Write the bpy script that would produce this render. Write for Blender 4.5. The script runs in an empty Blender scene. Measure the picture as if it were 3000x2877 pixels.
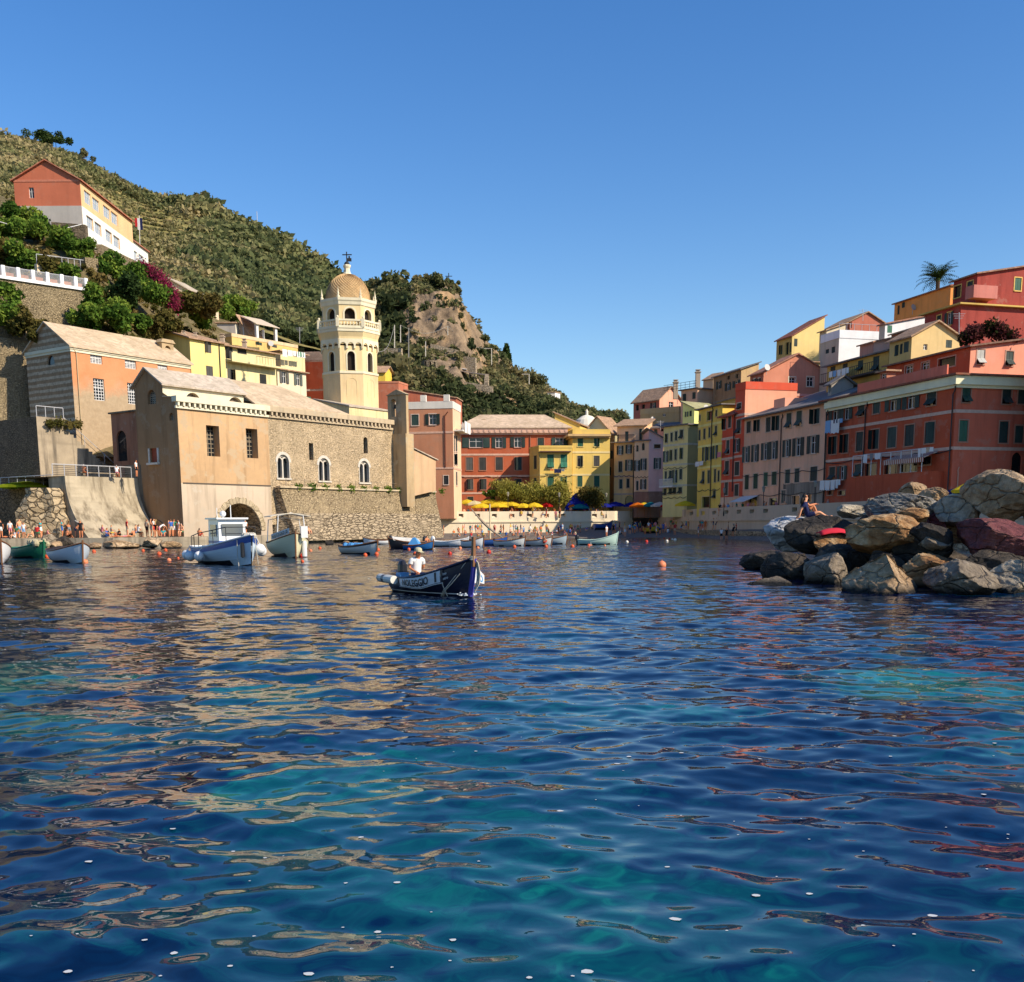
import bpy,math,random
import numpy as np
from mathutils import Vector,Matrix
random.seed(7);RNG=np.random.default_rng(11)
C=bpy.context.scene.collection
SC=bpy.context.scene
R_=math.radians
# ---------------------------------------------------------------- camera
EYE=2.0;FOC=3000.0;ROLL=0.0065
PIT=math.atan(467.5/FOC)
FWD=Vector((0,math.cos(PIT),-math.sin(PIT)));UP0=Vector((0,math.sin(PIT),math.cos(PIT)));RT0=Vector((1,0,0))
cam=bpy.data.cameras.new("camera");cam_o=bpy.data.objects.new("camera",cam);C.objects.link(cam_o)
cam.sensor_width=36.0;cam.sensor_fit='HORIZONTAL';cam.lens=36.0
cam.shift_y=(2000-1438.5)/3000.0;cam.clip_start=0.1;cam.clip_end=3000
rt=(RT0-ROLL*UP0).normalized();up=(UP0+ROLL*RT0).normalized()
m=Matrix((rt,up,-FWD)).transposed().to_4x4();m.translation=(0,0,EYE)
cam_o.matrix_world=m
SC.camera=cam_o
# ---------------------------------------------------------------- light
SUN=Vector((0.86,-0.48,0.70)).normalized() # towards the sun
EL=math.asin(SUN.z)
world=bpy.data.worlds.new("World");SC.world=world;world.use_nodes=True
wn=world.node_tree;bg=wn.nodes["Background"]
sky=wn.nodes.new("ShaderNodeTexSky");sky.sky_type='NISHITA';sky.sun_disc=False
sky.sun_elevation=EL;sky.sun_rotation=math.atan2(SUN.x,SUN.y)
sky.altitude=0;sky.air_density=1.15;sky.dust_density=0.25;sky.ozone_density=3.0
hs=wn.nodes.new("ShaderNodeHueSaturation");hs.inputs["Hue"].default_value=0.510;hs.inputs["Saturation"].default_value=1.32;hs.inputs["Value"].default_value=0.93
wn.links.new(sky.outputs[0],hs.inputs["Color"]);wn.links.new(hs.outputs[0],bg.inputs[0]);bg.inputs[1].default_value=0.125
sl=bpy.data.lights.new("sun",'SUN');sl.energy=4.5;sl.angle=R_(0.53);sl.color=(1.0,0.87,0.69)
so=bpy.data.objects.new("sun",sl);C.objects.link(so)
so.rotation_euler=(-SUN).to_track_quat('-Z','Y').to_euler()
SC.view_settings.view_transform='Standard';SC.view_settings.look='None'
SC.view_settings.exposure=0.5;SC.view_settings.gamma=1.0
SC.cycles.max_bounces=6;SC.cycles.diffuse_bounces=3;SC.cycles.glossy_bounces=3;SC.cycles.transparent_max_bounces=6
SC.cycles.caustics_reflective=False;SC.cycles.caustics_refractive=False
SC.cycles.use_denoising=True
# ---------------------------------------------------------------- placing: a pixel of the survey photo + a distance -> a point
def ray(px,py):
    dx=(px-1500)/FOC;dy=(py-2000)/FOC
    u=dx-ROLL*dy;v=-(dx*ROLL+dy)
    return RT0*u+UP0*v+FWD
def at(px,py,Y):
    d=ray(px,py);return Vector((0,0,EYE))+d*(Y/d.y)
def on_z(px,Y,z):
    """point at distance Y and height z that is seen in column px"""
    p=at(px,1535,Y)
    for _ in range(4):
        k=(z-EYE)/Y; # column shift with height
        py=1535
        d=ray(px,py)
    # solve py for height z
    lo,hi=-2000.0,5000.0
    for _ in range(40):
        mid=(lo+hi)/2
        if at(px,mid,Y).z>z:lo=mid
        else:hi=mid
    return at(px,(lo+hi)/2,Y)
def plan(px,py,Y):
    p=at(px,py,Y);return Vector((p.x,p.y))
ZO=dict(A=(0,380,3.1333),B=(0,900,2.5067),C=(380,900,2.506),D=(750,1050,3.1327),E=(850,680,3.1325),F=(1050,760,2.8),
          G=(1150,1130,3.837),H=(1330,1180,3.92),I=(1750,1050,3.298),J=(2100,950,2.806),K=(2400,700,2.5067),L=(2150,1350,2.3059),
          M=(0,1460,3.92),N=(480,1460,3.92),O=(950,1460,3.92),P=(1250,1420,3.5636),Q=(1700,1420,3.5636),R=(1080,1560,4.9),
          S=(500,900,4.9),T=(2000,1180,5.08),U=(850,1000,4.3556))
def z(k,x,y):
    a,b,s=ZO[k];return(a+x/s,b+y/s)
# ---------------------------------------------------------------- objects
def tag(o,label=None,cat=None,group=None,kind=None):
    if label:o['label']=label
    if cat:o['category']=cat
    if group:o['group']=group
    if kind:o['kind']=kind
    return o
def thing(name,label,cat,loc=(0,0,0),group=None,rz=0.0):
    o=bpy.data.objects.new(name,None);C.objects.link(o);o.empty_display_size=0.2
    o.location=loc;o.rotation_euler=(0,0,rz)
    return tag(o,label,cat,group)
def copy_tree(o,parent=None):
    c=o.copy();C.objects.link(c);c.parent=parent
    for ch in list(o.children):copy_tree(ch,c)
    return c
def raw_mesh(name,V,Fq,mats,fmat=None,smooth=False,attr=None):
    """fast mesh from arrays: V (n,3), Fq (k,m) all faces with m corners"""
    V=np.asarray(V,dtype=np.float32);Fq=np.asarray(Fq,dtype=np.int32)
    me=bpy.data.meshes.new(name);n,k=len(V),Fq.shape[1]
    me.vertices.add(n);me.vertices.foreach_set("co",V.ravel())
    me.loops.add(Fq.size);me.loops.foreach_set("vertex_index",Fq.ravel())
    me.polygons.add(len(Fq));me.polygons.foreach_set("loop_start",np.arange(0,Fq.size,k,dtype=np.int32))
    me.polygons.foreach_set("loop_total",np.full(len(Fq),k,dtype=np.int32))
    if fmat is not None:me.polygons.foreach_set("material_index",np.asarray(fmat,dtype=np.int32))
    me.polygons.foreach_set("use_smooth",np.full(len(Fq),bool(smooth)))
    if attr is not None:
        a=me.attributes.new("tint",'FLOAT','FACE');a.data.foreach_set("value",np.asarray(attr,dtype=np.float32))
    for mm in(mats if isinstance(mats,(list,tuple))else[mats]):me.materials.append(mm)
    me.update(calc_edges=True);me.validate()
    return me
def link(name,me,parent=None,loc=(0,0,0)):
    o=bpy.data.objects.new(name,me);C.objects.link(o);o.location=loc
    if parent is not None:o.parent=parent
    return o
class MB:
    def __init__(s):s.v=[];s.f=[];s.m=[]
    def quad(s,*p,m=0):
        i=len(s.v);s.v+=[tuple(q)for q in p];s.f.append(tuple(range(i,i+len(p))));s.m.append(m);return s
    def hexa(s,b,t,m=0):
        """b, t: 4 bottom and 4 top points, counter-clockwise seen from above"""
        i=len(s.v);s.v+=[tuple(q)for q in b]+[tuple(q)for q in t]
        for f in((3,2,1,0),(4,5,6,7),(0,1,5,4),(1,2,6,5),(2,3,7,6),(3,0,4,7)):
            s.f.append(tuple(i+k for k in f));s.m.append(m)
        return s
    def box(s,x0,x1,y0,y1,z0,z1,m=0):
        return s.hexa([(x0,y0,z0),(x1,y0,z0),(x1,y1,z0),(x0,y1,z0)],[(x0,y0,z1),(x1,y0,z1),(x1,y1,z1),(x0,y1,z1)],m)
    def fbox(s,F,s0,s1,n0,n1,z0,z1,m=0):
        q=[F.P(s0,z0,n1),F.P(s1,z0,n1),F.P(s1,z0,n0),F.P(s0,z0,n0)]
        t=[F.P(s0,z1,n1),F.P(s1,z1,n1),F.P(s1,z1,n0),F.P(s0,z1,n0)]
        return s.hexa(q,t,m)
    def prism(s,pts,z0,z1,m=0,mt=None):
        n=len(pts);i=len(s.v)
        zz0=z0 if isinstance(z0,(list,tuple))else[z0]*n;zz1=z1 if isinstance(z1,(list,tuple))else[z1]*n
        s.v+=[(p[0],p[1],q)for p,q in zip(pts,zz0)]+[(p[0],p[1],q)for p,q in zip(pts,zz1)]
        for k in range(n):
            j=(k+1)%n;s.f.append((i+k,i+j,i+n+j,i+n+k));s.m.append(m)
        s.f.append(tuple(range(i+n-1,i-1,-1)));s.m.append(m)
        s.f.append(tuple(range(i+n,i+2*n)));s.m.append(m if mt is None else mt)
        return s
    def tube(s,path,r,k=6,m=0,cap=True):
        path=[Vector(p)for p in path];rr=r if isinstance(r,(list,tuple))else[r]*len(path)
        i=len(s.v);n=len(path)
        for a in range(n):
            d=(path[min(a+1,n-1)]-path[max(a-1,0)]).normalized()
            e=d.cross(Vector((0,0,1)));
            if e.length<0.05:e=d.cross(Vector((0,1,0)))
            e.normalize();g=e.cross(d)
            for b in range(k):
                w=2*math.pi*b/k;s.v.append(tuple(path[a]+(e*math.cos(w)+g*math.sin(w))*rr[a]))
        for a in range(n-1):
            for b in range(k):
                c=(b+1)%k;s.f.append((i+a*k+b,i+a*k+c,i+(a+1)*k+c,i+(a+1)*k+b));s.m.append(m)
        if cap:
            s.f.append(tuple(i+b for b in range(k-1,-1,-1)));s.m.append(m)
            s.f.append(tuple(i+(n-1)*k+b for b in range(k)));s.m.append(m)
        return s
    def lathe(s,prof,c=(0,0,0),k=16,m=0,rot=0.0,sx=1.0,sy=1.0):
        i=len(s.v);n=len(prof)
        for r,zz in prof:
            for b in range(k):
                w=rot+2*math.pi*b/k;s.v.append((c[0]+r*math.cos(w)*sx,c[1]+r*math.sin(w)*sy,c[2]+zz))
        for a in range(n-1):
            for b in range(k):
                d=(b+1)%k;s.f.append((i+a*k+b,i+a*k+d,i+(a+1)*k+d,i+(a+1)*k+b));s.m.append(m)
        s.f.append(tuple(i+b for b in range(k-1,-1,-1)));s.m.append(m)
        s.f.append(tuple(i+(n-1)*k+b for b in range(k)));s.m.append(m)
        return s
    def ball(s,c,r,k=10,m=0,sz=1.0):
        n=k//2+1
        return s.lathe([(max(1e-4,r*math.sin(math.pi*a/n)),-r*sz*math.cos(math.pi*a/n))for a in range(n+1)],c,k,m)
    def build(s,name,mats,parent=None,smooth=False,local=False):
        off=(0,0,0)
        if parent is not None and not local:
            o=parent
            off=Vector((0,0,0))
            while o is not None:off=off+Vector(o.location);o=o.parent
        me=bpy.data.meshes.new(name)
        me.from_pydata([(p[0]-off[0],p[1]-off[1],p[2]-off[2])for p in s.v],[],s.f)
        for mm in(mats if isinstance(mats,(list,tuple))else[mats]):me.materials.append(mm)
        me.polygons.foreach_set("material_index",s.m)
        if smooth:me.polygons.foreach_set("use_smooth",[True]*len(s.f))
        me.update()
        return link(name,me,parent)
class Fac:
    """a vertical facade plane through two plan points; s along it, z up, n outwards (towards the harbour)"""
    def __init__(s,p0,p1):
        s.p0=Vector((p0[0],p0[1]));d=Vector((p1[0],p1[1]))-s.p0;s.len=d.length;s.t=d/s.len
        n=Vector((s.t.y,-s.t.x));s.n=n if n.dot(-s.p0)>0 else-n
    def at(s,px,py):
        d=ray(px,py);k=s.p0.dot(s.n)/(d.x*s.n.x+d.y*s.n.y)
        q=Vector((d.x*k,d.y*k));return((q-s.p0).dot(s.t),EYE+d.z*k)
    def P(s,a,zz,n=0.0):
        q=s.p0+s.t*a+s.n*n;return Vector((q.x,q.y,zz))
    def xy(s,a,n=0.0):
        q=s.p0+s.t*a+s.n*n;return q
    def rect(s,zk,x0,y0,x1,y1):
        if zk:(x0,y0),(x1,y1)=z(zk,x0,y0),z(zk,x1,y1)
        xm,ym=(x0+x1)/2,(y0+y1)/2
        a0,a1=s.at(x0,ym)[0],s.at(x1,ym)[0];z1,z0=s.at(xm,y0)[1],s.at(xm,y1)[1]
        return(min(a0,a1),max(a0,a1),z0,z1)
    def shift(s,n):
        return Fac(s.xy(0,n),s.xy(s.len,n))
def panel(mb,F,s0,s1,z0,z1,holes=(),depth=0.2,m=0,mr=None):
    """wall sheet with openings and their reveals; hole = (s0,s1,z0,z1,arched)"""
    mr=m if mr is None else mr
    hs=[h for h in holes if h[0]>s0 and h[1]<s1 and h[2]>=z0-1e-6 and h[3]<z1]
    S=sorted({round(q,4)for q in[s0,s1]+[h[0]for h in hs]+[h[1]for h in hs]})
    Z=sorted({round(q,4)for q in[z0,z1]+[h[2]for h in hs]+[h[3]for h in hs]})
    for j in range(len(Z)-1):
        zc=(Z[j]+Z[j+1])/2;run=None
        for i in range(len(S)-1):
            c=(S[i]+S[i+1])/2
            inside=any(h[0]<c<h[1]and h[2]<zc<h[3]for h in hs)
            if inside:
                if run is not None:mb.quad(F.P(run,Z[j]),F.P(S[i],Z[j]),F.P(S[i],Z[j+1]),F.P(run,Z[j+1]),m=m);run=None
            elif run is None:run=S[i]
        if run is not None:mb.quad(F.P(run,Z[j]),F.P(s1,Z[j]),F.P(s1,Z[j+1]),F.P(run,Z[j+1]),m=m)
    for h in hs:
        a,b,c,d=h[:4];D=h[5]if len(h)>5 else depth
        pts=[(a,c),(b,c)]
        if len(h)>4 and h[4]:
            r=(b-a)/2;cz=d-r;mid=(a+b)/2
            arc=[(mid+r*math.cos(w),cz+r*math.sin(w))for w in[math.pi*k/10 for k in range(11)]]
            for k in range(5):mb.quad(F.P(b,d),F.P(*arc[k+1]),F.P(*arc[k]),m=m)
            for k in range(5,10):mb.quad(F.P(a,d),F.P(*arc[k+1]),F.P(*arc[k]),m=m)
            pts+=arc
        else:pts+=[(b,d),(a,d)]
        for k in range(len(pts)):
            p,q=pts[k],pts[(k+1)%len(pts)]
            if p!=q:mb.quad(F.P(p[0],p[1]),F.P(q[0],q[1]),F.P(q[0],q[1],-D),F.P(p[0],p[1],-D),m=mr)
    return mb
# ---------------------------------------------------------------- materials
MATS={}
class NT:
    def __init__(s,name):
        s.m=bpy.data.materials.new(name);s.m.use_nodes=True;s.t=s.m.node_tree
        s.b=s.t.nodes["Principled BSDF"];s.out=s.t.nodes["Material Output"];s.pos=None
    def n(s,typ,**kw):
        o=s.t.nodes.new("ShaderNode"+typ)
        for k,v in kw.items():
            if k.startswith("i_"):s.set(o.inputs[k[2:].replace("_"," ")],v)
            elif k=="I":
                for a,b in v.items():s.set(o.inputs[a],b)
            else:setattr(o,k,v)
        return o
    def set(s,sock,v):
        if isinstance(v,bpy.types.NodeSocket):s.t.links.new(v,sock)
        elif isinstance(v,bpy.types.Node):s.t.links.new(v.outputs[0],sock)
        else:sock.default_value=v
    def P(s,scale=(1,1,1)):
        if s.pos is None:s.pos=s.n("NewGeometry").outputs["Position"]
        if scale==(1,1,1):return s.pos
        return s.n("VectorMath",operation='MULTIPLY',I={0:s.pos,1:scale}).outputs[0]
    def noise(s,scale,detail=4,rough=0.55,vec=None,dist=0.0):
        return s.n("TexNoise",I={"Vector":vec if vec is not None else s.P(),"Scale":scale,"Detail":detail,"Roughness":rough,"Distortion":dist}).outputs[0]
    def ramp(s,fac,stops,interp='LINEAR'):
        r=s.n("ValToRGB",I={0:fac});e=r.color_ramp.elements;r.color_ramp.interpolation=interp
        while len(e)<len(stops):e.new(0.5)
        for k,(p,c)in enumerate(stops):e[k].position=p;e[k].color=(c[0],c[1],c[2],1)if not isinstance(c,(int,float))else(c,c,c,1)
        return r.outputs[0]
    def mix(s,f,a,b,mode='MIX'):
        o=s.n("Mix",data_type='RGBA',blend_type=mode)
        s.set(o.inputs[0],f)
        for sock,v in((o.inputs[6],a),(o.inputs[7],b)):
            s.set(sock,(v[0],v[1],v[2],1)if isinstance(v,(tuple,list))else v)
        return o.outputs[2]
    def bump(s,h,strength=0.4,dist=0.1):
        s.set(s.b.inputs["Normal"],s.n("Bump",I={"Height":h,"Strength":strength,"Distance":dist}).outputs[0])
    def base(s,c,rough=0.85,spec=0.3):
        s.set(s.b.inputs["Base Color"],(c[0],c[1],c[2],1)if isinstance(c,(tuple,list))else c)
        s.b.inputs["Roughness"].default_value=rough;s.b.inputs["Specular IOR Level"].default_value=spec
        return s.m
def lin(r,g,b):
    f=lambda c:(c/255/12.92)if c<=10 else((c/255+0.055)/1.055)**2.4
    return(f(r),f(g),f(b))
def mul(c,k):return(c[0]*k,c[1]*k,c[2]*k)
def memo(fn):
    def w(*a,**k):
        key=(fn.__name__,a,tuple(sorted(k.items())))
        if key not in MATS:MATS[key]=fn(*a,**k)
        return MATS[key]
    return w
@memo
def plaster(col,dirt=0.35,name="plaster"):
    t=NT(name);a=t.noise(0.22,5,0.6);b=t.noise(2.3,6,0.65)
    st=t.noise(1.0,4,0.6,vec=t.P((1.3,1.3,0.12)))
    c=t.mix(t.ramp(a,[(0.3,0.0),(0.7,1.0)]),mul(col,0.86),mul(col,1.10))
    c=t.mix(t.ramp(b,[(0.45,0.0),(0.75,0.5*dirt)]),c,mul((col[0]*.8+.05,col[1]*.8+.05,col[2]*.8+.05),0.75))
    c=t.mix(t.ramp(st,[(0.5,0.0),(0.72,min(1,dirt*1.5))]),c,mul(col,0.6));c=t.mix(t.ramp(t.noise(.6,7,.7),[(0.55,0.0),(0.6,min(1,dirt*1.3))]),c,(col[0]*.7+.1,col[1]*.75+.09,col[2]*.8+.07))
    zz=t.n("Math",operation='MULTIPLY_ADD',I={0:b,1:4.0,2:t.n("SeparateXYZ",I={0:t.P()}).outputs[2]}).outputs[0]
    c=t.mix(t.n("MapRange",I={0:zz,1:3.5,2:8.5,3:min(.7,dirt*1.2),4:0.0}).outputs[0],c,(col[0]*.55+.02,col[1]*.55+.02,col[2]*.55+.02))
    t.bump(b,0.25,0.05);return t.base(c,0.92,0.15)
@memo
def paint(col,rough=0.6,name="paint"):
    t=NT(name);b=t.noise(3.0,4)
    return t.base(t.mix(t.ramp(b,[(0.35,0.0),(0.7,1.0)]),mul(col,0.85),mul(col,1.05)),rough,0.3)
@memo
def shutter_mat(col):
    t=NT("shutter_paint");w=t.n("TexWave",wave_type='BANDS',bands_direction='Z',I={"Vector":t.P(),"Scale":3.2,"Distortion":0.0}).outputs[0]
    b=t.noise(1.1,4)
    c=t.mix(w,mul(col,0.55),mul(col,1.15));c=t.mix(t.ramp(b,[(0.35,0),(0.75,0.5)]),c,mul((col[0]+.03,col[1]+.03,col[2]+.03),1.1))
    t.bump(w,0.5,0.03);return t.base(c,0.6,0.3)
@memo
def stone(c1,c2,mortar,scale=2.2,zst=1.8,bump=0.8,name="stone",wob=0.25):
    t=NT(name);nz=t.n("TexNoise",I={"Vector":t.P(),"Scale":1.6,"Detail":3.0})
    v=t.n("VectorMath",operation='MULTIPLY_ADD',I={0:nz.outputs["Color"],1:(wob*2,wob*2,wob),2:t.P()}).outputs[0]
    v=t.n("VectorMath",operation='MULTIPLY',I={0:v,1:(1,1,zst)}).outputs[0]
    vo=t.n("TexVoronoi",feature='F1',I={"Vector":v,"Scale":scale,"Randomness":0.9})
    ed=t.n("TexVoronoi",feature='DISTANCE_TO_EDGE',I={"Vector":v,"Scale":scale,"Randomness":0.9}).outputs["Distance"]
    sep=t.n("SeparateColor",I={0:vo.outputs["Color"]})
    big=t.noise(0.25,5,0.6);fine=t.noise(6,5,0.7)
    c=t.mix(sep.outputs[0],c1,c2);c=t.mix(t.ramp(fine,[(0.4,0),(0.8,0.45)]),c,mul(c1,0.55))
    e=t.ramp(ed,[(0.0,0.0),(0.11,1.0)]);pt=t.ramp(t.noise(.45,5,.6),[(.5,0),(.62,.5)]);e=t.mix(pt,e,(1,1,1))
    c=t.mix(e,mortar,c);c=t.mix(t.ramp(big,[(0.4,0),(0.7,0.45)]),c,mul(c1,0.55))
    h=t.n("Math",operation='ADD',I={0:e,1:t.n("Math",operation='MULTIPLY',I={0:fine,1:0.6}).outputs[0]}).outputs[0]
    t.bump(h,bump,0.12);return t.base(c,0.95,0.1)
@memo
def slate(col,name="roof_slate"):
    t=NT(name);a=t.noise(0.5,5,0.6)
    vo=t.n("TexVoronoi",feature='F1',I={"Vector":t.P((1,1,1.6)),"Scale":2.6}).outputs["Color"]
    w=t.n("TexWave",wave_type='BANDS',bands_direction='Z',I={"Vector":t.P(),"Scale":2.2,"Distortion":1.5,"Detail":2.0,"Detail Scale":2.0}).outputs[0]
    sep=t.n("SeparateColor",I={0:vo})
    c=t.mix(sep.outputs[0],mul(col,0.78),mul(col,1.12));c=t.mix(t.ramp(a,[(0.4,0),(0.7,0.6)]),c,(col[0]*.6,col[1]*.58,col[2]*.5))
    c=t.mix(t.ramp(w,[(0.0,0.35),(0.25,0.0)]),c,mul(col,0.45))
    t.bump(w,0.4,0.05);return t.base(c,0.85,0.25)
@memo
def tiles(col,name="roof_tiles"):
    t=NT(name);a=t.noise(0.8,4)
    vo=t.n("TexVoronoi",feature='F1',I={"Vector":t.P((1,1,2)),"Scale":3.2}).outputs["Color"]
    sep=t.n("SeparateColor",I={0:vo})
    c=t.mix(sep.outputs[0],mul(col,0.65),mul(col,1.2));c=t.mix(t.ramp(a,[(0.4,0),(0.7,0.5)]),c,mul((col[0],col[0]*.7,col[0]*.5),0.8))
    t.bump(sep.outputs[1],0.5,0.06);return t.base(c,0.9,0.1)
@memo
def glass(col=(0.012,0.016,0.02)):
    t=NT("window_glass");return t.base(col,0.08,0.5)
@memo
def flat(col,rough=0.7,spec=0.3,name="flat"):
    t=NT(name);return t.base(col,rough,spec)
@memo
def concrete(col,name="concrete",stain=(0.05,0.045,0.04)):
    t=NT(name);a=t.noise(0.35,6,0.65);b=t.noise(4,6,0.7);st=t.noise(0.9,5,0.65,vec=t.P((1.2,1.2,0.1)))
    ly=t.noise(1.0,3,0.5,vec=t.P((0.15,0.15,2.2)))
    c=t.mix(t.ramp(a,[(0.35,0),(0.7,1)]),mul(col,0.75),mul(col,1.15))
    c=t.mix(t.ramp(st,[(0.46,0),(0.66,0.8)]),c,stain);c=t.mix(t.ramp(ly,[(0.55,0),(0.7,0.35)]),c,mul(col,0.55))
    t.bump(b,0.5,0.06);return t.base(c,0.95,0.12)
@memo
def leafmat(stops,name="foliage",transl=0.25):
    t=NT(name);a=t.n("Attribute",attribute_name="tint").outputs["Fac"]
    n=len(stops);c=t.ramp(a,[(k/(n-1),s)for k,s in enumerate(stops)])
    b=t.n("BsdfDiffuse",I={"Color":c});tr=t.n("BsdfTranslucent",I={"Color":c})
    mx=t.n("MixShader",I={0:transl,1:b.outputs[0],2:tr.outputs[0]})
    t.t.links.new(mx.outputs[0],t.out.inputs[0]);return t.m
WHITE=(0.78,0.76,0.70);CREAM=lin(235,220,180)
GREEN_S=(0.018,0.040,0.034);GREY_S=(0.06,0.058,0.052);LGREEN=(0.015,0.10,0.06);BROWN_S=(0.05,0.028,0.018)
BARK=flat((0.09,0.06,0.04),0.95,0.1,name="bark")
WHITEP=paint((0.72,0.71,0.68),name="white_paint")
IRON=flat((0.02,0.02,0.022),0.6,0.4,name="iron")
STEEL=flat((0.45,0.45,0.46),0.4,0.5,name="steel")
# ---------------------------------------------------------------- houses
DL_L=Vector((-0.811,0.584));DL_R=Vector((0.584,0.811)) # walls left of the harbour
DR_L=Vector((-0.270,0.963));DR_R=Vector((0.963,0.270)) # row right of the harbour
TRIM=paint((0.62,0.55,0.45),name="window_trim");FRAMEW=paint((0.70,0.69,0.66),name="window_frame_paint")
def reach(c,d,px,py):
    """how far from plan point c along d until column px of the survey"""
    r=ray(px,py); # c + t d = k r.xy
    a=d.x*r.y-d.y*r.x
    return(c.y*r.x-c.x*r.y)/a
WRN=random.Random(12)
SKYGLASS=flat((.30,.36,.42),.1,.5,name="painted_sky_glass")  # villa panes: the sky's reflection put into a pale blue colour
def add_window(root,F,h,kind,shut=GREEN_S,trim=TRIM,frame=FRAMEW,D=0.2):
    s0,s1,z0,z1=h[:4];arch=len(h)>4 and h[4]
    mb=MB();w=s1-s0;hh=z1-z0;D=h[5]if len(h)>5 else D
    mb.quad(F.P(s0,z0,-D+.01),F.P(s1,z0,-D+.01),F.P(s1,z1,-D+.01),F.P(s0,z1,-D+.01),m=0)
    if kind in 'owgv':
        b=0.07;nf=-D+.05
        for a0,a1 in((s0,s0+b),(s1-b,s1),((s0+s1)/2-b/2,(s0+s1)/2+b/2)):
            mb.fbox(F,a0,a1,-D+.012,nf,z0,z1,1)
        for q in((z0,z0+b),(z1-b,z1),((z0*.4+z1*.6),(z0*.4+z1*.6)+.05)):
            mb.fbox(F,s0+b,s1-b,-D+.012,nf-.005,q[0],q[1],1)
        if kind=='v':
            for k in(1,3):mb.fbox(F,s0+w*k/4-.05,s0+w*k/4+.05,-D+.012,nf-.01,z0,z1,1)
        if kind=='g': # leaded many-pane church window
            for k in(1,3):
                a=s0+w*k/4;mb.fbox(F,a-.03,a+.03,-D+.012,nf-.01,z0,z1,1)
            for k in range(1,7):
                q=z0+hh*k/7;mb.fbox(F,s0,s1,-D+.012,nf-.012,q-.03,q+.03,1)
    if trim is not None and not arch:
        b=0.11
        mb.fbox(F,s0-b,s0,0.002,.035,z0-b,z1+b,2);mb.fbox(F,s1,s1+b,0.002,.035,z0-b,z1+b,2)
        mb.fbox(F,s0,s1,0.002,.035,z1,z1+b,2);mb.fbox(F,s0-.05,s1+.05,0.004,.10,z0-b,z0,2)
    o=mb.build("window",[SKYGLASS if kind=='v' else glass(),frame,trim or TRIM],root)
    f_=WRN.choice((.75,1,1,1.3,1.7));sm=shutter_mat(tuple(round(q*f_,4)for q in shut));mid=(s0+s1)/2
    if kind in 'cf':
        for a0,a1 in((s0+.02,mid-.012),(mid+.012,s1-.02)):
            q=MB()
            if kind=='f':
                zc=z0+hh*.42;q.fbox(F,a0,a1,-.07,-.02,zc,z1-.02)
                p=lambda a,zz,n:F.P(a,zz,n)
                q.hexa([p(a0,z0+.1,.42),p(a1,z0+.1,.42),p(a1,z0+.06,.38),p(a0,z0+.06,.38)],
                       [p(a0,zc,.0),p(a1,zc,.0),p(a1,zc,-.05),p(a0,zc,-.05)])
            elif WRN.random()<.14: # one leaf left ajar
                e_=a1 if a0>mid else a0;i_=a0 if a0>mid else a1;m_=e_+(i_-e_)*.35;n_=abs(i_-e_)*.9
                q.hexa([F.P(e_,z0+.02,.0),F.P(m_,z0+.02,n_),F.P(m_,z0+.02,n_-.05),F.P(e_,z0+.02,-.05)],[F.P(e_,z1-.02,.0),F.P(m_,z1-.02,n_),F.P(m_,z1-.02,n_-.05),F.P(e_,z1-.02,-.05)])
            else:q.fbox(F,a0,a1,-.07,-.02,z0+.02,z1-.02)
            q.build("shutter",sm,o)
    elif kind=='o':
        b=0.02
        for a0,a1 in((s0-w*.5-b,s0-b),(s1+b,s1+w*.5+b)):
            MB().fbox(F,a0,a1,.04,.09,z0,z1).build("shutter",sm,o)
    return o
def hole_of(F,zk,w):
    x0,y0,x1,y1,k=w[:5];h=F.rect(zk,x0,y0,x1,y1)
    if k=='o':
        W=h[1]-h[0];h=(h[0]+W*.25,h[1]-W*.25,h[2],h[3])
    if k=='a':h=h+(True,)
    return h
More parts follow.
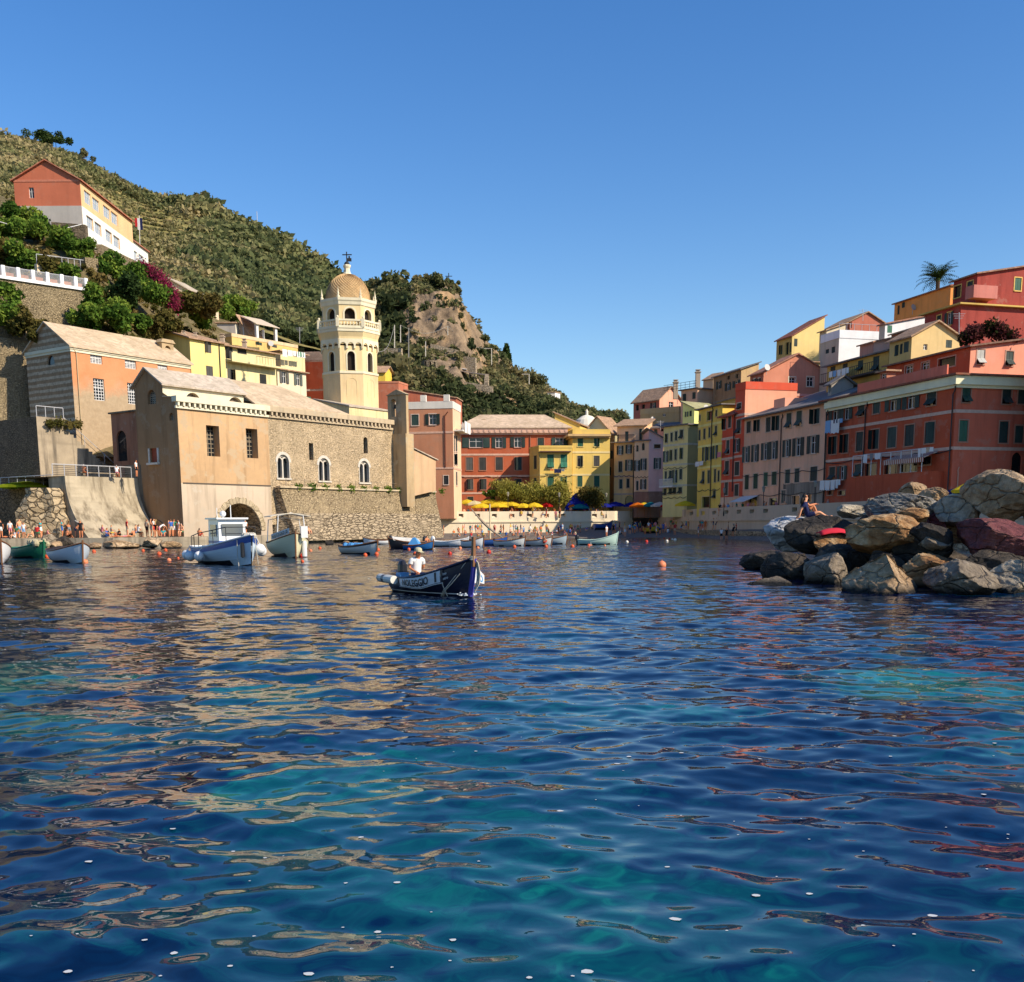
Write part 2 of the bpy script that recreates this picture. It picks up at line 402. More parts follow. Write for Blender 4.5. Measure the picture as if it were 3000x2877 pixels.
def block(label,cx,cy,Y,dl=None,pl=None,dr=None,pr=None,z0=0.,ytop=None,z1=None,wall=None,wl=(),wr=(),zk=None,roof='flat',rh=2.0,
          roofmat=None,over=0.35,bands=(),bandmat=None,cornice=None,shut=GREEN_S,trim=TRIM,name="house",cat="house",group=None,
          wall_r=None,depth=None,plinth=None,eps=0.0):
    """a house seen from its near corner (column cx at distance Y): left wall towards column pl, right wall towards column pr (or lengths)"""
    c=plan(cx,cy,Y)
    if z1 is None:z1=at(cx,ytop,Y).z
    ll=pl if isinstance(pl,float)else reach(c,dl,pl,cy);lr=pr if isinstance(pr,float)else reach(c,dr,pr,cy)
    B=c+dl*ll;D=c+dr*lr;E=B+dr*lr
    ctr=(c+E)/2
    root=thing(name,label,cat,(ctr.x,ctr.y,z0),group)
    FL=Fac(c,B);FR=Fac(c,D);FL.n=-dr if abs(FL.n.dot(dr))>.5 and FL.n.dot(dr)>0 else FL.n;FR.n=-dl if FR.n.dot(dl)>0 else FR.n
    mb=MB();wins=[]
    for F,ws,wi in((FL,wl,0),(FR,wr,1)):
        hs=[]
        for w in ws:
            h=hole_of(F,zk,w)
            h=(max(h[0],.05),min(h[1],F.len-.05),max(h[2],z0),min(h[3],z1-.1))+h[4:]
            if h[1]-h[0]<.2 or h[3]-h[2]<.2:continue
            hs.append(h);wins.append((F,h,w[4]if len(w)>4 else 'c',w[5]if len(w)>5 else shut))
        panel(mb,F,0,F.len,z0,z1,hs,0.2,m=wi if wall_r else 0)
    q=lambda p,zz:(p.x,p.y,zz)
    mb.quad(q(B,z0),q(E,z0),q(E,z1),q(B,z1));mb.quad(q(E,z0),q(D,z0),q(D,z1),q(E,z1))
    mb.quad(q(B,z1-.03),q(c,z1-.03),q(D,z1-.03),q(E,z1-.03))
    ridge=None
    if roof=='gl': # ridge parallel to the left wall: gable in the right wall
        a,b=(c+D)/2,(B+E)/2;ridge=(a,b)
        mb.quad(q(c,z1),q(D,z1),q(a,z1+rh),m=1 if wall_r else 0);mb.quad(q(E,z1),q(B,z1),q(b,z1+rh))
    elif roof=='gr':
        a,b=(c+B)/2,(D+E)/2;ridge=(a,b)
        mb.quad(q(B,z1),q(c,z1),q(a,z1+rh));mb.quad(q(D,z1),q(E,z1),q(b,z1+rh))
    elif roof=='ml': # single slope rising away from the left wall
        mb.quad(q(c,z1),q(D,z1),q(D,z1+rh),m=1 if wall_r else 0);mb.quad(q(E,z1),q(B,z1),q(E,z1+rh));mb.quad(q(D,z1),q(E,z1),q(E,z1+rh),q(D,z1+rh))
    elif roof=='mr': # rising away from the right wall
        mb.quad(q(B,z1),q(c,z1),q(B,z1+rh));mb.quad(q(D,z1),q(E,z1),q(E,z1+rh));mb.quad(q(E,z1),q(B,z1),q(B,z1+rh),q(E,z1+rh))
    w_o=mb.build("wall",[wall]+([wall_r]if wall_r else[]),root)
    rm=roofmat or slate((0.30,0.27,0.24));rb=MB();T=.16
    def slab(p,zz):
        rb.hexa([(a.x,a.y,b)for a,b in zip(p,zz)],[(a.x,a.y,b+T)for a,b in zip(p,zz)])
    ex=lambda p,u,v:p+dl*u+dr*v
    o=over
    if roof=='gl':
        k=rh/(lr/2)*o;a,b=ridge
        slab([ex(c,-o,-o),ex(a,-o,0),ex(b,o,0),ex(B,o,-o)],[z1-k,z1+rh,z1+rh,z1-k])
        slab([ex(a,-o,0),ex(D,-o,o),ex(E,o,o),ex(b,o,0)],[z1+rh,z1-k,z1-k,z1+rh])
    elif roof=='gr':
        k=rh/(ll/2)*o;a,b=ridge
        slab([ex(c,-o,-o),ex(D,-o,o),ex(b,0,o),ex(a,0,-o)],[z1-k,z1-k,z1+rh,z1+rh])
        slab([ex(a,0,-o),ex(b,0,o),ex(E,o,o),ex(B,o,-o)],[z1+rh,z1+rh,z1-k,z1-k])
    elif roof=='ml':
        k=rh/lr*o
        slab([ex(c,-o,-o),ex(D,-o,o),ex(E,o,o),ex(B,o,-o)],[z1-k,z1+rh+k,z1+rh+k,z1-k])
    elif roof=='mr':
        k=rh/ll*o
        slab([ex(c,-o,-o),ex(D,-o,o),ex(E,o,o),ex(B,o,-o)],[z1-k,z1-k,z1+rh+k,z1+rh+k])
    elif roof=='hip':
        a,b=(c*.5+B*.5),(D*.5+E*.5)
        mx=min(ll,lr)/2
        if ll>lr:r0,r1=(c+D)/2+dl*mx,(B+E)/2-dl*mx
        else:r0,r1=(c+B)/2+dr*mx,(D+E)/2-dr*mx
        P4=[ex(c,-o,-o),ex(D,-o,o),ex(E,o,o),ex(B,o,-o)]
        rb.prism([(p.x,p.y)for p in P4],z1,z1+T)
        zt=z1+T;Q=[q(p,zt)for p in P4];A_,B_=q(r0,zt+rh),q(r1,zt+rh)
        if ll>lr:rb.quad(Q[0],Q[1],A_).quad(Q[1],Q[2],B_,A_).quad(Q[2],Q[3],B_).quad(Q[3],Q[0],A_,B_)
        else:rb.quad(Q[0],Q[1],B_,A_).quad(Q[1],Q[2],B_).quad(Q[2],Q[3],A_,B_).quad(Q[3],Q[0],A_)
    elif roof=='flat':
        slab([ex(c,-o,-o),ex(D,-o,o),ex(E,o,o),ex(B,o,-o)],[z1]*4)
    elif roof=='parapet':
        for p0,p1 in((c,D),(B,c),(D,E),(E,B)):
            n=Vector(((p1-p0).y,-(p1-p0).x)).normalized()
            if n.dot(ctr-p0)>0:n=-n
            a,b,e,f=p0+n*.06,p1+n*.06,p1-n*.16,p0-n*.16
            rb.hexa([q(a,z1),q(b,z1),q(e,z1),q(f,z1)],[q(a,z1+rh),q(b,z1+rh),q(e,z1+rh),q(f,z1+rh)])
    rb.build("roof",rm,root)
    if cornice:
        ch,cn,cm=cornice;cb=MB()
        for F,oo in((FL,1),(FR,0)):
            cb.fbox(F,-cn if oo else 0.0,F.len,0.003,cn,z1-ch,z1-.02)
            cb.fbox(F,-cn*.5 if oo else 0.0,F.len,0.004,cn*.5,z1-ch-.25,z1-ch-.002)
        cb.build("cornice",cm,root)
    if bands:
        bb=MB()
        for by in bands:
            zz=at(cx,by,Y).z
            for F in(FL,FR):bb.fbox(F,0.02 if F is FR else-.04,F.len,.003,.05,zz-.14,zz+.14)
        bb.build("string_course",bandmat or paint((0.66,0.50,0.40)),root)
    for F,h,k,sh in wins:add_window(root,F,h,k if k!='a' else 'd',sh,trim)
    return root,FL,FR,z1
def pipe(root,F,s,z0,z1,n=.1,mat=IRON,r=.06,elbow=0.5):
    MB().tube([F.P(s,z0,n),F.P(s,z1-.7,n),F.P(s-elbow*.5,z1-.35,n),F.P(s-elbow,z1-.1,n+.2)],r,6).build("downpipe",mat,root)
def chimney(root,p,zb,h,w=.55,mat=None):
    b=MB();x,y=p[0],p[1]
    b.box(x-w/2,x+w/2,y-w/2,y+w/2,zb-1.0,zb+h);b.box(x-w*.65,x+w*.65,y-w*.65,y+w*.65,zb+h+.003,zb+h+.15)
    b.box(x-w*.35,x+w*.35,y-w*.35,y+w*.35,zb+h+.153,zb+h+.4);b.box(x-w*.55,x+w*.55,y-w*.55,y+w*.55,zb+h+.403,zb+h+.48)
    return b.build("chimney",mat or plaster((0.45,0.36,0.27)),root)
def overlay(root,nm,F,s0,s1,z0,z1,holes,mat,n=.03):
    return panel(MB(),F.shift(n),s0,s1,z0,z1,[h[:4]+(False,n+.02)for h in holes],n).build(nm,mat,root)
# ================================================================ LEFT SHORE
OCHRE=lin(214,160,104);YEL=lin(242,216,104);CHURCH=(0.56,0.36,0.19)
STONE_W=stone((0.82,0.63,0.40),(0.62,0.47,0.29),(0.42,0.32,0.19),4.8,2.2,.9,name="rubble_stone",wob=.35)
STONE_B=stone((0.52,0.41,0.27),(0.34,0.27,0.18),(0.08,0.06,0.04),1.25,3.2,1.0,name="layered_rock_stone",wob=0.5)
STONE_G=stone((0.42,0.33,0.20),(0.28,0.22,0.13),(0.14,0.11,0.07),3.8,1.8,0.9,name="garden_wall_stone")
SLATE_L=slate((0.60,0.46,0.31));SLATE_P=slate((0.56,0.47,0.37))
CONC=concrete((0.38,0.31,0.22));CONC_D=concrete((0.24,0.19,0.13),name="dark_concrete")
# ---- church: aisle wall along the quay, raised nave, west wall, bell gable
cc=plan(530,1400,100);FCH=Fac(cc,cc+DL_R*60);FCW=Fac(cc,cc+DL_L*12)
church=thing("church","harbour church with brown plaster, rubble stone wall and arched boat passage at quay level","church",(cc.x,cc.y,0))
Lp=FCH.at(788,1300)[0];Ls=FCH.at(1133,1330)[0]
zc=FCH.at(517,1190)[1];sA=FCW.at(476,1140)[0];sN=FCW.at(400,1250)[0];zcl=FCW.at(476,1125)[1];zap=FCW.at(427,1080)[1];zai=FCW.at(476,1166)[1]
PL=plaster(CHURCH,0.75);PLL=plaster((0.64,0.51,0.37),0.7);PLW=plaster((0.72,0.66,0.48),0.25)
zband=FCH.at(660,1419)[1]
hg=[FCH.rect('C',565,870,660,1095)+(False,0.9),FCH.rect('C',856,893,940,1108)+(False,0.9)]
b=MB();panel(b,FCH,0,Lp,zband,zc,hg);b.build("plaster_wall",PL,church)
ha=FCH.rect('C',648,1440,962,1668);ha=(ha[0],ha[1],0.95,ha[3],True,5.0)
b=MB();panel(b,FCH,0,Lp,0.3,zband,[ha],5.0,0,1)
b.quad(FCH.P(ha[0]-2,.3,-5),FCH.P(ha[1]+2,.3,-5),FCH.P(ha[1]+2,9,-5),FCH.P(ha[0]-2,9,-5),m=1)
b.build("lower_wall",[PLL,STONE_B],church)
b=MB();r0=(ha[1]-ha[0])/2;mid=(ha[0]+ha[1])/2;cz=ha[3]-r0
for k in range(22):
    w0,w1=math.pi*(k+.04)/22,math.pi*(k+.96)/22;r1=r0+.55+.08*(k%2)
    pp=[(mid+r*math.cos(w),cz+r*math.sin(w))for r,w in((r0+.01,w0),(r1,w0),(r1,w1),(r0+.01,w1))]
    b.hexa([FCH.P(p[0],p[1],.004)for p in pp],[FCH.P(p[0],p[1],.09)for p in pp])
b.build("arch_ring",stone((0.55,0.45,0.30),(0.42,0.34,0.22),(0.3,0.24,0.15),1.2,1.0,0.5,name="voussoir_stone"),church)
for h in hg:add_window(church,FCH,h,'g',trim=None,frame=paint((0.30,0.24,0.16)),D=0.55)
MB().fbox(FCH,.2,Lp,.003,.05,zband-.06,zband+.06).build("cable",flat((0.10,0.08,0.06)),church)
# stone bay
bif=[FCH.rect('D',190,872,310,1098)+(True,.5),FCH.rect('D',570,905,678,1122)+(True,.5),FCH.rect('D',945,930,1042,1138)+(True,.5)]
slot=[FCH.rect('D',487,778,527,932)+(False,.7),FCH.rect('D',987,722,1025,872)+(True,.5)]
b=MB();panel(b,FCH,Lp,Ls+2,2.0,zc,bif+slot,.5);b.build("stone_wall",STONE_W,church)
MARB=paint((0.62,0.57,0.48),name="marble")
for h in bif:
    s0,s1,z0_,z1_=h[:4];w=s1-s0;o=MB();md=(s0+s1)/2;r=w/2;cz_=z1_-r
    o.quad(FCH.P(s0,z0_,-.45),FCH.P(s1,z0_,-.45),FCH.P(s1,z1_,-.45),FCH.P(s0,z1_,-.45),m=0)
    o.fbox(FCH,md-.09,md+.09,-.40,-.1,z0_,cz_+.25,1);o.fbox(FCH,s0,s0+.1,-.4,.03,z0_,cz_,1);o.fbox(FCH,s1-.1,s1,-.4,.03,z0_,cz_,1)
    for k in range(10):
        w0,w1=math.pi*k/10,math.pi*(k+1)/10
        pp=[(md+q*math.cos(a),cz_+q*math.sin(a))for q,a in((r-.12,w0),(r+.18,w0),(r+.18,w1),(r-.12,w1))]
        o.hexa([FCH.P(p[0],p[1],-.3)for p in pp],[FCH.P(p[0],p[1],.05)for p in pp],1)
    for c_ in(s0+w*.27,s1-w*.27): # tracery: two small pointed heads
        for k in range(6):
            w0,w1=math.pi*k/6,math.pi*(k+1)/6;q=w*.19
            pp=[(c_+a*math.cos(x),cz_+.1+a*math.sin(x))for a,x in((q,w0),(q+.13,w0),(q+.13,w1),(q,w1))]
            o.hexa([FCH.P(p[0],p[1],-.38)for p in pp],[FCH.P(p[0],p[1],-.14)for p in pp],1)
    o.fbox(FCH,s0+.1,s1-.1,-.42,-.2,cz_+r*.62,z1_,1);o.fbox(FCH,s0-.12,s1+.12,-.3,.14,z0_-.18,z0_-.003,1)
    o.build("window",[glass(),MARB],church)
for h in slot:
    MB().quad(FCH.P(h[0],h[2],-.49),FCH.P(h[1],h[2],-.49),FCH.P(h[1],h[3],-.49),FCH.P(h[0],h[3],-.49)).build("window",glass(),church)
# cornice with corbels
for(a,e,mt,nm)in((-.35,Lp,PLW,"white_cornice"),(Lp+.002,Ls+1.0,plaster((0.52,0.41,0.27),.6),"stone_cornice")):
    b=MB();b.fbox(FCH,a,e,-.3,.42,zc+.42,zc+.95);b.fbox(FCH,a+.05,e,.004,.22,zc-.18,zc+.04)
    k=a+.2
    while k<e-.3:b.fbox(FCH,k,k+.22,.002,.36,zc+.043,zc+.417);k+=.62
    b.build(nm,mt,church)
# base of layered masonry under the stone bay
zb0=FCH.at(860,1428)[1];Le=FCH.at(1258,1440)[0]
b=MB();n=26;rows=[(zb0-.12,.95),(zb0-1.2,1.1),(3.2,1.35),(2.0,1.7),(0.3,2.2)];rr=random.Random(3)
G=[[FCH.P(Lp+.35+(Le-Lp-.35)*i/n+(0.25*j if i==0 else 0),zz,nn+(rr.uniform(-.1,.22)if j>1 else rr.uniform(-.03,.03)))for i in range(n+1)]for j,(zz,nn)in enumerate(rows)]
for j in range(4):
    for i in range(n):b.quad(G[j+1][i],G[j+1][i+1],G[j][i+1],G[j][i],m=0 if j<2 else 1)
b.quad(FCH.P(Lp+.35,zb0,-.5),G[0][0],G[0][n],FCH.P(Le,zb0,-.5))
for i in(0,n):b.quad(*[G[j][i]for j in range(5)],FCH.P(Lp+.35 if i==0 else Le,.3,-.5),FCH.P(Lp+.35 if i==0 else Le,zb0,-.5),m=1)
b.build("base_wall",[stone((.58,.45,.27),(.42,.32,.19),(.22,.16,.10),4.2,1.9,1.0,name="stained_rubble"),STONE_B],church)
MB().fbox(FCH,Lp+.3,Le,.5,1.15,zb0-.12,zb0+.06).build("ledge",plaster((.60,.48,.31),.8),church)
b=MB()
for k in range(9):
    s_=Lp+1.5+k*2.6;b.tube([FCH.P(s_,zb0,.7),FCH.P(s_,zb0+.95,.7)],.03,5)
b.tube([FCH.P(Lp+1.5,zb0+.8,.7),FCH.P(Lp+22.3,zb0+.8,.7)],.015,4);b.build("rope_railing",flat((0.25,0.2,0.15)),church)
# west wall with its gable; its shade is put into a darker plaster
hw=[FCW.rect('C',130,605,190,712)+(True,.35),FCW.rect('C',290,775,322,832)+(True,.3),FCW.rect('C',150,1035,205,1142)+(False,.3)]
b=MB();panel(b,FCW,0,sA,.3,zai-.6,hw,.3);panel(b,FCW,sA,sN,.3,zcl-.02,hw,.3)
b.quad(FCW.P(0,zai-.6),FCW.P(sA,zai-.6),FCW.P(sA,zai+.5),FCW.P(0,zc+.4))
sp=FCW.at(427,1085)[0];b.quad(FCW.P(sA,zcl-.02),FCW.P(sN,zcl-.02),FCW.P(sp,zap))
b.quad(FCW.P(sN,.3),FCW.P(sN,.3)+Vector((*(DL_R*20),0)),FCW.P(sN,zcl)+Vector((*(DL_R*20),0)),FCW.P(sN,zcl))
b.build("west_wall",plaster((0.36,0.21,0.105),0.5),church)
for h in hw[:2]:add_window(church,FCW,h,'g',trim=None,frame=paint((0.35,0.28,0.2)),D=.3)
h=hw[2];d_=MB();d_.fbox(FCW,h[0],h[1],-.28,-.2,h[2],h[3],0)
for a0,a1 in((h[0]-.22,h[0]),(h[1],h[1]+.22)):d_.fbox(FCW,a0,a1,.003,.08,h[2],h[3],1)
d_.fbox(FCW,h[0]-.3,h[1]+.3,.003,.3,h[2]-.2,h[2],1);d_.build("door",[paint((0.35,0.07,0.03)),MARB],church)
# nave above the aisle roof
Lc=FCH.at(752,1150)[0];b=MB();FCL=FCH.shift(-sA)
hl=[FCL.rect('C',408,628,520,684)+(True,.5),FCL.rect('C',722,660,830,714)+(True,.5)]
hl=[(h[0],h[1],h[3]-(h[1]-h[0])/2,h[3],True,.5)for h in hl]
zbot=zai-.4
panel(b,FCL,.0,Lc,zbot,zcl,hl,.5);b.quad(FCL.P(Lc,zbot),FCL.P(Lc,zbot,-(sN-sA)),FCL.P(Lc,zcl,-(sN-sA)),FCL.P(Lc,zcl))
b.quad(FCL.P(Lc,zcl),FCL.P(Lc,zcl,-(sN-sA)),FCL.P(Lc,zap,-(sp-sA)));b.build("nave_wall",PLW,church)
for h in hl:add_window(church,FCL,h,'g',trim=None,frame=paint((0.38,0.28,0.2)),D=.45)
b=MB()
def roofslab(b,p,t=.16,m=0):b.hexa(p,[(q[0],q[1],q[2]+t)for q in p],m)
roofslab(b,[FCL.P(-.3,zcl-.15,.35),FCL.P(Lc+.3,zcl-.15,.35),FCL.P(Lc+.3,zap,-(sp-sA)),FCL.P(-.3,zap,-(sp-sA))])
roofslab(b,[FCL.P(-.3,zap,-(sp-sA)),FCL.P(Lc+.3,zap,-(sp-sA)),FCL.P(Lc+.3,zcl-.15,-(sN-sA)-.35),FCL.P(-.3,zcl-.15,-(sN-sA)-.35)])
b.build("nave_roof",SLATE_P,church)
b=MB();roofslab(b,[FCH.P(-.1,zc+.80,0.1),FCH.P(Lc,zc+.80,0.1),FCH.P(Lc,zai+.1,-sA),FCH.P(-.1,zai+.1,-sA)],.1)
zr0=FCH.at(950,1220)[1];Lr=FCH.at(1030,1200)[0]
zr1=zr0+3.4
roofslab(b,[FCH.P(Lc+.05,zc+1.0,-.4),FCH.P(Lr,zc+1.0,-.4),FCH.P(Lr-5.5,zr1,-5.6),FCH.P(Lc+.05,zr1,-5.6)])
b.quad(FCH.P(Lr,zc+.9,-.4),FCH.P(Lr-5.5,zr1,-5.6),FCH.P(Lr-5.5,zc-2,-9),FCH.P(Lr,zc-2,-9))
b.build("aisle_roof",SLATE_L,church)
# buttress with bell gable, sloping end wall
ce=FCH.P(FCH.at(1178,1350)[0]-1.2,0,1.9);ce=Vector((ce.x,ce.y));FE=Fac(ce,ce+DL_R*30)
q=lambda x,y:FE.at(*z('D',x,y))
pe=[q(1345,1215),q(1650,1215),q(1650,925),q(1440,828),q(1395,655),q(1335,645)]
pe=[(0,.6+4.5)]+[(p[0],p[1])for p in pe[1:5]]+[(0,pe[5][1])]
b=MB();n_=len(pe);F0=[FE.P(p[0],p[1],0)for p in pe];F1=[FE.P(p[0],p[1],-2.6)for p in pe]
b.quad(*F0);b.quad(*F1[::-1])
for k in range(n_):b.quad(F0[k],F1[k],F1[(k+1)%n_],F0[(k+1)%n_])
b.build("end_wall",plaster((0.60,0.40,0.23),.4),church)
b=MB();e0,e1=pe[3],pe[2];roofslab(b,[FE.P(e0[0],e0[1],.2),FE.P(e1[0]+.3,e1[1]-.15,.2),FE.P(e1[0]+.3,e1[1]-.15,-2.8),FE.P(e0[0],e0[1],-2.8)],.12)
b.build("end_roof",SLATE_P,church)
p0,p1,p2=FE.at(*z('D',1395,650)),FE.at(*z('D',1548,728)),FE.at(*z('D',1525,850));b=MB()
b.quad(FE.P(p0[0],p2[1]-2,-3),FE.P(p2[0],p2[1]-2,-3),FE.P(p2[0],p1[1],-3),FE.P(p0[0],p0[1],-3));b.build("gable_stone_wall",STONE_G,church)
b=MB();roofslab(b,[FE.P(p0[0],p0[1],-2.7),FE.P(p1[0],p1[1]-.1,-2.7),FE.P(p1[0],p1[1]-.1,-6),FE.P(p0[0],p0[1],-6)],.15);b.build("gable_roof",SLATE_P,church)
cg=FE.xy(-.15,.12);FB=Fac(cg,cg+DL_L*5);FB.n=-DL_R;a0=0;a1=FB.at(1136,1200)[0];zb_=FB.at(1155,1250)[1];zt_=FB.at(1155,1158)[1];md=(a0+a1)/2
hh=FB.rect('D',1238,372,1284,535)+(True,.4);b=MB();panel(b,FB,a0,a1,4,zt_,[hh],.4);panel(b,FB.shift(-.4),a0,a1,4,zt_,[hh],0.02)
for a in(a0,a1):b.quad(FB.P(a,4),FB.P(a,4,-.4),FB.P(a,zt_,-.4),FB.P(a,zt_))
b.hexa([FB.P(a0-.15,zt_,.15),FB.P(a1+.15,zt_,.15),FB.P(a1+.15,zt_,-.55),FB.P(a0-.15,zt_,-.55)],[FB.P(md-.1,zt_+.6,.1),FB.P(md+.1,zt_+.6,.1),FB.P(md+.1,zt_+.6,-.5),FB.P(md-.1,zt_+.6,-.5)])
b.fbox(FB,-.1,a1+.1,-1.1,.3,4,zb_-.9)
b.build("bell_gable",plaster((0.50,0.36,0.20),.8),church)
pb=FB.P((hh[0]+hh[1])/2,hh[3]-.6,-.35);MB().lathe([(.03,.0),(.12,-.05),(.16,-.3),(.24,-.5)],pb,12).build("bell",flat((0.05,0.04,0.03),.4),church)
# ---- bell tower
tc=plan(1026,1100,137);TR=82.5*133.5/3000;ta=math.atan2(-tc.y,-tc.x)
tower=thing("bell_tower","tall cream octagonal bell tower with balustrade and tiled ochre dome","bell tower",(tc.x,tc.y,10))
TY=133.5;tz=lambda yE:at(1026,680+yE/3.1325,TY).z
TP=plaster((0.78,0.60,0.32),.28);TP2=plaster((0.74,0.55,0.30),.3);TW=plaster((0.76,0.68,0.48),.2)
def octa(r,off=0.0):return[tc+Vector((math.cos(ta+R_(25.6+45*k)),math.sin(ta+R_(25.6+45*k))))*r for k in range(8)]
# faces run so that face 0.. are seen: build each face as a facade with openings
def shaft(nm,r,z0,z1,mat,op=None,trimw=.16,deep=.35):
    P=octa(r);b=MB();hs_all=[]
    for k in range(8):
        F=Fac(P[k],P[(k+1)%8]);cen=(P[k]+P[(k+1)%8])/2-tc;F.n=cen.normalized();hs=[]
        if op:w,a,c=op;hs=[(F.len/2-w/2,F.len/2+w/2,a,c,True,deep)]
        panel(b,F,0,F.len,z0,z1,hs,deep);hs_all.append((F,hs))
    b.build(nm,mat,tower)
    for F,hs in hs_all:
        for h in hs:
            if F.n.dot(-tc.normalized())<-.1:continue
            o=MB();a_,c_,d_,e_=h[:4];r_=(c_-a_)/2;cz_=e_-r_;m_=(a_+c_)/2
            o.quad(F.P(a_,d_,-deep+.02),F.P(c_,d_,-deep+.02),F.P(c_,e_,-deep+.02),F.P(a_,e_,-deep+.02),m=0)
            o.fbox(F,a_-trimw,a_,.003,.05,d_,cz_,1);o.fbox(F,c_,c_+trimw,.003,.05,d_,cz_,1)
            for k in range(8):
                w0,w1=math.pi*k/8,math.pi*(k+1)/8
                pp=[(m_+q_*math.cos(x),cz_+q_*math.sin(x))for q_,x in((r_,w0),(r_+trimw,w0),(r_+trimw,w1),(r_,w1))]
                o.hexa([F.P(p[0],p[1],.003)for p in pp],[F.P(p[0],p[1],.05)for p in pp],1)
            o.build("window",[flat((0.02,0.014,0.01),.9,name="dark_opening"),TW],tower)
    return hs_all
zs={k:tz(v)for k,v in dict(base=1900,ledge=1272,arch=1040,flare0=1000,slab=880,rail=800,corn=628,dome=606).items()}
def ring(nm,prof,mat,k=8):
    b=MB();b.lathe([(r,h)for r,h in prof],(tc.x,tc.y,0),k,0,ta+R_(25.6));return b.build(nm,mat,tower)
lo=shaft("lower_shaft",TR*1.02,zs['base'],zs['ledge']-.35,TP2)
for F,_ in lo: # blind arched niches
    if F.n.dot(-tc.normalized())<.2:continue
    o=MB();m_=F.len/2;zb_,zt_=tz(1505),tz(1385);r_=.62
    for a_ in(m_-r_-.06,m_+r_-.0):o.fbox(F,a_,a_+.06,.002,.035,zb_,zt_)
    for k in range(10):
        w0,w1=math.pi*k/10,math.pi*(k+1)/10
        pp=[(m_+q_*math.cos(x),zt_+q_*math.sin(x))for q_,x in((r_,w0),(r_+.06,w0),(r_+.06,w1),(r_,w1))]
        o.hexa([F.P(p[0],p[1],.002)for p in pp],[F.P(p[0],p[1],.035)for p in pp])
    o.build("blind_arch",TP,tower)
ring("ledge",[(TR*1.02,zs['ledge']-.35),(TR*1.05,zs['ledge']-.3),(TR*1.05,zs['ledge']-.05),(TR,zs['ledge'])],TW)
shaft("middle_shaft",TR,zs['ledge'],zs['arch'],TP,(.95,zs['ledge']+.05,tz(1090)))
for F,_ in lo: # corbel table of small arches
    F2=Fac(F.p0,F.p0+F.t);F2.n=F.n;o=MB();L_=F.len;zt_=zs['flare0'];zb_=zs['arch'];w_=L_/3
    for j in range(3):
        c_=w_*(j+.5)
        for k in range(8):
            w0,w1=math.pi*k/8,math.pi*(k+1)/8;rr_=w_*.40
            a0_,a1_=(c_+rr_*math.cos(w0),zb_+rr_*math.sin(w0)),(c_+rr_*math.cos(w1),zb_+rr_*math.sin(w1))
            o.hexa([F.P(a0_[0],a0_[1],-.1),F.P(a0_[0],zt_+.3,-.1),F.P(a1_[0],zt_+.3,-.1),F.P(a1_[0],a1_[1],-.1)],[F.P(a0_[0],a0_[1],.16),F.P(a0_[0],zt_+.3,.16),F.P(a1_[0],zt_+.3,.16),F.P(a1_[0],a1_[1],.16)])
        for e_ in(c_-w_*.5,c_+w_*.40):o.fbox(F,e_,e_+w_*.1,-.1,.157,zb_-.35,zt_+.3)
    o.build("arch_frieze",TW,tower)
ring("flared_drum",[(TR+.12,zs['arch']+.75),(TR+.14,zs['slab']-1.9),(TR+.2,zs['slab']-1.0),(TR+.42,zs['slab']-.45)],TP)
ring("gallery_slab",[(TR+.42,zs['slab']-.45),(TR+.5,zs['slab']-.4),(TR+.5,zs['slab']-.1),(TR+.57,zs['slab']-.05),(TR+.57,zs['slab']+.1),(TR*.8,zs['slab']+.1)],TW)
b=MB();P=octa(TR+.43);ht=zs['rail']-zs['slab']
for k in range(8):
    F=Fac(P[k],P[(k+1)%8]);F.n=((P[k]+P[(k+1)%8])/2-tc).normalized()
    b.fbox(F,-.05,F.len+.05,-.1,.1,zs['rail']-.22,zs['rail']);b.fbox(F,0,F.len,-.09,.09,zs['slab']+.1,zs['slab']+.28)
    for j in range(7):
        s_=F.len*(j+1)/8;b.lathe([(.05,0),(.11,ht*.22),(.05,ht*.42),(.08,ht*.5)],F.P(s_,zs['slab']+.28,0),6)
for k in range(8):
    p=P[k];b.box(p.x-.2,p.x+.2,p.y-.2,p.y+.2,zs['slab']+.1,zs['rail']+.1)
b.build("balustrade",TW,tower)
b=MB()
for k in range(8):b.ball((P[k].x,P[k].y,zs['rail']+.25),.17,8)
b.build("ball_finials",TW,tower)
RU=TR*.955
up_=shaft("belfry",RU,zs['slab'],zs['corn'],TP,(1.3,zs['slab']+.9,tz(690)),.2,.5)
ring("cornice",[(RU,zs['corn']-.5),(RU+.12,zs['corn']-.4),(RU+.18,zs['corn']-.05),(RU+.28,zs['corn']+.1),(RU+.3,zs['dome']+.12),(RU*.8,zs['dome']+.14)],TW)
DT=NT("dome_tiles");sep=DT.n("TexVoronoi",feature='F1',I={"Vector":DT.P((1,1,1.1)),"Scale":2.2});sc_=DT.n("SeparateColor",I={0:sep.outputs["Color"]})
cdm=DT.mix(sc_.outputs[0],(0.52,0.34,0.16),(0.68,0.46,0.23));cdm=DT.mix(DT.ramp(DT.noise(.6,4),[(.4,0),(.7,.5)]),cdm,(0.36,0.26,0.15));DT.base(cdm,.8,.2)
zd0,zd1=zs['dome']+.1,tz(324);Rd=197/3.1325*TY/3000;prof=[]
b=MB();nr=20;nk=40 # rows of fish-scale tiles
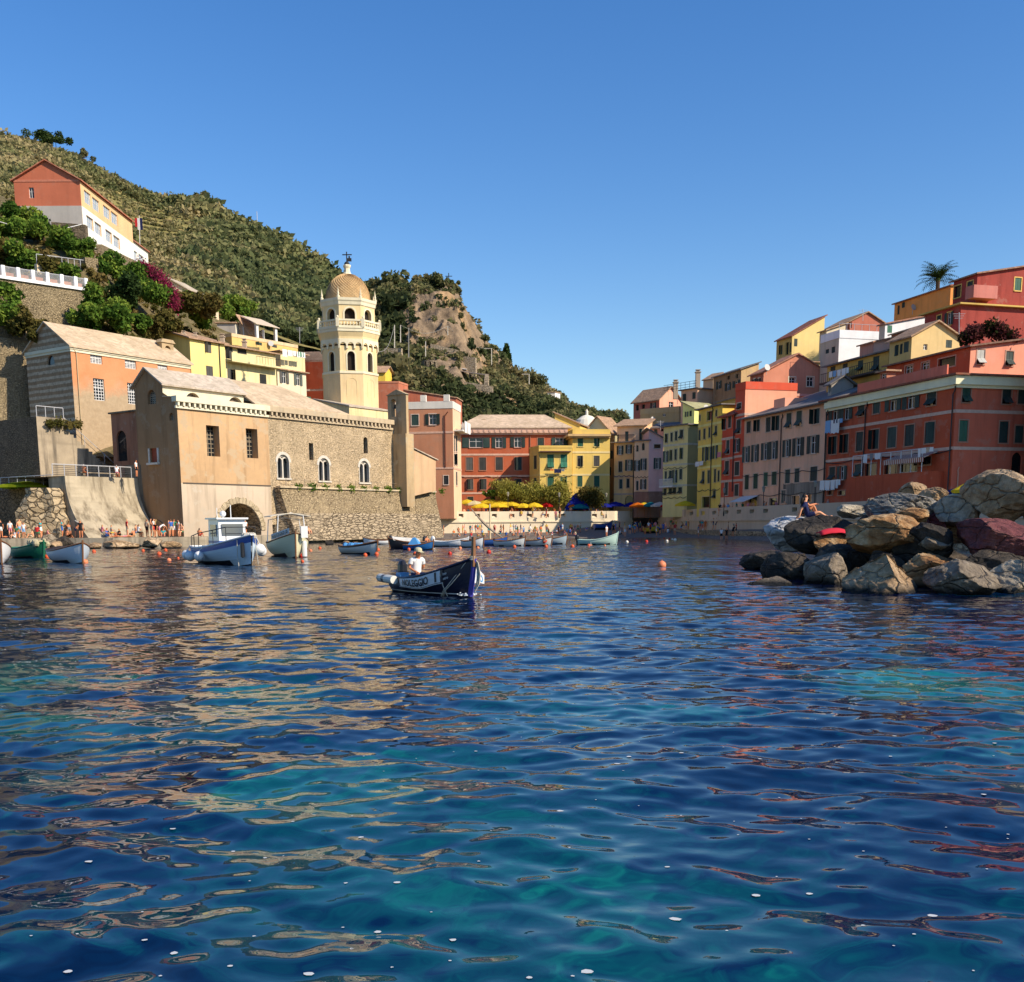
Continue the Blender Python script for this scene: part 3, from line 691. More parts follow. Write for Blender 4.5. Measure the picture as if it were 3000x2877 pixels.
for j in range(nr):
    def dome_r(u):return Rd*(1-u**2.3)**0.58 if u<1 else 0
    u0,u1=j/nr*.97,(j+1.25)/nr*.97
    r0_,r1_=dome_r(u0)+.07,dome_r(min(u1,.985))-.0
    z0_,z1_=zd0+(zd1-zd0)*u0,zd0+(zd1-zd0)*min(u1,.985)
    for k in range(nk):
        off=.5*(j%2);w0=2*math.pi*(k+off+.02)/nk;w1=2*math.pi*(k+off+.98)/nk;wm=(w0+w1)/2
        c3=lambda r,w,h:(tc.x+r*math.cos(w),tc.y+r*math.sin(w),h)
        b.quad(c3(r0_-.02,w0,z0_+.12),c3(r0_,wm,z0_-.06),c3(r0_-.02,w1,z0_+.12),c3(r1_,w1,z1_),c3(r1_,w0,z1_))
b.lathe([(dome_r(k/12)-.1,zd0+(zd1-zd0)*k/12)for k in range(12)]+[(.3,zd1)],(tc.x,tc.y,0),32)
b.build("dome",DT.m,tower)
P=octa(RU+.1)
for k in range(8):
    MB().lathe([(.2,0),(.2,.2),(.1,.28),(.14,.45),(.07,.8),(.02,1.25)],(P[k].x,P[k].y,zs['dome']+.12),8).build("finial",TW,tower)
zl=zd1;ring("lantern",[(.62,zl-.4),(.56,zl),(.42,zl+.2),(.36,zl+.65),(.48,zl+.85),(.52,zl+1.0),(.48,zl+1.1)],TW)
b=MB();b.ball((tc.x,tc.y,tz(232)),.36,12);b.tube([(tc.x,tc.y,tz(245)),(tc.x,tc.y,tz(112))],.07,6)
b.tube([(tc.x-.55,tc.y,tz(140)),(tc.x+.65,tc.y,tz(140))],.07,6)
zv=tz(188);b.box(tc.x+.05,tc.x+.6,tc.y-.03,tc.y+.03,zv-.2,zv+.2);b.box(tc.x+.22,tc.x+.42,tc.y-.03,tc.y+.03,zv+.2,zv+.45)
b.build("cross_and_vane",IRON,tower)
# yellow annex at the tower foot
an,_,_,_=block("low yellow chapel wall at the foot of the bell tower, above the church roof",1023,1200,128,DL_L,6.0,DL_R,1145,8,ytop=680+1600/3.1325,wall=plaster((0.78,0.62,0.33),.5),
                    roof='mr',rh=1.2,roofmat=SLATE_P,over=.15,name="chapel_annex",cat="building")
# ---- oratory with striped gable front
ST=NT("striped_masonry");zz=ST.n("SeparateXYZ",I={0:ST.P()}).outputs[2]
band=ST.n("Math",operation='FRACT',I={0:ST.n("Math",operation='MULTIPLY',I={0:zz,1:1.55}).outputs[0]}).outputs[0]
nb=ST.noise(.9,5,.6);bb_=ST.n("Math",operation='MULTIPLY_ADD',I={0:nb,1:.4,2:band}).outputs[0]
cs_=ST.mix(ST.ramp(bb_,[(.50,0),(.56,1),(1.06,1),(1.1,0)]),(0.36,0.24,0.14),(0.58,0.45,0.31))
cs_=ST.mix(ST.ramp(zz,[(0.0,0),(1.0,1)]),cs_,cs_);cs_=ST.mix(ST.ramp(ST.noise(3,5,.7),[(.4,0),(.7,.6)]),cs_,(0.15,0.11,0.07));ST.bump(nb,.5,.1);ST.base(cs_,.95,.1)
OR=NT("weathered_orange_plaster");zz=OR.n("SeparateXYZ",I={0:OR.P()}).outputs[2]
a_=OR.noise(.5,6,.65);h_=OR.n("Math",operation='MULTIPLY_ADD',I={0:a_,1:5.0,2:zz}).outputs[0]
co=OR.mix(OR.ramp(OR.noise(.4,5),[(.35,0),(.7,1)]),(0.60,0.24,0.11),(0.62,0.30,0.15))
co=OR.mix(OR.n("MapRange",I={0:h_,1:18.2,2:20.2,3:1.0,4:0.0}).outputs[0],co,OR.mix(OR.noise(2.2,5,.7),(0.28,0.2,0.12),(0.55,0.42,0.27)));OR.bump(OR.noise(3,5,.7),.5,.06);OR.base(co,.95,.1)
orat,FOL,FOR_,zo1=block("old oratory with striped stone gable front and weathered orange side wall",213,1120,112,Vector((-.83,.555)),82,Vector((.555,.832)),560,6,ytop=1012,wall=ST.m,wall_r=OR.m,zk='B',
    wl=[(345,355,400,425,'a')],wr=[(663,345,750,415,'g'),(918,383,1000,452,'g'),(1158,422,1230,468,'g'),(688,525,768,685,'g'),(938,558,1003,712,'g')],
    roof='gr',rh=2.7,roofmat=SLATE_L,over=.3,cornice=(.35,.18,PLW),trim=None,name="oratory",cat="chapel")
FQ=FOR_;pipe(orat,FQ,FQ.at(230,1150)[0],9,zo1,.1,flat((0.5,.38,.22)),.05)
FBo=FOR_.shift(-2.3);a0,a1=FBo.at(z('B',1190,0)[0],1020)[0],FBo.at(z('B',1275,0)[0],1020)[0];zb_=zo1+1.0;zt_=FBo.at(490,z('B',0,262)[1])[1];hh=(a0+.45,a1-.45,zb_+.7,zt_-.3,True,.8)
b=MB();panel(b,FBo,a0,a1,zb_-1.2,zt_,[hh],.8);panel(b,FBo.shift(-.8),a0,a1,zb_-1.2,zt_,[hh],.02)
for a in(a0,a1):b.quad(FBo.P(a,zb_-1.2),FBo.P(a,zb_-1.2,-.8),FBo.P(a,zt_,-.8),FBo.P(a,zt_))
b.hexa([FBo.P(a0-.2,zt_,.15),FBo.P(a1+.2,zt_,.15),FBo.P(a1+.2,zt_,-.95),FBo.P(a0-.2,zt_,-.95)],[FBo.P(a0+.1,zt_+.4,.1),FBo.P(a1-.1,zt_+.4,.1),FBo.P(a1-.1,zt_+.4,-.9),FBo.P(a0+.1,zt_+.4,-.9)])
b.build("bell_gable",plaster((0.45,.33,.19),.7),orat)
# small brown gatehouse between oratory and church, with a dark arched doorway
gh,FG,FG2,_=block("brown wall with dark arched doorway between the oratory and the church",405,1300,106.5,DL_L,330,DL_R,3.0,5,ytop=1205,wall=plaster((0.36,.17,.10),.7),zk='B',wl=[(858,905,930,1130,'a')],roof='flat',roofmat=CONC_D,over=.2,trim=None,name="gatehouse",cat="building")
# ---- terraces and sea walls in front of the oratory
cu=plan(112,1300,104);FU=Fac(cu,cu+DL_R*30);FUL=Fac(cu,cu+DL_L*30)
zu=FU.at(112,1220)[1];zlow=at(190,1396,99).z
tw=thing("upper_terrace_wall","tall dark stone and concrete terrace wall with stairs below the oratory","terrace wall",(cu.x,cu.y,0))
s_st=FU.at(192,1250)[0];s_en=FU.at(362,1340)[0];z_en=zlow+.1
b=MB();b.fbox(FU,0,s_st,-14,0,1,zu,0);b.fbox(FU,s_st+.001,s_en,-2.6,-.002,1,z_en,0)
ns=16
for k in range(ns):
    a=s_st+(s_en-s_st)*k/ns;e=s_st+(s_en-s_st)*(k+1)/ns;zk_=zu-.9-(zu-.9-z_en)*(k+1)/ns
    b.fbox(FU,a+.001,e,-2.4,0.0,z_en+.002,zk_,0)
b.build("lit_wall",CONC,tw)
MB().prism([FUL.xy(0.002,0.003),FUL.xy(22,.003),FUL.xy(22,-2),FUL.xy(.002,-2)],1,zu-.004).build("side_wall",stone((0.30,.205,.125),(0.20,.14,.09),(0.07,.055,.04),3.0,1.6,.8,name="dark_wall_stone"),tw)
def railing(label,pts,h=1.0,post=.04,gap=None,mat=STEEL,name="railing",wires=4,mesh=True,r=.022):
    pts=[Vector(p)for p in pts];rl=thing(name,label,"railing",pts[0])
    b=MB()
    for p in pts:b.tube([p,p+Vector((0,0,h))],post,6)
    b.build("posts",mat,rl);b=MB()
    b.tube([p+Vector((0,0,h))for p in pts],post*1.1,6);b.build("handrail",mat,rl)
    b=MB()
    for k in range(wires):b.tube([p+Vector((0,0,h*(k+.6)/(wires+.3)))for p in pts],r,4)
    b.build("wires",flat((0.06,.06,.06),.5,.4,name="wire"),rl);return rl
railing("steel wire railing along the top terrace edge above the stairs",[FU.P(.2+(s_st-.2)*k/3,zu,-.25)for k in range(4)],1.05,wires=7)
railing("thin handrail running down the stair wall",[FU.P(s_st+(s_en-s_st)*k/3,zu-.9-(zu-.9-z_en)*k/3,-.2)for k in range(4)],1.0,.03,wires=1)
# lower terrace: curved sea wall
pl0=plan(190,1400,97.5);pl1=plan(404,1400,103.5);FS=Fac(pl0,pl1)
def prof(zz):u=max(0,min(1,(zz-.9)/(zlow-.9)));return 3.4*(1-u)**2.3
sw=thing("sea_wall","pale curved concrete sea wall flaring out to the bathing quay","sea wall",(pl0.x,pl0.y,0))
b=MB();NZ=14;zsr=[.5+(zlow-.5)*k/NZ for k in range(NZ+1)]
L_=FS.len;NS=20
for j in range(NZ):
    for i in range(NS):
        b.quad(FS.P(L_*i/NS,zsr[j],prof(zsr[j])),FS.P(L_*(i+1)/NS,zsr[j],prof(zsr[j])),FS.P(L_*(i+1)/NS,zsr[j+1],prof(zsr[j+1])),FS.P(L_*i/NS,zsr[j+1],prof(zsr[j+1])))
for s_ in(0,L_):b.quad(*[FS.P(s_,q_,prof(q_))for q_ in zsr],FS.P(s_,zlow,-3),FS.P(s_,.5,-3))
b.quad(FS.P(0,zlow),FS.P(L_,zlow),FS.P(L_+6,zlow,-9),FS.P(-1,zlow,-9));b.build("wall",concrete((0.44,.37,.26),name="pale_concrete",stain=(0.10,.075,.045)),sw)
railing("grey railing with posts along the lower terrace above the curved wall",[FS.P(-1.0+(L_+.5)*k/7,zlow,-.3)for k in range(8)],1.05,wires=6)
bs=MB().lathe([(2.6,.5),(2.1,3),(1.9,zlow+.6),(1.9,zlow+1.3),(1.6,zlow+1.3)],(FS.P(L_+1.6,0,-1.2).x,FS.P(L_+1.6,0,-1.2).y,0),20).build("round_bastion",CONC_D)
tag(bs,"dark round concrete bastion between the curved sea wall and the church","bastion")
cl=plan(155,1500,101.5);FLo=Fac(cl,cl+DL_L*25);lw=thing("low_dark_wall","low dark retaining wall under a green parasol at the left edge","retaining wall",(cl.x,cl.y,0))
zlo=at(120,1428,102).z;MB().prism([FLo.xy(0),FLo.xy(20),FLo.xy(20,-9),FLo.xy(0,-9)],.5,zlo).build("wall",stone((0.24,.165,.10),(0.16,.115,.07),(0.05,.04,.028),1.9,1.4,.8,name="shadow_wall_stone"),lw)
railing("thin pale posts on top of the low dark wall",[FLo.P(.2+k*1.6,zlo,-.3)for k in range(7)],1.2,.035,wires=1)
bench=thing("bench","long stone bench behind the lower terrace railing","bench",FS.P(6,zlow,-1.8));b=MB()
b.fbox(FS,2.5,9.5,-2.1,-1.6,zlow+.42,zlow+.5);b.build("seat",CONC,bench)
for s_ in(2.8,6,9.1):MB().fbox(FS,s_,s_+.2,-2.05,-1.65,zlow,zlow+.417).build("leg",CONC,bench)
# ---- quay
q_e=[(-330,92),(-30,93),(200,94),(330,93.5),(470,95),(600,97),(760,104),(860,108),(1000,117),(1130,126),(1262,137)]
qp=[plan(px,1570,Y)for px,Y in q_e]
b=MB();back=[plan(1240,1570,150),plan(300,1570,128),plan(-400,1570,118)]
b.prism([(p.x,p.y)for p in qp+back],-1.5,.9);quay=b.build("quay",concrete((0.42,.35,.25),name="quay_concrete"));tag(quay,kind="structure")
# ================================================================ HOUSES LEFT OF THE TOWER, BEHIND THE CHURCH
PY=plaster((0.84,0.67,0.25),.25);PYC=plaster((0.76,0.66,0.36),.5);PCR=plaster((0.74,0.64,0.44),.6);PRED=plaster((0.46,0.10,0.045),.3)
TILE=tiles((0.42,0.27,0.17));GUT=flat((0.12,.10,.08))
y1,F1,F1r,_=block("long bright yellow house with grey shutters behind the oratory roof",559,1060,135,DL_L,430,DL_R,660,9,ytop=990,wall=PY,zk='S',wl=(),
      wr=[(487,490,582,655,'c',GREY_S),(510,845,608,1005,'c',GREY_S)],roof='mr',rh=2.6,roofmat=TILE,over=.45,trim=None)
pipe(y1,F1r,F1r.at(*z('S',700,780))[0],8,26,.12)
y2,F2,F2r,zy2=block("yellow house with a long balcony and dark shuttered doors",660,1070,143.5,DL_L,4.0,DL_R,808,9,ytop=1012,wall=PYC,zk='S',
      wr=[(785,562,893,740,'c',GREY_S),(960,592,1092,770,'c',(.02,.02,.02)),(815,890,915,1045,'c',GREY_S),(1280,962,1375,1190,'f',(.022,.022,.022))],roof='mr',rh=.8,roofmat=TILE,over=.6,trim=None)
zb_=F2r.at(*z('S',1000,790))[1];bb=MB();bb.fbox(F2r,0.2,F2r.len-.1,.003,1.2,zb_-.25,zb_);bb.fbox(F2r,.2,4.5,1.05,1.2,zb_+.003,zb_+.9);bb.build("balcony",PYC,y2)
bb=MB();[bb.tube([F2r.P(4.6+k*.5,zb_,1.12),F2r.P(4.6+k*.5,zb_+.95,1.12)],.02,4)for k in range(int((F2r.len-4.8)/.5))];bb.tube([F2r.P(4.5,zb_+.95,1.12),F2r.P(F2r.len-.1,zb_+.95,1.12)],.03,4);bb.build("balcony_railing",IRON,y2)
y3,F3,F3r,_=block("cream peeling house with green shutters and a laundry terrace on top",812,1090,152,DL_L,4.0,DL_R,896,9,ytop=1082,wall=PCR,zk='S',
      wr=[(1565,925,1690,1095,'o',GREY_S),(1770,950,1885,1125,'o',(.10,.12,.10))],roof='flat',roofmat=TILE,over=.4,trim=None)
for x0,y0,x1,yy1 in((0,683,28,755),(64,695,195,775)):
    h=F3r.rect('U',x0,y0,x1,yy1);add_window(y3,F3r,(h[0],h[1],h[2],h[3],False,-.02),'o',LGREEN,None)
y3t,F3a,F3b,_=block("recessed yellow attic storey behind white laundry",822,1050,154.5,DL_L,3.0,DL_R,893,at(812,1085,152).z,ytop=1030,wall=PYC,roof='flat',roofmat=TILE,over=.5,trim=None,name="attic_storey",cat="house")
rd,F4,F4r,_=block("narrow dark red gabled house left of the bell tower",906,1120,160,Vector((-.99,.14)),4.0,Vector((.99,-.14)),960,9,ytop=1056,wall=PRED,zk='U',
      wr=[(275,420,415,555,'o',LGREEN),(325,712,395,798,'d')],roof='gl',rh=1.1,roofmat=paint((.6,.45,.35)),over=.3,bands=(1143,),trim=None)
yu,F5,F5r,zyu=block("ochre house with a planted roof terrace above the yellow houses",680,1010,160,DL_L,640,DL_R,872,14,ytop=986,wall=plaster((.72,.48,.17),.3),zk='S',
      wr=[(1218,502,1310,545,'c',GREEN_S),(1455,512,1525,580,'c',GREY_S)],roof='parapet',rh=.5,roofmat=plaster((.66,.5,.3),.4),trim=None)
pg=thing("roof_pergola","white roof pergola with canvas awning above the ochre house","pergola",F5r.P(9,zyu,-2));b=MB()
s0,s1=F5r.at(*z('S',1262,400))[0],F5r.at(*z('S',1530,400))[0]
for s_ in(s0,s1):
    for n_ in(-.4,-3.4):MB().fbox(F5r,s_-.22,s_+.22,n_-.2,n_+.2,zyu,zyu+2.6).build("post",WHITEP,pg)
b=MB();b.hexa([F5r.P(s0-.5,zyu+2.5,.1),F5r.P(s1+.5,zyu+2.5,.1),F5r.P(s1+.2,zyu+4.2,-3.8),F5r.P(s0-.1,zyu+4.2,-3.8)],[F5r.P(s0-.5,zyu+2.58,.1),F5r.P(s1+.5,zyu+2.58,.1),F5r.P(s1+.2,zyu+4.28,-3.8),F5r.P(s0-.1,zyu+4.28,-3.8)]);b.build("awning",paint((.62,.50,.36)),pg)
wh,Fw,Fwr,_=block("small grey and white rendered hut on the slope above the yellow house",690,960,166,Vector((-1,0)),636,Vector((.4,.9)),706,22,ytop=947,wall=plaster((.42,.38,.34),.4),wall_r=plaster((.76,.72,.58),.2),roof='flat',roofmat=TILE,over=.3,trim=None,name="hut",cat="hut")
sh,Fs_,Fsr,_=block("open shed with a tan tiled roof beside the white hut",726,975,166,Vector((-1,0)),702,Vector((.4,.9)),3.0,22,ytop=972,wall=plaster((.40,.28,.18),.4),roof='mr',rh=2.0,roofmat=TILE,over=.3,trim=None,name="shed",cat="shed")
for k,(px,py)in enumerate(((651,988),(716,1003),(538,968),(572,972))):
    Y=(150,150,137,138.5)[k];p=at(px,py,Y);chimney(y1 if k>1 else yu,(p.x,p.y),p.z-.9,.9 if k<2 else .35,.55 if k<2 else .4)
# ================================================================ HEAD OF THE HARBOUR
PINK=plaster((0.56,0.25,0.14),.22);PINKL=plaster((0.80,0.56,0.36),.3);REDC=plaster((0.50,0.125,0.055),.22);YC=plaster((0.76,0.53,0.14),.25);BANDP=paint((0.70,0.44,0.32));WCOR=plaster((.74,.70,.62),.2)
z_dk=2.7
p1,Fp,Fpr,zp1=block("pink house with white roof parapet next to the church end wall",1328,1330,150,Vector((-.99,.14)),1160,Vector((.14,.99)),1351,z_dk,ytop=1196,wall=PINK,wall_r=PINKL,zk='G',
      wl=[(213,325,293,447,'c'),(370,318,530,438,'o'),(575,1012,628,1110,'c',(.015,.018,.02))],wr=[(640,345,668,420,'d'),(688,560,700,740,'c'),(708,560,726,740,'c'),(690,765,704,890,'c'),(712,765,728,890,'c'),(712,970,728,1120,'c')],
      roof='parapet',rh=1.0,roofmat=WCOR,bands=(1266,1371),bandmat=BANDP,trim=paint((.7,.55,.45)))
pipe(p1,Fp,Fp.at(*z('G',592,600))[0],10,zp1-.4,.1,flat((.12,.03,.02),.6))
b=MB();s_=Fp.at(1240,1180)[0];[MB().fbox(Fp,a-.4,a+.4,-.5,.09,zp1-.001+1.0,zp1+1.9).build("chimney",WCOR,p1)for a in(Fp.at(1240,1180)[0],Fp.at(1308,1180)[0])]
b=MB();zbl=Fpr.at(*z('G',700,500))[1];b.fbox(Fpr,.5,5.5,.003,1.3,zbl-.2,zbl);b.build("balcony",WCOR,p1)
b=MB();[b.tube([Fpr.P(.6+k*.35,zbl,1.25),Fpr.P(.6+k*.35,zbl+1,1.25)],.025,4)for k in range(15)];b.tube([Fpr.P(.5,zbl+1,1.25),Fpr.P(5.6,zbl+1,1.25)],.035,4);b.build("balcony_railing",STEEL,p1)
rb1,Fq,Fqr,_=block("low terracotta house with a long sloping wall behind the pink house",1337,1180,178,Vector((-1,0)),1165,Vector((.14,.99)),5.0,6,ytop=1166,wall=plaster((.44,.14,.08),.5),roof='mr',rh=1.5,roofmat=TILE,over=.2,trim=None)
rb2,Fq2,Fqr2,_=block("terracotta block right of the bell tower with a roof terrace",1168,1150,176,Vector((-1,0)),1096,Vector((.3,.95)),4.0,6,ytop=1122,wall=plaster((.48,.16,.09),.4),roof='parapet',rh=.3,roofmat=plaster((.5,.2,.12)),trim=None)
yb2,_,_,_=block("small yellow house under a dark roof right of the bell tower",1128,1100,190,Vector((-1,0)),1090,Vector((.3,.95)),3.0,6,ytop=1088,wall=plaster((.78,.52,.08),.2),roof='gl',rh=1.0,roofmat=TILE,over=.4,trim=None)
pk2,_,_,_=block("tiny pink house with white awning above the terracotta roofs",1180,1110,205,Vector((-1,0)),1146,Vector((.3,.95)),3.0,8,ytop=1095,wall=plaster((.70,.32,.26),.2),zk='U',wl=[(1325,400,1352,432,'d'),(1372,400,1398,432,'d')],roof='flat',roofmat=TILE,over=.3,trim=None)
# red house
r1,Fr,Frr,zr1_=block("wide red house with green shutters, white bands and three roof dormers",1348,1330,164,Vector((-.06,.998)),6.5,Vector((.998,.06)),1662,z_dk,ytop=1256,wall=REDC,zk='H',
      wr=[(97,400,410,515,'o',GREEN_S),(437,397,597,517,'o'),(650,395,815,512,'o'),(960,403,1033,492,'c'),(1122,402,1300,497,'o'),
          (140,628,217,775,'c',GREY_S),(290,628,367,775,'c',GREY_S),(478,625,560,773,'c',GREY_S),(697,625,778,773,'c'),
          (150,876,220,998,'c',GREY_S),(298,876,372,998,'c',GREY_S),(486,880,558,1000,'c'),(698,876,776,985,'c'),(155,1080,222,1140,'d')],
      roof='hip',rh=2.3,roofmat=slate((.62,.47,.33)),over=.7,bands=(1332,1395,1445),bandmat=BANDP,cornice=(.7,.55,BANDP),trim=paint((.46,.2,.12)))
FR2=Frr
b=MB();k=.3
while k<Frr.len-.2:b.fbox(Frr,k,k+.28,.553,.62,zr1_-.55,zr1_-.2);k+=.85
b.build("dentils",BANDP,r1)
for xa,xb,yt,yb_ in((265,398,185,250),(725,882,198,263),(1010,1155,192,250)):
    FD=Frr.shift(-1.9);a0,a1=FD.at(*z('H',xa,230))[0],FD.at(*z('H',xb,230))[0];t1=FD.at(*z('H',(xa+xb)/2,yt))[1];t0=FD.at(*z('H',(xa+xb)/2,yb_))[1];md=a0*.35+a1*.65
    b=MB();b.hexa([FD.P(md-.9,t0-.6,0),FD.P(a1,t0-.6,0),FD.P(a1,t0-.6,-3),FD.P(md-.9,t0-.6,-3)],[FD.P(md-.9,t1-.55,0),FD.P(a1,t1-.55,0),FD.P(a1,t1-.55,-3),FD.P(md-.9,t1-.55,-3)],0)
    b.hexa([FD.P(a0-.6,t0+.25,.3),FD.P(md,t1-.3,.3),FD.P(md,t1-.3,-3.4),FD.P(a0-.6,t0+.25,-3.4)],[FD.P(a0-.6,t0+.4,.3),FD.P(md,t1,.3),FD.P(md,t1,-3.4),FD.P(a0-.6,t0+.4,-3.4)],1)
    b.hexa([FD.P(md+.003,t1-.3,.3),FD.P(a1+.4,t1-.75,.3),FD.P(a1+.4,t1-.75,-3.4),FD.P(md+.003,t1-.3,-3.4)],[FD.P(md+.003,t1,.3),FD.P(a1+.4,t1-.6,.3),FD.P(a1+.4,t1-.6,-3.4),FD.P(md+.003,t1,-3.4)],1)
    b.fbox(FD,md-.5,md+.6,.003,.06,t0-.2,t1-.75,2);b.fbox(FD,md-.38,md+.48,.063,.08,t0-.1,t1-.85,3)
    b.build("dormer",[REDC,slate((.60,.46,.33)),FRAMEW,glass()],r1)
pipe(r1,Frr,Frr.at(*z('H',875,430))[0],9,zr1_-.4,.1,flat((.25,.12,.08)))
# yellow houses
yl,Fyl,Fylr,zyl=block("yellow terrace wing with green shutters in front of the red house",1579,1400,159.8,Vector((-.34,.94)),4.0,Vector((.995,.1)),1676,z_dk,ytop=1312,wall=YC,zk='H',
      wl=[(918,605,952,760,'c'),(918,862,952,930,'c')],wr=[(1070,593,1147,748,'f',LGREEN),(1223,593,1300,748,'f',LGREEN),(1072,853,1148,975,'c',LGREEN),(1220,853,1296,950,'c',LGREEN)],
      roof='parapet',rh=.35,roofmat=YC,bands=(1391,),bandmat=plaster((.74,.56,.2)),trim=plaster((.74,.56,.2)))
b=MB();zz_=Fylr.at(*z('H',1180,560))[1];b.fbox(Fylr,.1,Fylr.len-.3,.003,.7,zz_-.12,zz_+.05);b.build("awning_roll",paint((.12,.06,.04)),yl)
pipe(yl,Fylr,.1,4,zyl-.6,.1,flat((.3,.22,.1)),.06,.2)
yh,Fyh,Fyhr,zyh=block("tall yellow house with green shutters at the corner of the square",1677,1400,160.8,Vector((-.1,.995)),9.0,Vector((.995,.1)),1786,z_dk,ytop=1272,wall=YC,zk='H',
      wr=[(1420,408,1483,502,'c',LGREEN),(1608,408,1672,502,'c',LGREEN),(1415,608,1482,733,'c',GREY_S),(1604,608,1672,730,'c',GREY_S),(1416,835,1475,965,'c',LGREEN),(1608,838,1672,965,'c',LGREEN)],
      roof='parapet',rh=.75,roofmat=YC,cornice=(.35,.8,plaster((.62,.42,.2))),bands=(1325,1391),bandmat=plaster((.78,.62,.3)),trim=plaster((.74,.56,.2)))
yk,_,_,_=block("yellow attic block with tan tiled roof behind the red house",1700,1245,172,Vector((-1,0)),1625,Vector((.3,.95)),5.0,8,ytop=1243,wall=YC,roof='mr',rh=1.8,roofmat=TILE,over=.3,trim=None)
yk2,_,_,_=block("cream gabled roof behind the tall yellow house",1788,1265,178,Vector((-.95,.3)),1715,Vector((.6,.8)),4.0,8,ytop=1262,wall=plaster((.8,.7,.4),.2),roof='gr',rh=2.4,roofmat=TILE,over=.4,trim=None)
dm=thing("white_dome","small white church dome behind the yellow roofs","dome",at(1719,1250,185));p=at(1719,1250,185)
MB().lathe([(2.5,-6),(2.5,-.6),(2.35,.2),(1.9,1.1),(1.0,1.75),(.25,2.0),(.25,2.6),(.05,3.0)],p,20).build("drum",plaster((.82,.76,.62),.2),dm)
# narrow house in the alley
al,_,_,_=block("shadowed ochre house in the narrow alley right of the yellow house",1783,1380,171,Vector((-.2,.98)),3.0,Vector((.98,.2)),1800,z_dk,ytop=1275,wall=plaster((.38,.26,.12),.4),zk='I',wr=[(124,890,152,970,'c'),(116,1048,135,1130,'c')],roof='flat',trim=None)
# ---- harbour terrace with its cream parapet wall (and niches)
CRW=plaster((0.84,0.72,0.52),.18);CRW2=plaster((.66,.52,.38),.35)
zP=3.72
def wall_run(label,pts,z0,z1,nich,mat,name="harbour_wall",th=1.2,lip=True):
    o=thing(name,label,"wall",(pts[0].x,pts[0].y,0));b=MB();lp=MB();nb=MB()
    for k in range(len(pts)-1):
        F=Fac(pts[k],pts[k+1]);F.n=F.n if F.n.dot(-pts[k])>0 else-F.n
        hs=[]
        for px,py0,py1,w in nich:
            a,zz0=F.at(px,py1);_,zz1=F.at(px,py0);hw=abs(F.at(px+w/2,py0)[0]-F.at(px-w/2,py0)[0])/2
            if a-hw>.1 and a+hw<F.len-.1:hs.append((a-hw,a+hw,zz0,zz1,False,.5))
        panel(b,F,0,F.len,z0,z1,hs,.5)
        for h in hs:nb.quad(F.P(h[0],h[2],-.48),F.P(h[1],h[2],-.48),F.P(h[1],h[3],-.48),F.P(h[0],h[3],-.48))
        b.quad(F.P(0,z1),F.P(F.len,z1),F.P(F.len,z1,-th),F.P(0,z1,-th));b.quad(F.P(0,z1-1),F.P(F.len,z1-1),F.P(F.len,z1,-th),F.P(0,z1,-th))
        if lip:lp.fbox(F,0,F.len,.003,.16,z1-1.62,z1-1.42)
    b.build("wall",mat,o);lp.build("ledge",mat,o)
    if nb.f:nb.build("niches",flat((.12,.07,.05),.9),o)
    return o
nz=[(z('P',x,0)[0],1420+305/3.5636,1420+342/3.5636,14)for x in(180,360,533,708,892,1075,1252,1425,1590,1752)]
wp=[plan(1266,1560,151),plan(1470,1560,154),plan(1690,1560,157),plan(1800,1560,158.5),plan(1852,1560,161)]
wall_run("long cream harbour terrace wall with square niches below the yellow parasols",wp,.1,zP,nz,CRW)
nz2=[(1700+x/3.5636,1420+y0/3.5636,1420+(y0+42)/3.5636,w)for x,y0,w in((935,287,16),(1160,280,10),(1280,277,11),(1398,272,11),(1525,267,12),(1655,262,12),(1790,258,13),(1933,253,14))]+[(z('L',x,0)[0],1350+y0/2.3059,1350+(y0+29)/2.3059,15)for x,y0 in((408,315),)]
wp2=[plan(1928,1540,158),plan(1985,1540,149),plan(2120,1540,128),plan(2300,1540,109),plan(2420,1540,100),plan(2700,1540,82),plan(3050,1540,66)]
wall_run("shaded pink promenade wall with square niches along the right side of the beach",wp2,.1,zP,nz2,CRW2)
b=MB()
for k in range(1,len(wp2)-1):
    F=Fac(wp2[k],wp2[k+1]);b.fbox(F,0,F.len,.01,1.5,-.8,.95)
tag(b.build("rock_footing",STONE_B),"dark layered rock footing under the promenade wall","footing")
dk=MB();dk.prism([(p.x,p.y+.7)for p in wp]+[tuple(plan(1852,1500,185)),tuple(plan(1200,1500,185))],1.0,z_dk);tag(dk.build("square",concrete((.34,.30,.25))),kind="structure")
dk=MB();dk.prism([(p.x+.6,p.y+.3)for p in wp2]+[tuple(plan(3150,1500,75)),tuple(plan(3150,1500,160)),tuple(plan(1928,1500,185))],1.0,z_dk);tag(dk.build("promenade",concrete((.34,.30,.25),name="paving")),kind="structure")
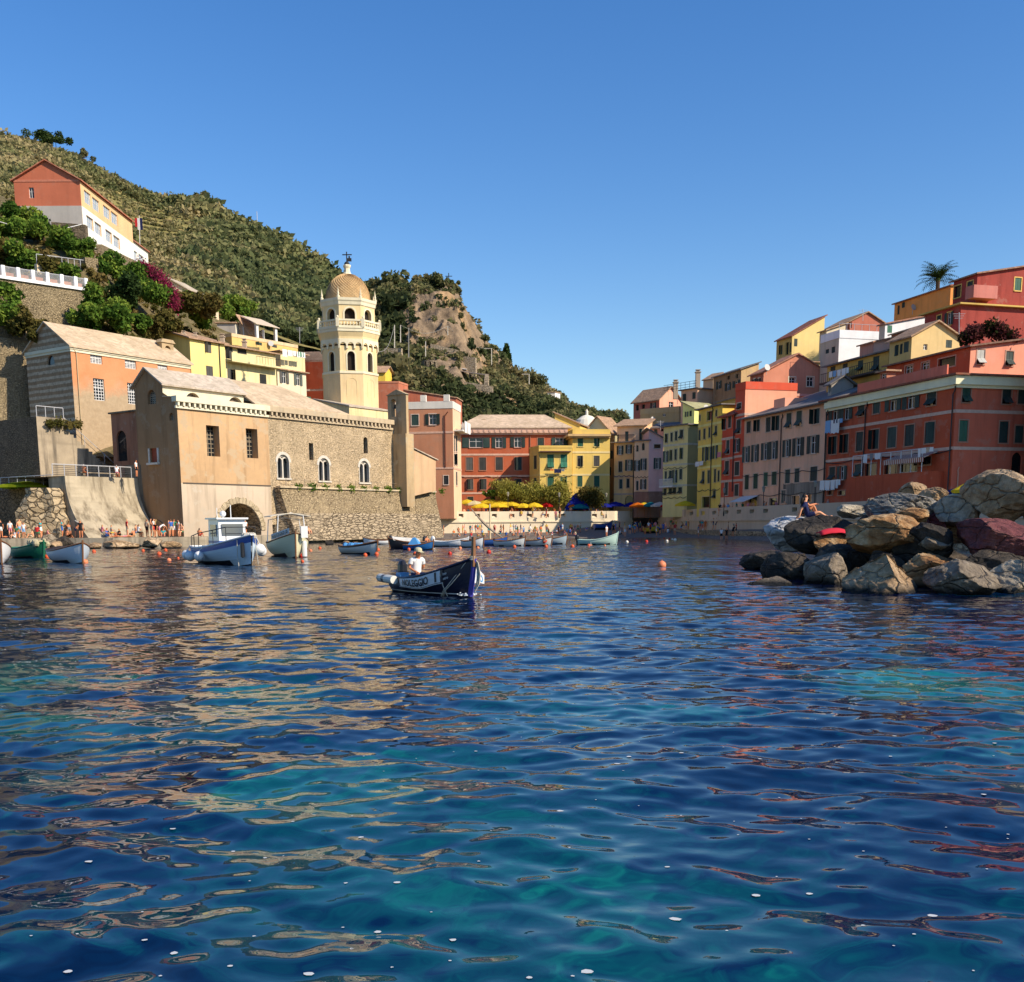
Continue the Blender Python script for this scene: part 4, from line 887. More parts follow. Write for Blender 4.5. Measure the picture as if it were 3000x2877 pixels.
# ================================================================ RIGHT ROW
_plaster=plaster
def plaster(c,d=.35,**k):return _plaster(tuple(min(.84,q*1.42)for q in c),d,**k)
K0=plan(2790,1350,91)
def onrow(px,py=1350):return K0+DR_L*reach(K0,DR_L,px,py)
def depth_at(px):return onrow(px).y
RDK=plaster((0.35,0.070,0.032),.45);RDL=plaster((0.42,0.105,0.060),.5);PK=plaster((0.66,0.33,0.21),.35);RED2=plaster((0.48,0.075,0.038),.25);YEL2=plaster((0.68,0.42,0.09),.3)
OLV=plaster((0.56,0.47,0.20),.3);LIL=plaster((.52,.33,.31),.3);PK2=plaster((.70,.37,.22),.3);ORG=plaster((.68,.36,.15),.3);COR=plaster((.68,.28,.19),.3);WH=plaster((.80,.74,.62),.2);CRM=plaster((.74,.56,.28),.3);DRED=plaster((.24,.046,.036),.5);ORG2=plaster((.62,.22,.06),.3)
SL=slate((0.20,0.18,0.17));BAND=paint((.62,.43,.33),name="band_paint");z_dk=2.7
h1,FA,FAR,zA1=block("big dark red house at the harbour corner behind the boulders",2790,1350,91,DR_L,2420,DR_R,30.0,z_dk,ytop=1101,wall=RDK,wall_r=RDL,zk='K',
   wl=[(75,1218,165,1340,'o'),(162,1207,245,1325,'o'),(287,1188,335,1300,'f'),(396,1170,447,1282,'c'),(488,1140,602,1262,'o'),(616,1118,737,1245,'o'),(792,1100,860,1222,'f'),
       (85,1450,128,1580,'c'),(168,1435,213,1570,'c'),(272,1418,322,1557,'c'),(382,1400,437,1543,'c'),(502,1383,566,1532,'c'),(630,1366,696,1520,'c'),(778,1346,846,1500,'c'),
       (75,1675,117,1770,'f'),(135,1668,203,1768,'o'),(262,1655,310,1745,'f'),(335,1650,420,1740,'d'),(480,1630,575,1725,'d'),(590,1610,720,1715,'w'),(735,1600,820,1660,'d'),
       (305,1838,375,1925,'a'),(425,1812,520,1915,'a'),(60,1850,100,1880,'d'),(140,1850,190,1880,'d')],
   wr=[(1050,1075,1112,1200,'f',(.03,.09,.06)),(1345,1085,1410,1212,'f'),(1460,1090,1530,1212,'c'),(1028,1332,1090,1488,'c',(.03,.10,.06)),(1322,1340,1388,1498,'c'),(1437,1372,1500,1498,'c'),(1412,1567,1488,1770,'a')],
   roof='hip',rh=.9,roofmat=tiles((.30,.10,.06)),over=.75,bands=(1204,1313),bandmat=BAND,cornice=(.75,.5,plaster((.66,.56,.38),.2)),trim=paint((.42,.22,.15)))
for px,py in(z('K',345,1300),z('K',52,1500)):pipe(h1,FA,FA.at(px,py)[0],z_dk,zA1-.8,.1)
pipe(h1,FA,.25,z_dk,zA1-.8,.12);pipe(h1,FAR,.6,z_dk+2,zA1-7.6,.1,flat((.5,.3,.22)),.05,.1)
zv_=FA.at(*z('K',640,1725))[1];sv0,sv1=FA.at(*z('K',835,1700))[0],FA.at(*z('K',320,1750))[0]
b=MB();b.fbox(FA,1.0,FA.len*.62,.003,1.3,z_dk+.1,zv_);b.build("veranda_base",RDK,h1)
b=MB();[b.tube([FA.P(sv0+(sv1-sv0)*k/7,zv_,1.2),FA.P(sv0+(sv1-sv0)*k/7,zv_+2.0,1.2)],.04,5)for k in range(8)];b.tube([FA.P(sv0,zv_+2,1.2),FA.P(sv1,zv_+2,1.2)],.04,5);b.build("veranda_frame",WHITEP,h1)
AW=NT("striped_awning_cloth");w_=AW.n("TexWave",wave_type='BANDS',bands_direction='Y',I={"Vector":AW.P(),"Scale":1.2}).outputs[0];AW.base(AW.mix(AW.ramp(w_,[(.48,0),(.52,1)]),(.30,.05,.03),(.62,.55,.45)),.8,.1)
b=MB();a0,a1=FA.at(*z('K',872,1580))[0],FA.at(*z('K',572,1600))[0];zt_=FA.at(*z('K',700,1583))[1];b.hexa([FA.P(a0,zt_,.05),FA.P(a1,zt_,.05),FA.P(a1,zt_-.5,1.5),FA.P(a0,zt_-.5,1.5)],[FA.P(a0,zt_+.06,.05),FA.P(a1,zt_+.06,.05),FA.P(a1,zt_-.44,1.5),FA.P(a0,zt_-.44,1.5)])
b.fbox(FA,a0,a1,1.45,1.5,zt_-.85,zt_-.503);b.build("striped_awning",AW.m,h1)
# setback storey of the big house
ps,FPs,FPsR,zps=block("coral set back top storey with terrace above the dark red house",2842,1050,97,DR_L,2600,DR_R,24.0,zA1-.5,ytop=1016,wall=RDK,wall_r=plaster((.60,.24,.16),.3),zk='K',
   wl=[(632,930,686,992,'w'),(752,905,808,968,'w'),(875,872,1000,942,'d')],wr=[(1158,812,1215,920,'f',(.30,.30,.28)),(1370,825,1425,932,'f')],roof='ml',rh=3.4,roofmat=tiles((.24,.14,.10)),over=.4,trim=paint((.5,.28,.2)),name="top_storey")
FT=FA.shift(-.5);b=MB();b.fbox(FT,2,FT.len*.78,-.15,0,zA1+.2,zA1+1.25);b.build("terrace_parapet",plaster((.50,.14,.09),.3),ps)
c2=onrow(2420)
h2,FB2,_,z2_=block("salmon pink house with two rows of open shutters and green ground shutters",2421,1350,c2.y,DR_L,2178,DR_R,10.0,z_dk,ytop=1176,wall=PK,zk='J',
   wl=[(245,798,280,893,'c'),(320,785,355,880,'c'),(405,765,443,885,'c'),(473,752,515,872,'c'),(573,730,615,850,'f'),(655,712,700,835,'f'),(788,695,846,818,'c'),
       (213,1005,272,1135,'o'),(288,990,346,1130,'o'),(368,975,430,1115,'o'),(432,962,502,1108,'o'),(545,950,610,1090,'o'),(626,933,717,1082,'o'),(745,915,842,1062,'o'),
       (230,1238,264,1358,'c',(.012,.06,.03)),(301,1228,338,1352,'c',(.012,.06,.03)),(385,1218,420,1330,'c',(.012,.06,.03)),(452,1212,493,1320,'c',(.012,.06,.03)),(562,1195,603,1308,'c'),(640,1185,680,1300,'c'),(768,1170,827,1288,'c'),
       (260,1420,330,1500,'d'),(430,1430,490,1500,'d'),(532,1365,567,1470,'c'),(620,1410,680,1485,'d'),(735,1400,780,1460,'d')],
   roof='ml',rh=3.2,roofmat=SL,over=.6,trim=paint((.66,.46,.34)))
pipe(h2,FB2,FB2.at(*z('J',530,1000))[0],z_dk,z2_-.3,.1);pipe(h2,FB2,.2,z_dk,z2_,.1)
b=MB();a0,a1=FB2.at(*z('J',345,1420))[0],FB2.at(*z('J',225,1440))[0];zt_=FB2.at(*z('J',300,1412))[1];b.hexa([FB2.P(a0,zt_,.05),FB2.P(a1,zt_,.05),FB2.P(a1,zt_-.7,2.0),FB2.P(a0,zt_-.7,2.0)],[FB2.P(a0,zt_+.05,.05),FB2.P(a1,zt_+.05,.05),FB2.P(a1,zt_-.65,2.0),FB2.P(a0,zt_-.65,2.0)]);b.build("awning",WHITEP,h2)
dmr=MB();FDm=FB2.shift(-2.2);a0,a1=FDm.at(*z('J',560,640))[0],FDm.at(*z('J',470,640))[0];dmr.fbox(FDm,a0,a1,-3,0,z2_,z2_+1.9);dmr.build("dormer",COR,h2)
b=MB();g0,g1=FB2.at(*z('J',880,1380))[0],FB2.at(*z('J',545,1400))[0]
overlay(h2,"grey_render_patch",FB2,max(.05,min(g0,g1)),max(g0,g1),z_dk+.05,FB2.at(*z('J',700,1300))[1],[hole_of(FB2,'J',w)for w in((532,1365,567,1470,'c'),(620,1410,680,1485,'d'),(735,1400,780,1460,'d'))],concrete((.34,.28,.22)))
c3=onrow(2178)
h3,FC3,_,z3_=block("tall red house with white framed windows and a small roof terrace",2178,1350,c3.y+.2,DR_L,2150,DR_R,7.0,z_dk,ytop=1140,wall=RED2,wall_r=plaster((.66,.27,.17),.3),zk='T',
   wl=[(808,5,872,95,'f'),(803,250,865,455,'f'),(757,540,857,735,'o'),(775,880,843,1080,'c'),(772,1215,833,1385,'c'),(830,1455,865,1560,'d')],roof='parapet',rh=.9,roofmat=RED2,bands=(1213,1335,1406),bandmat=BAND,trim=BAND)
c3b=onrow(2150)
h3b,FC3b,_,z3b=block("lower red house with paired windows and a lean-to roof",2150,1350,c3b.y+.1,DR_L,2113,DR_R,7.0,z_dk,ytop=1212,wall=RED2,zk='T',
   wl=[(603,235,645,400,'c'),(678,205,722,370,'c'),(650,555,697,760,'f'),(630,865,690,1070,'f'),(625,1180,675,1375,'c'),(625,1440,690,1560,'a')],roof='ml',rh=3.2,roofmat=tiles((.40,.08,.05)),over=.5,bands=(1281,1341,1408),bandmat=BAND,trim=BAND)
pipe(h3b,FC3b,.05,z_dk+3,z3b+.2,.1)
for F,h_ in((FC3,h3),(FC3b,h3b)):
    b=MB();b.fbox(F,0.01,F.len-.01,.003,.04,z_dk+.02,F.at(2140,1456)[1]);b.build("plinth",plaster((.56,.38,.27),.5),h_)
c4=onrow(2113)
h4,FD4,_,z4_=block("ochre yellow house with dark shutters between the red and the olive houses",2113,1350,c4.y,DR_L,2044,DR_R,8.0,z_dk,ytop=1186,wall=YEL2,zk='T',
   wl=[(232,405,268,560,'c'),(308,385,342,540,'c'),(385,365,415,518,'c'),(480,340,512,490,'f'),(298,660,360,870,'o'),(370,655,440,850,'o'),(455,635,523,830,'o'),(288,1020,325,1205,'f'),(370,1005,408,1195,'c'),(468,985,498,1180,'c'),(523,1010,548,1170,'c'),(490,105,515,205,'c'),(245,180,268,268,'c'),(365,130,440,260,'d'),(290,1400,400,1560,'d'),(450,1300,492,1420,'f')],
   roof='flat',roofmat=SL,over=.4,bands=(1236,1299,1364),bandmat=plaster((.72,.52,.2)),trim=paint((.62,.46,.22)))
pipe(h4,FD4,FD4.at(*z('T',435,700))[0],z_dk,z4_,.1)
DO_L=Vector((-.577,.817));DO_R=Vector((.817,.577))
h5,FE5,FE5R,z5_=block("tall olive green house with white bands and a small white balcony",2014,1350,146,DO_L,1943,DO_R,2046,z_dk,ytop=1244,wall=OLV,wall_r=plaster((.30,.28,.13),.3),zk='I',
   wl=[(657,730,680,813,'c'),(708,718,728,803,'c'),(750,705,773,793,'c'),(797,690,830,775,'f'),(640,897,688,1000,'o'),(702,885,724,988,'c'),(746,877,768,980,'c'),(800,866,825,970,'c'),(652,1092,672,1183,'c'),(692,1085,722,1175,'f'),(728,1078,773,1200,'o'),(793,1068,820,1168,'c'),(640,1258,668,1320,'f'),(690,1255,722,1312,'f'),(728,1252,762,1308,'f'),(780,1245,818,1305,'f')],
   roof='flat',roofmat=SL,over=.35,bands=(1300,1359,1421),bandmat=paint((.58,.56,.42)),trim=paint((.5,.46,.3)))
b=MB();a0,a1=FE5.at(*z('I',770,1200))[0],FE5.at(*z('I',640,1210))[0];zz_=FE5.at(*z('I',700,1237))[1];b.fbox(FE5,a0,a1,.003,.9,zz_-.15,zz_)
[b.tube([FE5.P(a0+(a1-a0)*k/18,zz_,.85),FE5.P(a0+(a1-a0)*k/18,zz_+1.0,.85)],.03,4)for k in range(19)];b.tube([FE5.P(a0,zz_+1,.85),FE5.P(a1,zz_+1,.85)],.04,4);b.build("balcony",WHITEP,h5)
h5b,F5b,F5bR,_=block("pale yellow green attic with laundry terrace on the olive house",2034,1220,152,DO_L,2000,DO_R,2110,z5_,ytop=1196,wall=plaster((.66,.62,.22),.3),zk='I',wl=[(805,530,830,580,'c'),(850,515,880,565,'o'),(890,505,912,560,'c')],roof='mr',rh=1.0,roofmat=slate((.4,.38,.2)),over=.3,trim=None,name="attic_storey")
h6,F6,_,z6_=block("lilac house with dark open shutters left of the olive house",1942,1380,157,Vector((-1.0,.02)),1900,Vector((.02,1.0)),9.0,z_dk,ytop=1284,wall=LIL,zk='I',wl=[(548,830,612,868,'d'),(545,962,613,1068,'o')],roof='mr',rh=1.2,roofmat=SL,over=.4,trim=paint((.6,.5,.46)))
h7,F7,_,z7_=block("pale pink house with arched top windows above a dark shop front",1900,1380,157.1,Vector((-.9,.436)),1858,Vector((.436,.9)),8.0,z_dk,ytop=1291,wall=PK2,zk='I',wl=[(430,818,457,888,'a'),(376,838,398,900,'a'),(358,985,413,1087,'o'),(420,968,475,1078,'o'),(376,1185,397,1275,'c'),(416,1168,472,1265,'o')],roof='flat',roofmat=SL,over=.3,trim=paint((.62,.46,.34)))
h8,F8,_,z8_=block("orange to pink house with a balcony floor and arched ground door",1858,1380,161.6,Vector((-.95,.31)),1799,Vector((.31,.95)),8.0,z_dk,ytop=1296,wall=ORG,zk='I',wl=[(190,845,250,930,'o'),(275,835,333,918,'o'),(207,995,240,1097,'c'),(270,980,342,1085,'o'),(212,1168,242,1258,'c'),(283,1162,310,1250,'c'),(268,1325,348,1425,'a')],roof='flat',roofmat=SL,over=.5,bands=(1395,1447),bandmat=paint((.6,.4,.28)),trim=paint((.6,.42,.28)))
pipe(h8,F8,.1,z_dk,z8_,.1)
b=MB();[b.tube([F8.P(F8.len*k/30,z8_+.16,.35),F8.P(F8.len*k/30,z8_+1.15,.35)],.025,4)for k in range(31)];b.tube([F8.P(0,z8_+1.15,.35),F8.P(F8.len,z8_+1.15,.35)],.035,4);b.build("balcony_railing",IRON,h8)
h9,F9,_,z9_=block("set back peach top floor behind the iron balcony",1888,1260,165,Vector((-.95,.31)),1808,Vector((.31,.95)),7.0,z8_,ytop=1246,wall=PK2,zk='I',wl=[(180,735,207,815,'c'),(268,705,300,808,'c'),(404,680,432,800,'c')],roof='ml',rh=1.5,roofmat=TILE,over=.5,trim=None,name="top_storey")
for F,h_,a,e in((F6,h6,0,1),(F7,h7,0,1)):
    b=MB();b.fbox(F,.01,F.len-.01,.003,.12,z_dk+.02,F.at(1910,1440)[1]);b.build("shop_front",plaster((.16,.10,.08),.4),h_)
# ---- upper village
plaster=_plaster
def up(label,*a,**k):k.setdefault('name','house');k.setdefault('trim',None);return block(label,*a,**k)
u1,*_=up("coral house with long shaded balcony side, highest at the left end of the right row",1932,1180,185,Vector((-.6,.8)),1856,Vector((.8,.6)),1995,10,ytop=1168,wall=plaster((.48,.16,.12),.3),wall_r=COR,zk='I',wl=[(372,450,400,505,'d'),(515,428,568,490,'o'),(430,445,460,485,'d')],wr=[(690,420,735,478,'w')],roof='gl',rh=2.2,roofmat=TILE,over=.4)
u1b,FO1,FO1r,_=up("olive brown terrace house with parapet below the coral house",1990,1230,176,Vector((-.8,.6)),1876,Vector((.6,.8)),5.0,6,ytop=1206,wall=plaster((.48,.36,.18),.5),zk='I',wl=[(490,600,520,640,'d'),(630,520,660,560,'w')],roof='parapet',rh=.9,roofmat=plaster((.5,.38,.2),.4))
u1c,*_=up("jumble of pinkish roofs and low walls above the lilac house",1985,1250,168,Vector((-.9,.4)),1905,Vector((.4,.9)),6.0,6,ytop=1252,wall=plaster((.50,.30,.26),.4),zk='I',wl=[(548,685,580,735,'f'),(615,668,640,705,'d')],roof='ml',rh=1.2,roofmat=SL,over=.4)
u2,FU2,FU2r,zu2=up("peach house with roof terrace railing and tall chimneys",2043,1180,168,DO_L,1995,DO_R,2090,8,ytop=1138,wall=plaster((.66,.42,.28),.3),wall_r=plaster((.76,.46,.28),.25),zk='I',wl=[(823,343,857,413,'c'),(917,325,950,392,'c')],roof='flat',roofmat=SL,over=.35)
for s_ in(1.0,6.0):chimney(u2,FU2.xy(s_,-1.0),zu2,2.6 if s_<2 else 1.6,.7)
b=MB();[b.tube([FU2.P(k,zu2+.16,-.2),FU2.P(k,zu2+1.3,-.2)],.03,4)for k in range(1,8)];[b.tube([FU2.P(.5,zu2+q_,-.2),FU2.P(8,zu2+q_,-.2)],.03,4)for q_ in(.5,.9,1.3)];b.build("railing",IRON,u2)
u2b,*_=up("narrow peach gable beside the tall chimneys",2089,1130,172,Vector((-.6,.8)),2060,DO_R,2.0,8,ytop=1110,wall=plaster((.74,.5,.3),.3),roof='ml',rh=1.0,roofmat=TILE,over=.2)
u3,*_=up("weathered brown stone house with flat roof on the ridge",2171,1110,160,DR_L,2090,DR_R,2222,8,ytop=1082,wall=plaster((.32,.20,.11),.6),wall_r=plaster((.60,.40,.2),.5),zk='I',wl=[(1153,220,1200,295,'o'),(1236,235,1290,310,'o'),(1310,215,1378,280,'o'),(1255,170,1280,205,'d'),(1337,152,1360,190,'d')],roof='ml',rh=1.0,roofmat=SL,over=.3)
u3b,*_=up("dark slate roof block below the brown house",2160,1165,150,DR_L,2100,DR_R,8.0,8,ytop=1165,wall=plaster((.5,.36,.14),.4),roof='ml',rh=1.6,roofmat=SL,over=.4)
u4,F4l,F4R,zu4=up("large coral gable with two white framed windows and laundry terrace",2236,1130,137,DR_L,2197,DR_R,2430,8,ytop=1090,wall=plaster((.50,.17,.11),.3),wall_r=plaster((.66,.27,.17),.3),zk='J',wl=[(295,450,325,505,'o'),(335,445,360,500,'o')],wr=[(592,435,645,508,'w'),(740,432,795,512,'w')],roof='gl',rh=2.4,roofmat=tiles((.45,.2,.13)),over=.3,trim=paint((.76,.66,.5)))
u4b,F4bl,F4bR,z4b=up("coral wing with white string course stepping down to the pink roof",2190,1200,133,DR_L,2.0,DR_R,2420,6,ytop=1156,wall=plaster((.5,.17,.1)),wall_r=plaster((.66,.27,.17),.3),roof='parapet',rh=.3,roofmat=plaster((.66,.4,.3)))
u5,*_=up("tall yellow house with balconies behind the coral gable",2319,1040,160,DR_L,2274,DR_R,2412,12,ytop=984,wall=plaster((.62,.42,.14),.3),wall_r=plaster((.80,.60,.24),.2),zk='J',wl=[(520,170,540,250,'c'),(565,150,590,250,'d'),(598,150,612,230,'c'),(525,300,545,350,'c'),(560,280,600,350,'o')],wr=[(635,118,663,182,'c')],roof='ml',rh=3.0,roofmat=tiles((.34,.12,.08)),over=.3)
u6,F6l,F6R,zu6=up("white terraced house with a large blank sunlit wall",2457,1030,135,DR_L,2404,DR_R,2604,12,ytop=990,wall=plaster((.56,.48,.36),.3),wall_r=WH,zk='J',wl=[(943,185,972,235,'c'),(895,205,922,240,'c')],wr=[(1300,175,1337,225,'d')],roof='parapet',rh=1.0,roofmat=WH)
b=MB();[b.tube([F6R.P(k*1.1,zu6+1,-.1),F6R.P(k*1.1,zu6+1.8,-.1)],.03,4)for k in range(7)];b.tube([F6R.P(0,zu6+1.8,-.1),F6R.P(6.6,zu6+1.8,-.1)],.03,4);b.build("railing",STEEL,u6)
u6b,*_=up("white lean-to house with one green shuttered window",2592,980,130,DR_L,2575,DR_R,2735,14,ytop=950,wall=plaster((.6,.52,.4)),wall_r=WH,zk='K',wr=[(500,615,536,690,'c',LGREEN)],roof='ml',rh=1.4,roofmat=tiles((.40,.2,.14)),over=.25)
u7,F7l,F7R,zu7=up("yellow house with a long plant and laundry balcony under the white houses",2603,1060,113,DR_L,2424,DR_R,6.0,10,ytop=1028,wall=plaster((.60,.40,.12),.35),zk='K',wl=[(82,935,118,1010,'c'),(172,915,208,990,'f'),(283,892,322,965,'f'),(395,862,440,965,'f')],roof='ml',rh=.6,roofmat=SL,over=.5)
zz_=F7l.at(*z('K',250,1000))[1]-.3;b=MB();b.fbox(F7l,.2,F7l.len-.2,.003,1.1,zz_-.2,zz_);[b.tube([F7l.P(.3+k*.4,zz_,1.0),F7l.P(.3+k*.4,zz_+1,1.0)],.025,4)for k in range(int(F7l.len/.4)-1)];b.tube([F7l.P(.3,zz_+1,1.0),F7l.P(F7l.len-.3,zz_+1,1.0)],.035,4);b.build("balcony",IRON,u7)
u8,*_=up("cream yellow gabled house above the dark red house",2670,1020,108,DR_L,2606,DR_R,2812,12,ytop=984,wall=plaster((.58,.42,.16),.3),wall_r=plaster((.72,.52,.24),.3),zk='K',wl=[(553,780,582,858,'c'),(592,770,612,845,'c'),(620,755,657,832,'c')],wr=[(765,772,795,815,'w'),(930,742,975,800,'c')],roof='gl',rh=1.5,roofmat=TILE,over=.35)
u8b,*_=up("ochre and pink lean-to behind the cream gable",2680,970,120,DR_L,2612,DR_R,2770,12,ytop=962,wall=plaster((.5,.22,.16),.3),wall_r=plaster((.66,.44,.14),.3),zk='K',wl=[(590,680,608,730,'c'),(645,658,665,700,'c')],roof='ml',rh=1.2,roofmat=TILE,over=.3)
u9,*_=up("low brick red rooftop house behind the white terrace",2490,950,165,DR_L,2420,DR_R,2590,20,ytop=942,wall=plaster((.30,.09,.06),.3),wall_r=plaster((.46,.15,.10),.3),zk='K',wr=[(222,610,240,655,'w')],roof='gl',rh=1.5,roofmat=TILE,over=.3)
u10,F10,F10R,_=up("bright orange house below the palm",2784,870,140,DR_L,2622,DR_R,6.0,16,ytop=838,wall=ORG2,zk='K',wl=[(607,462,630,505,'c'),(575,490,590,555,'c')],roof='ml',rh=.8,roofmat=tiles((.34,.14,.08)),over=.3)
u11,F11,F11R,zu11=up("tall crimson house with yellow window frames at the right edge",2857,920,115,DR_L,2789,DR_R,20.0,14,ytop=803,wall=plaster((.38,.06,.05),.3),wall_r=DRED,zk='K',wl=[(990,345,1040,430,'d'),(1088,312,1130,372,'c')],wr=[(1435,285,1483,380,'c',LGREEN),(1100,525,1155,620,'c',LGREEN),(1260,528,1310,600,'c',LGREEN)],roof='ml',rh=3.5,roofmat=tiles((.36,.2,.14)),over=.35,trim=paint((.72,.46,.12)))
u11b,F11b,F11bR,zu11b=up("lower crimson wing with ochre eaves left of the crimson house",2812,960,113.5,DR_L,2708,DR_R,12.0,14,ytop=893,wall=plaster((.38,.06,.05),.3),wall_r=DRED,zk='K',wl=[(925,540,985,632,'o'),(865,562,895,630,'c')],roof='flat',roofmat=plaster((.62,.42,.12),.3),over=.5,trim=paint((.72,.46,.12)))
b=MB();zz_=F11R.at(*z('K',1100,435))[1];b.fbox(F11R,-1.4,1.6,.003,1.3,zz_-.2,zz_+1.1);b.build("balcony",plaster((.56,.2,.16)),u11)
zz_=F11.at(*z('K',950,450))[1];b=MB();b.fbox(F11,1.5,F11.len-.5,.003,1.2,zz_-.3,zz_); #b.build("balcony_slab", plaster((.6, .4, .12)), u11)
up("small grey dormer with white window on the pink house's slate roof",2436,1130,116,DR_L,2426,DR_R,2500,14,ytop=1124,wall=plaster((.4,.36,.32),.4),zk='J',wl=[(922,500,955,560,'w')],roof='gl',rh=.8,roofmat=SL,over=.4,name="dormer_house")
up("tiny terracotta dormer with a white window beside the set back storey",2598,1100,102,DR_L,2578,DR_R,2625,14,ytop=1088,wall=plaster((.5,.22,.14),.3),zk='K',wl=[(452,985,492,1040,'w')],roof='flat',roofmat=TILE,over=.35,name="dormer_house")
up("cream lean-to between the yellow and the white houses",2420,1010,150,DR_L,2400,DR_R,2475,14,ytop=968,wall=plaster((.6,.5,.34),.4),wall_r=plaster((.74,.64,.46),.4),roof='ml',rh=1.0,roofmat=TILE,over=.3,zk='J',wl=[(870,120,890,160,'c')])
up("ochre house with shaded balcony doors under the tall yellow house",2330,1110,148,DR_L,2262,DR_R,2420,14,ytop=1060,wall=plaster((.46,.32,.13),.5),wall_r=plaster((.68,.5,.24),.4),roof='flat',roofmat=TILE,over=.3,zk='J',wl=[(480,320,500,350,'c'),(540,290,560,340,'c')])
up("pink house with tiled roof between white house and yellow balcony",2560,1000,122,DR_L,2520,DR_R,2640,14,ytop=1003,wall=plaster((.5,.26,.2),.4),wall_r=plaster((.7,.4,.3),.4),roof='ml',rh=.8,roofmat=tiles((.4,.2,.12)),over=.3)
u12,*_=up("tan house beyond the crimson house at the far right",3190,1100,84,DR_L,6.0,DR_R,14.0,z_dk,ytop=900,wall=plaster((.42,.33,.22),.4),roof='hip',rh=2,roofmat=TILE)
plaster=_plaster
for F,h_,ys in((FB2,h2,(('J',1215,1178),('J',1390,1290))),(FE5,h5,(('I',1052,1020),('I',1338,1320))),(FD4,h4,(('T',1285,1270),)),(FA,h1,(('J',1120,1120),)),(F8,h8,(('I',1130,1130),)),(F7,h7,(('I',1140,1140),)),(Fylr,yl,(('H',832,832),)),(Frr,r1,(('H',846,846),))):
    for zk,q0,q1 in ys:
        zz=F.at(*((2300,z(zk,0,q0)[1])if F is FB2 else(1978,z(zk,0,q0)[1])if F is FE5 else(2080,z(zk,0,q0)[1])if F is FD4 else(2480,z(zk,0,q0)[1])if F is FA else(1830,z(zk,0,q0)[1])if F is F8 else(1880,z(zk,0,q0)[1])if F is F7 else(1620,z(zk,0,q0)[1])if F is Fylr else(1450,z(zk,0,q0)[1])))[1]
        MB().tube([F.P(F.len*k/24,zz-.22*abs(math.sin(k*math.pi/6)),.09)for k in range(25)],.035,4).build("cable",IRON,h_)
# ================================================================ LAND
def vnoise(x,y,seed=0,oct=4):
    """value noise on arrays"""
    x=np.asarray(x,float);y=np.asarray(y,float);out=np.zeros_like(x);amp=1.0;tot=0
    for o in range(oct):
        xi=np.floor(x).astype(np.int64);yi=np.floor(y).astype(np.int64);fx=x-xi;fy=y-yi
        fx=fx*fx*(3-2*fx);fy=fy*fy*(3-2*fy)
        def h(a,b):
            n=(a*374761393+b*668265263+(seed+o*17)*1442695041)&0x7fffffff
            n=((n^(n>>13))*1274126177)&0x7fffffff
            return((n^(n>>16))&0xffff)/65535.0
        v=h(xi,yi)*(1-fx)*(1-fy)+h(xi+1,yi)*fx*(1-fy)+h(xi,yi+1)*(1-fx)*fy+h(xi+1,yi+1)*fx*fy
        out+=v*amp;tot+=amp;amp*=.5;x=x*2.03+11.3;y=y*2.03+7.7
    return out/tot
class Land:
    """terrain laid out along rays of sight: rows of (distance, profile height per column)"""
    def __init__(s,name,cols,rows,nx,ny,mat,namp=1.5,nsc=.05,terr=None,back=True,label=None):
        px=np.array(cols,float);Yr=[];Zr=[]
        for d,pys in rows:
            ds=np.array(d if isinstance(d,(list,tuple))else[d]*len(px),float)
            zz=np.array([at(p,q,dd).z for p,q,dd in zip(px,pys,ds)]);Yr.append(ds);Zr.append(zz)
        if back:
            Yr.append(Yr[-1]+60);Zr.append(Zr[-1]-45)
        Yr=np.array(Yr);Zr=np.array(Zr);R=len(Yr)
        U=np.linspace(px[0],px[-1],nx);T=np.linspace(0,R-1,ny)
        s.px=px;s.Yr,s.Zr=Yr,Zr;s.seed=len(name);s.namp,s.nsc,s.terr=namp,nsc,terr
        UU,TT=np.meshgrid(U,T);V=s.pos(UU.ravel(),TT.ravel())
        idx=np.arange(nx*ny).reshape(ny,nx)
        Fq=np.stack([idx[:-1,:-1],idx[:-1,1:],idx[1:,1:],idx[1:,:-1]],-1).reshape(-1,4)
        o=link(name,raw_mesh(name,V,Fq,mat,smooth=True));tag(o,kind="structure");s.o=o;s.tmax=R-1-(1 if back else 0)
    def pos(s,u,t):
        u=np.asarray(u,float);t=np.clip(np.asarray(t,float),0,len(s.Yr)-1.0001);i=t.astype(int);f=t-i
        def col(A):
            C_=np.stack([np.interp(u,s.px,A[r])for r in range(len(A))]);k=np.arange(len(u));return C_[i,k]*(1-f)+C_[i+1,k]*f
        Y=col(s.Yr);Z=col(s.Zr)
        pv=(Z-EYE)/Y # slope of sight
        dz=math.cos(PIT);dxs=(u-1500)/FOC
        # x from the column: solve image row for height
        v=(pv*math.cos(PIT)+math.sin(PIT))/(math.cos(PIT)-pv*math.sin(PIT)) # vertical image coordinate
        ul=dxs+ROLL*v;X=ul*Y/(math.cos(PIT)+v*math.sin(PIT))
        n=(vnoise(X*s.nsc,Y*s.nsc,s.seed,5)-.5)*2*s.namp
        if s.namp>4:r_=np.abs(vnoise(X*.16,(Y+Z)*.11,33,4)-.5)*2;Z=Z-(r_-.45)*6.5*np.clip((t-2)/2,0,1);X=X+(vnoise(Z*.2,Y*.2,8,3)-.5)*3*np.clip((t-2)/2,0,1)
        if s.terr is not None:Z=s.terr(u,Z,X,Y)
        return np.stack([X,Y,Z+n],-1)
HM=NT("hill_scrub");hn=HM.noise(.035,6,.65);hf=HM.noise(.5,6,.7);hl=HM.n("SeparateXYZ",I={0:HM.n("NewGeometry").outputs["Normal"]}).outputs[2]
zl_=HM.n("SeparateXYZ",I={0:HM.P()}).outputs[2]
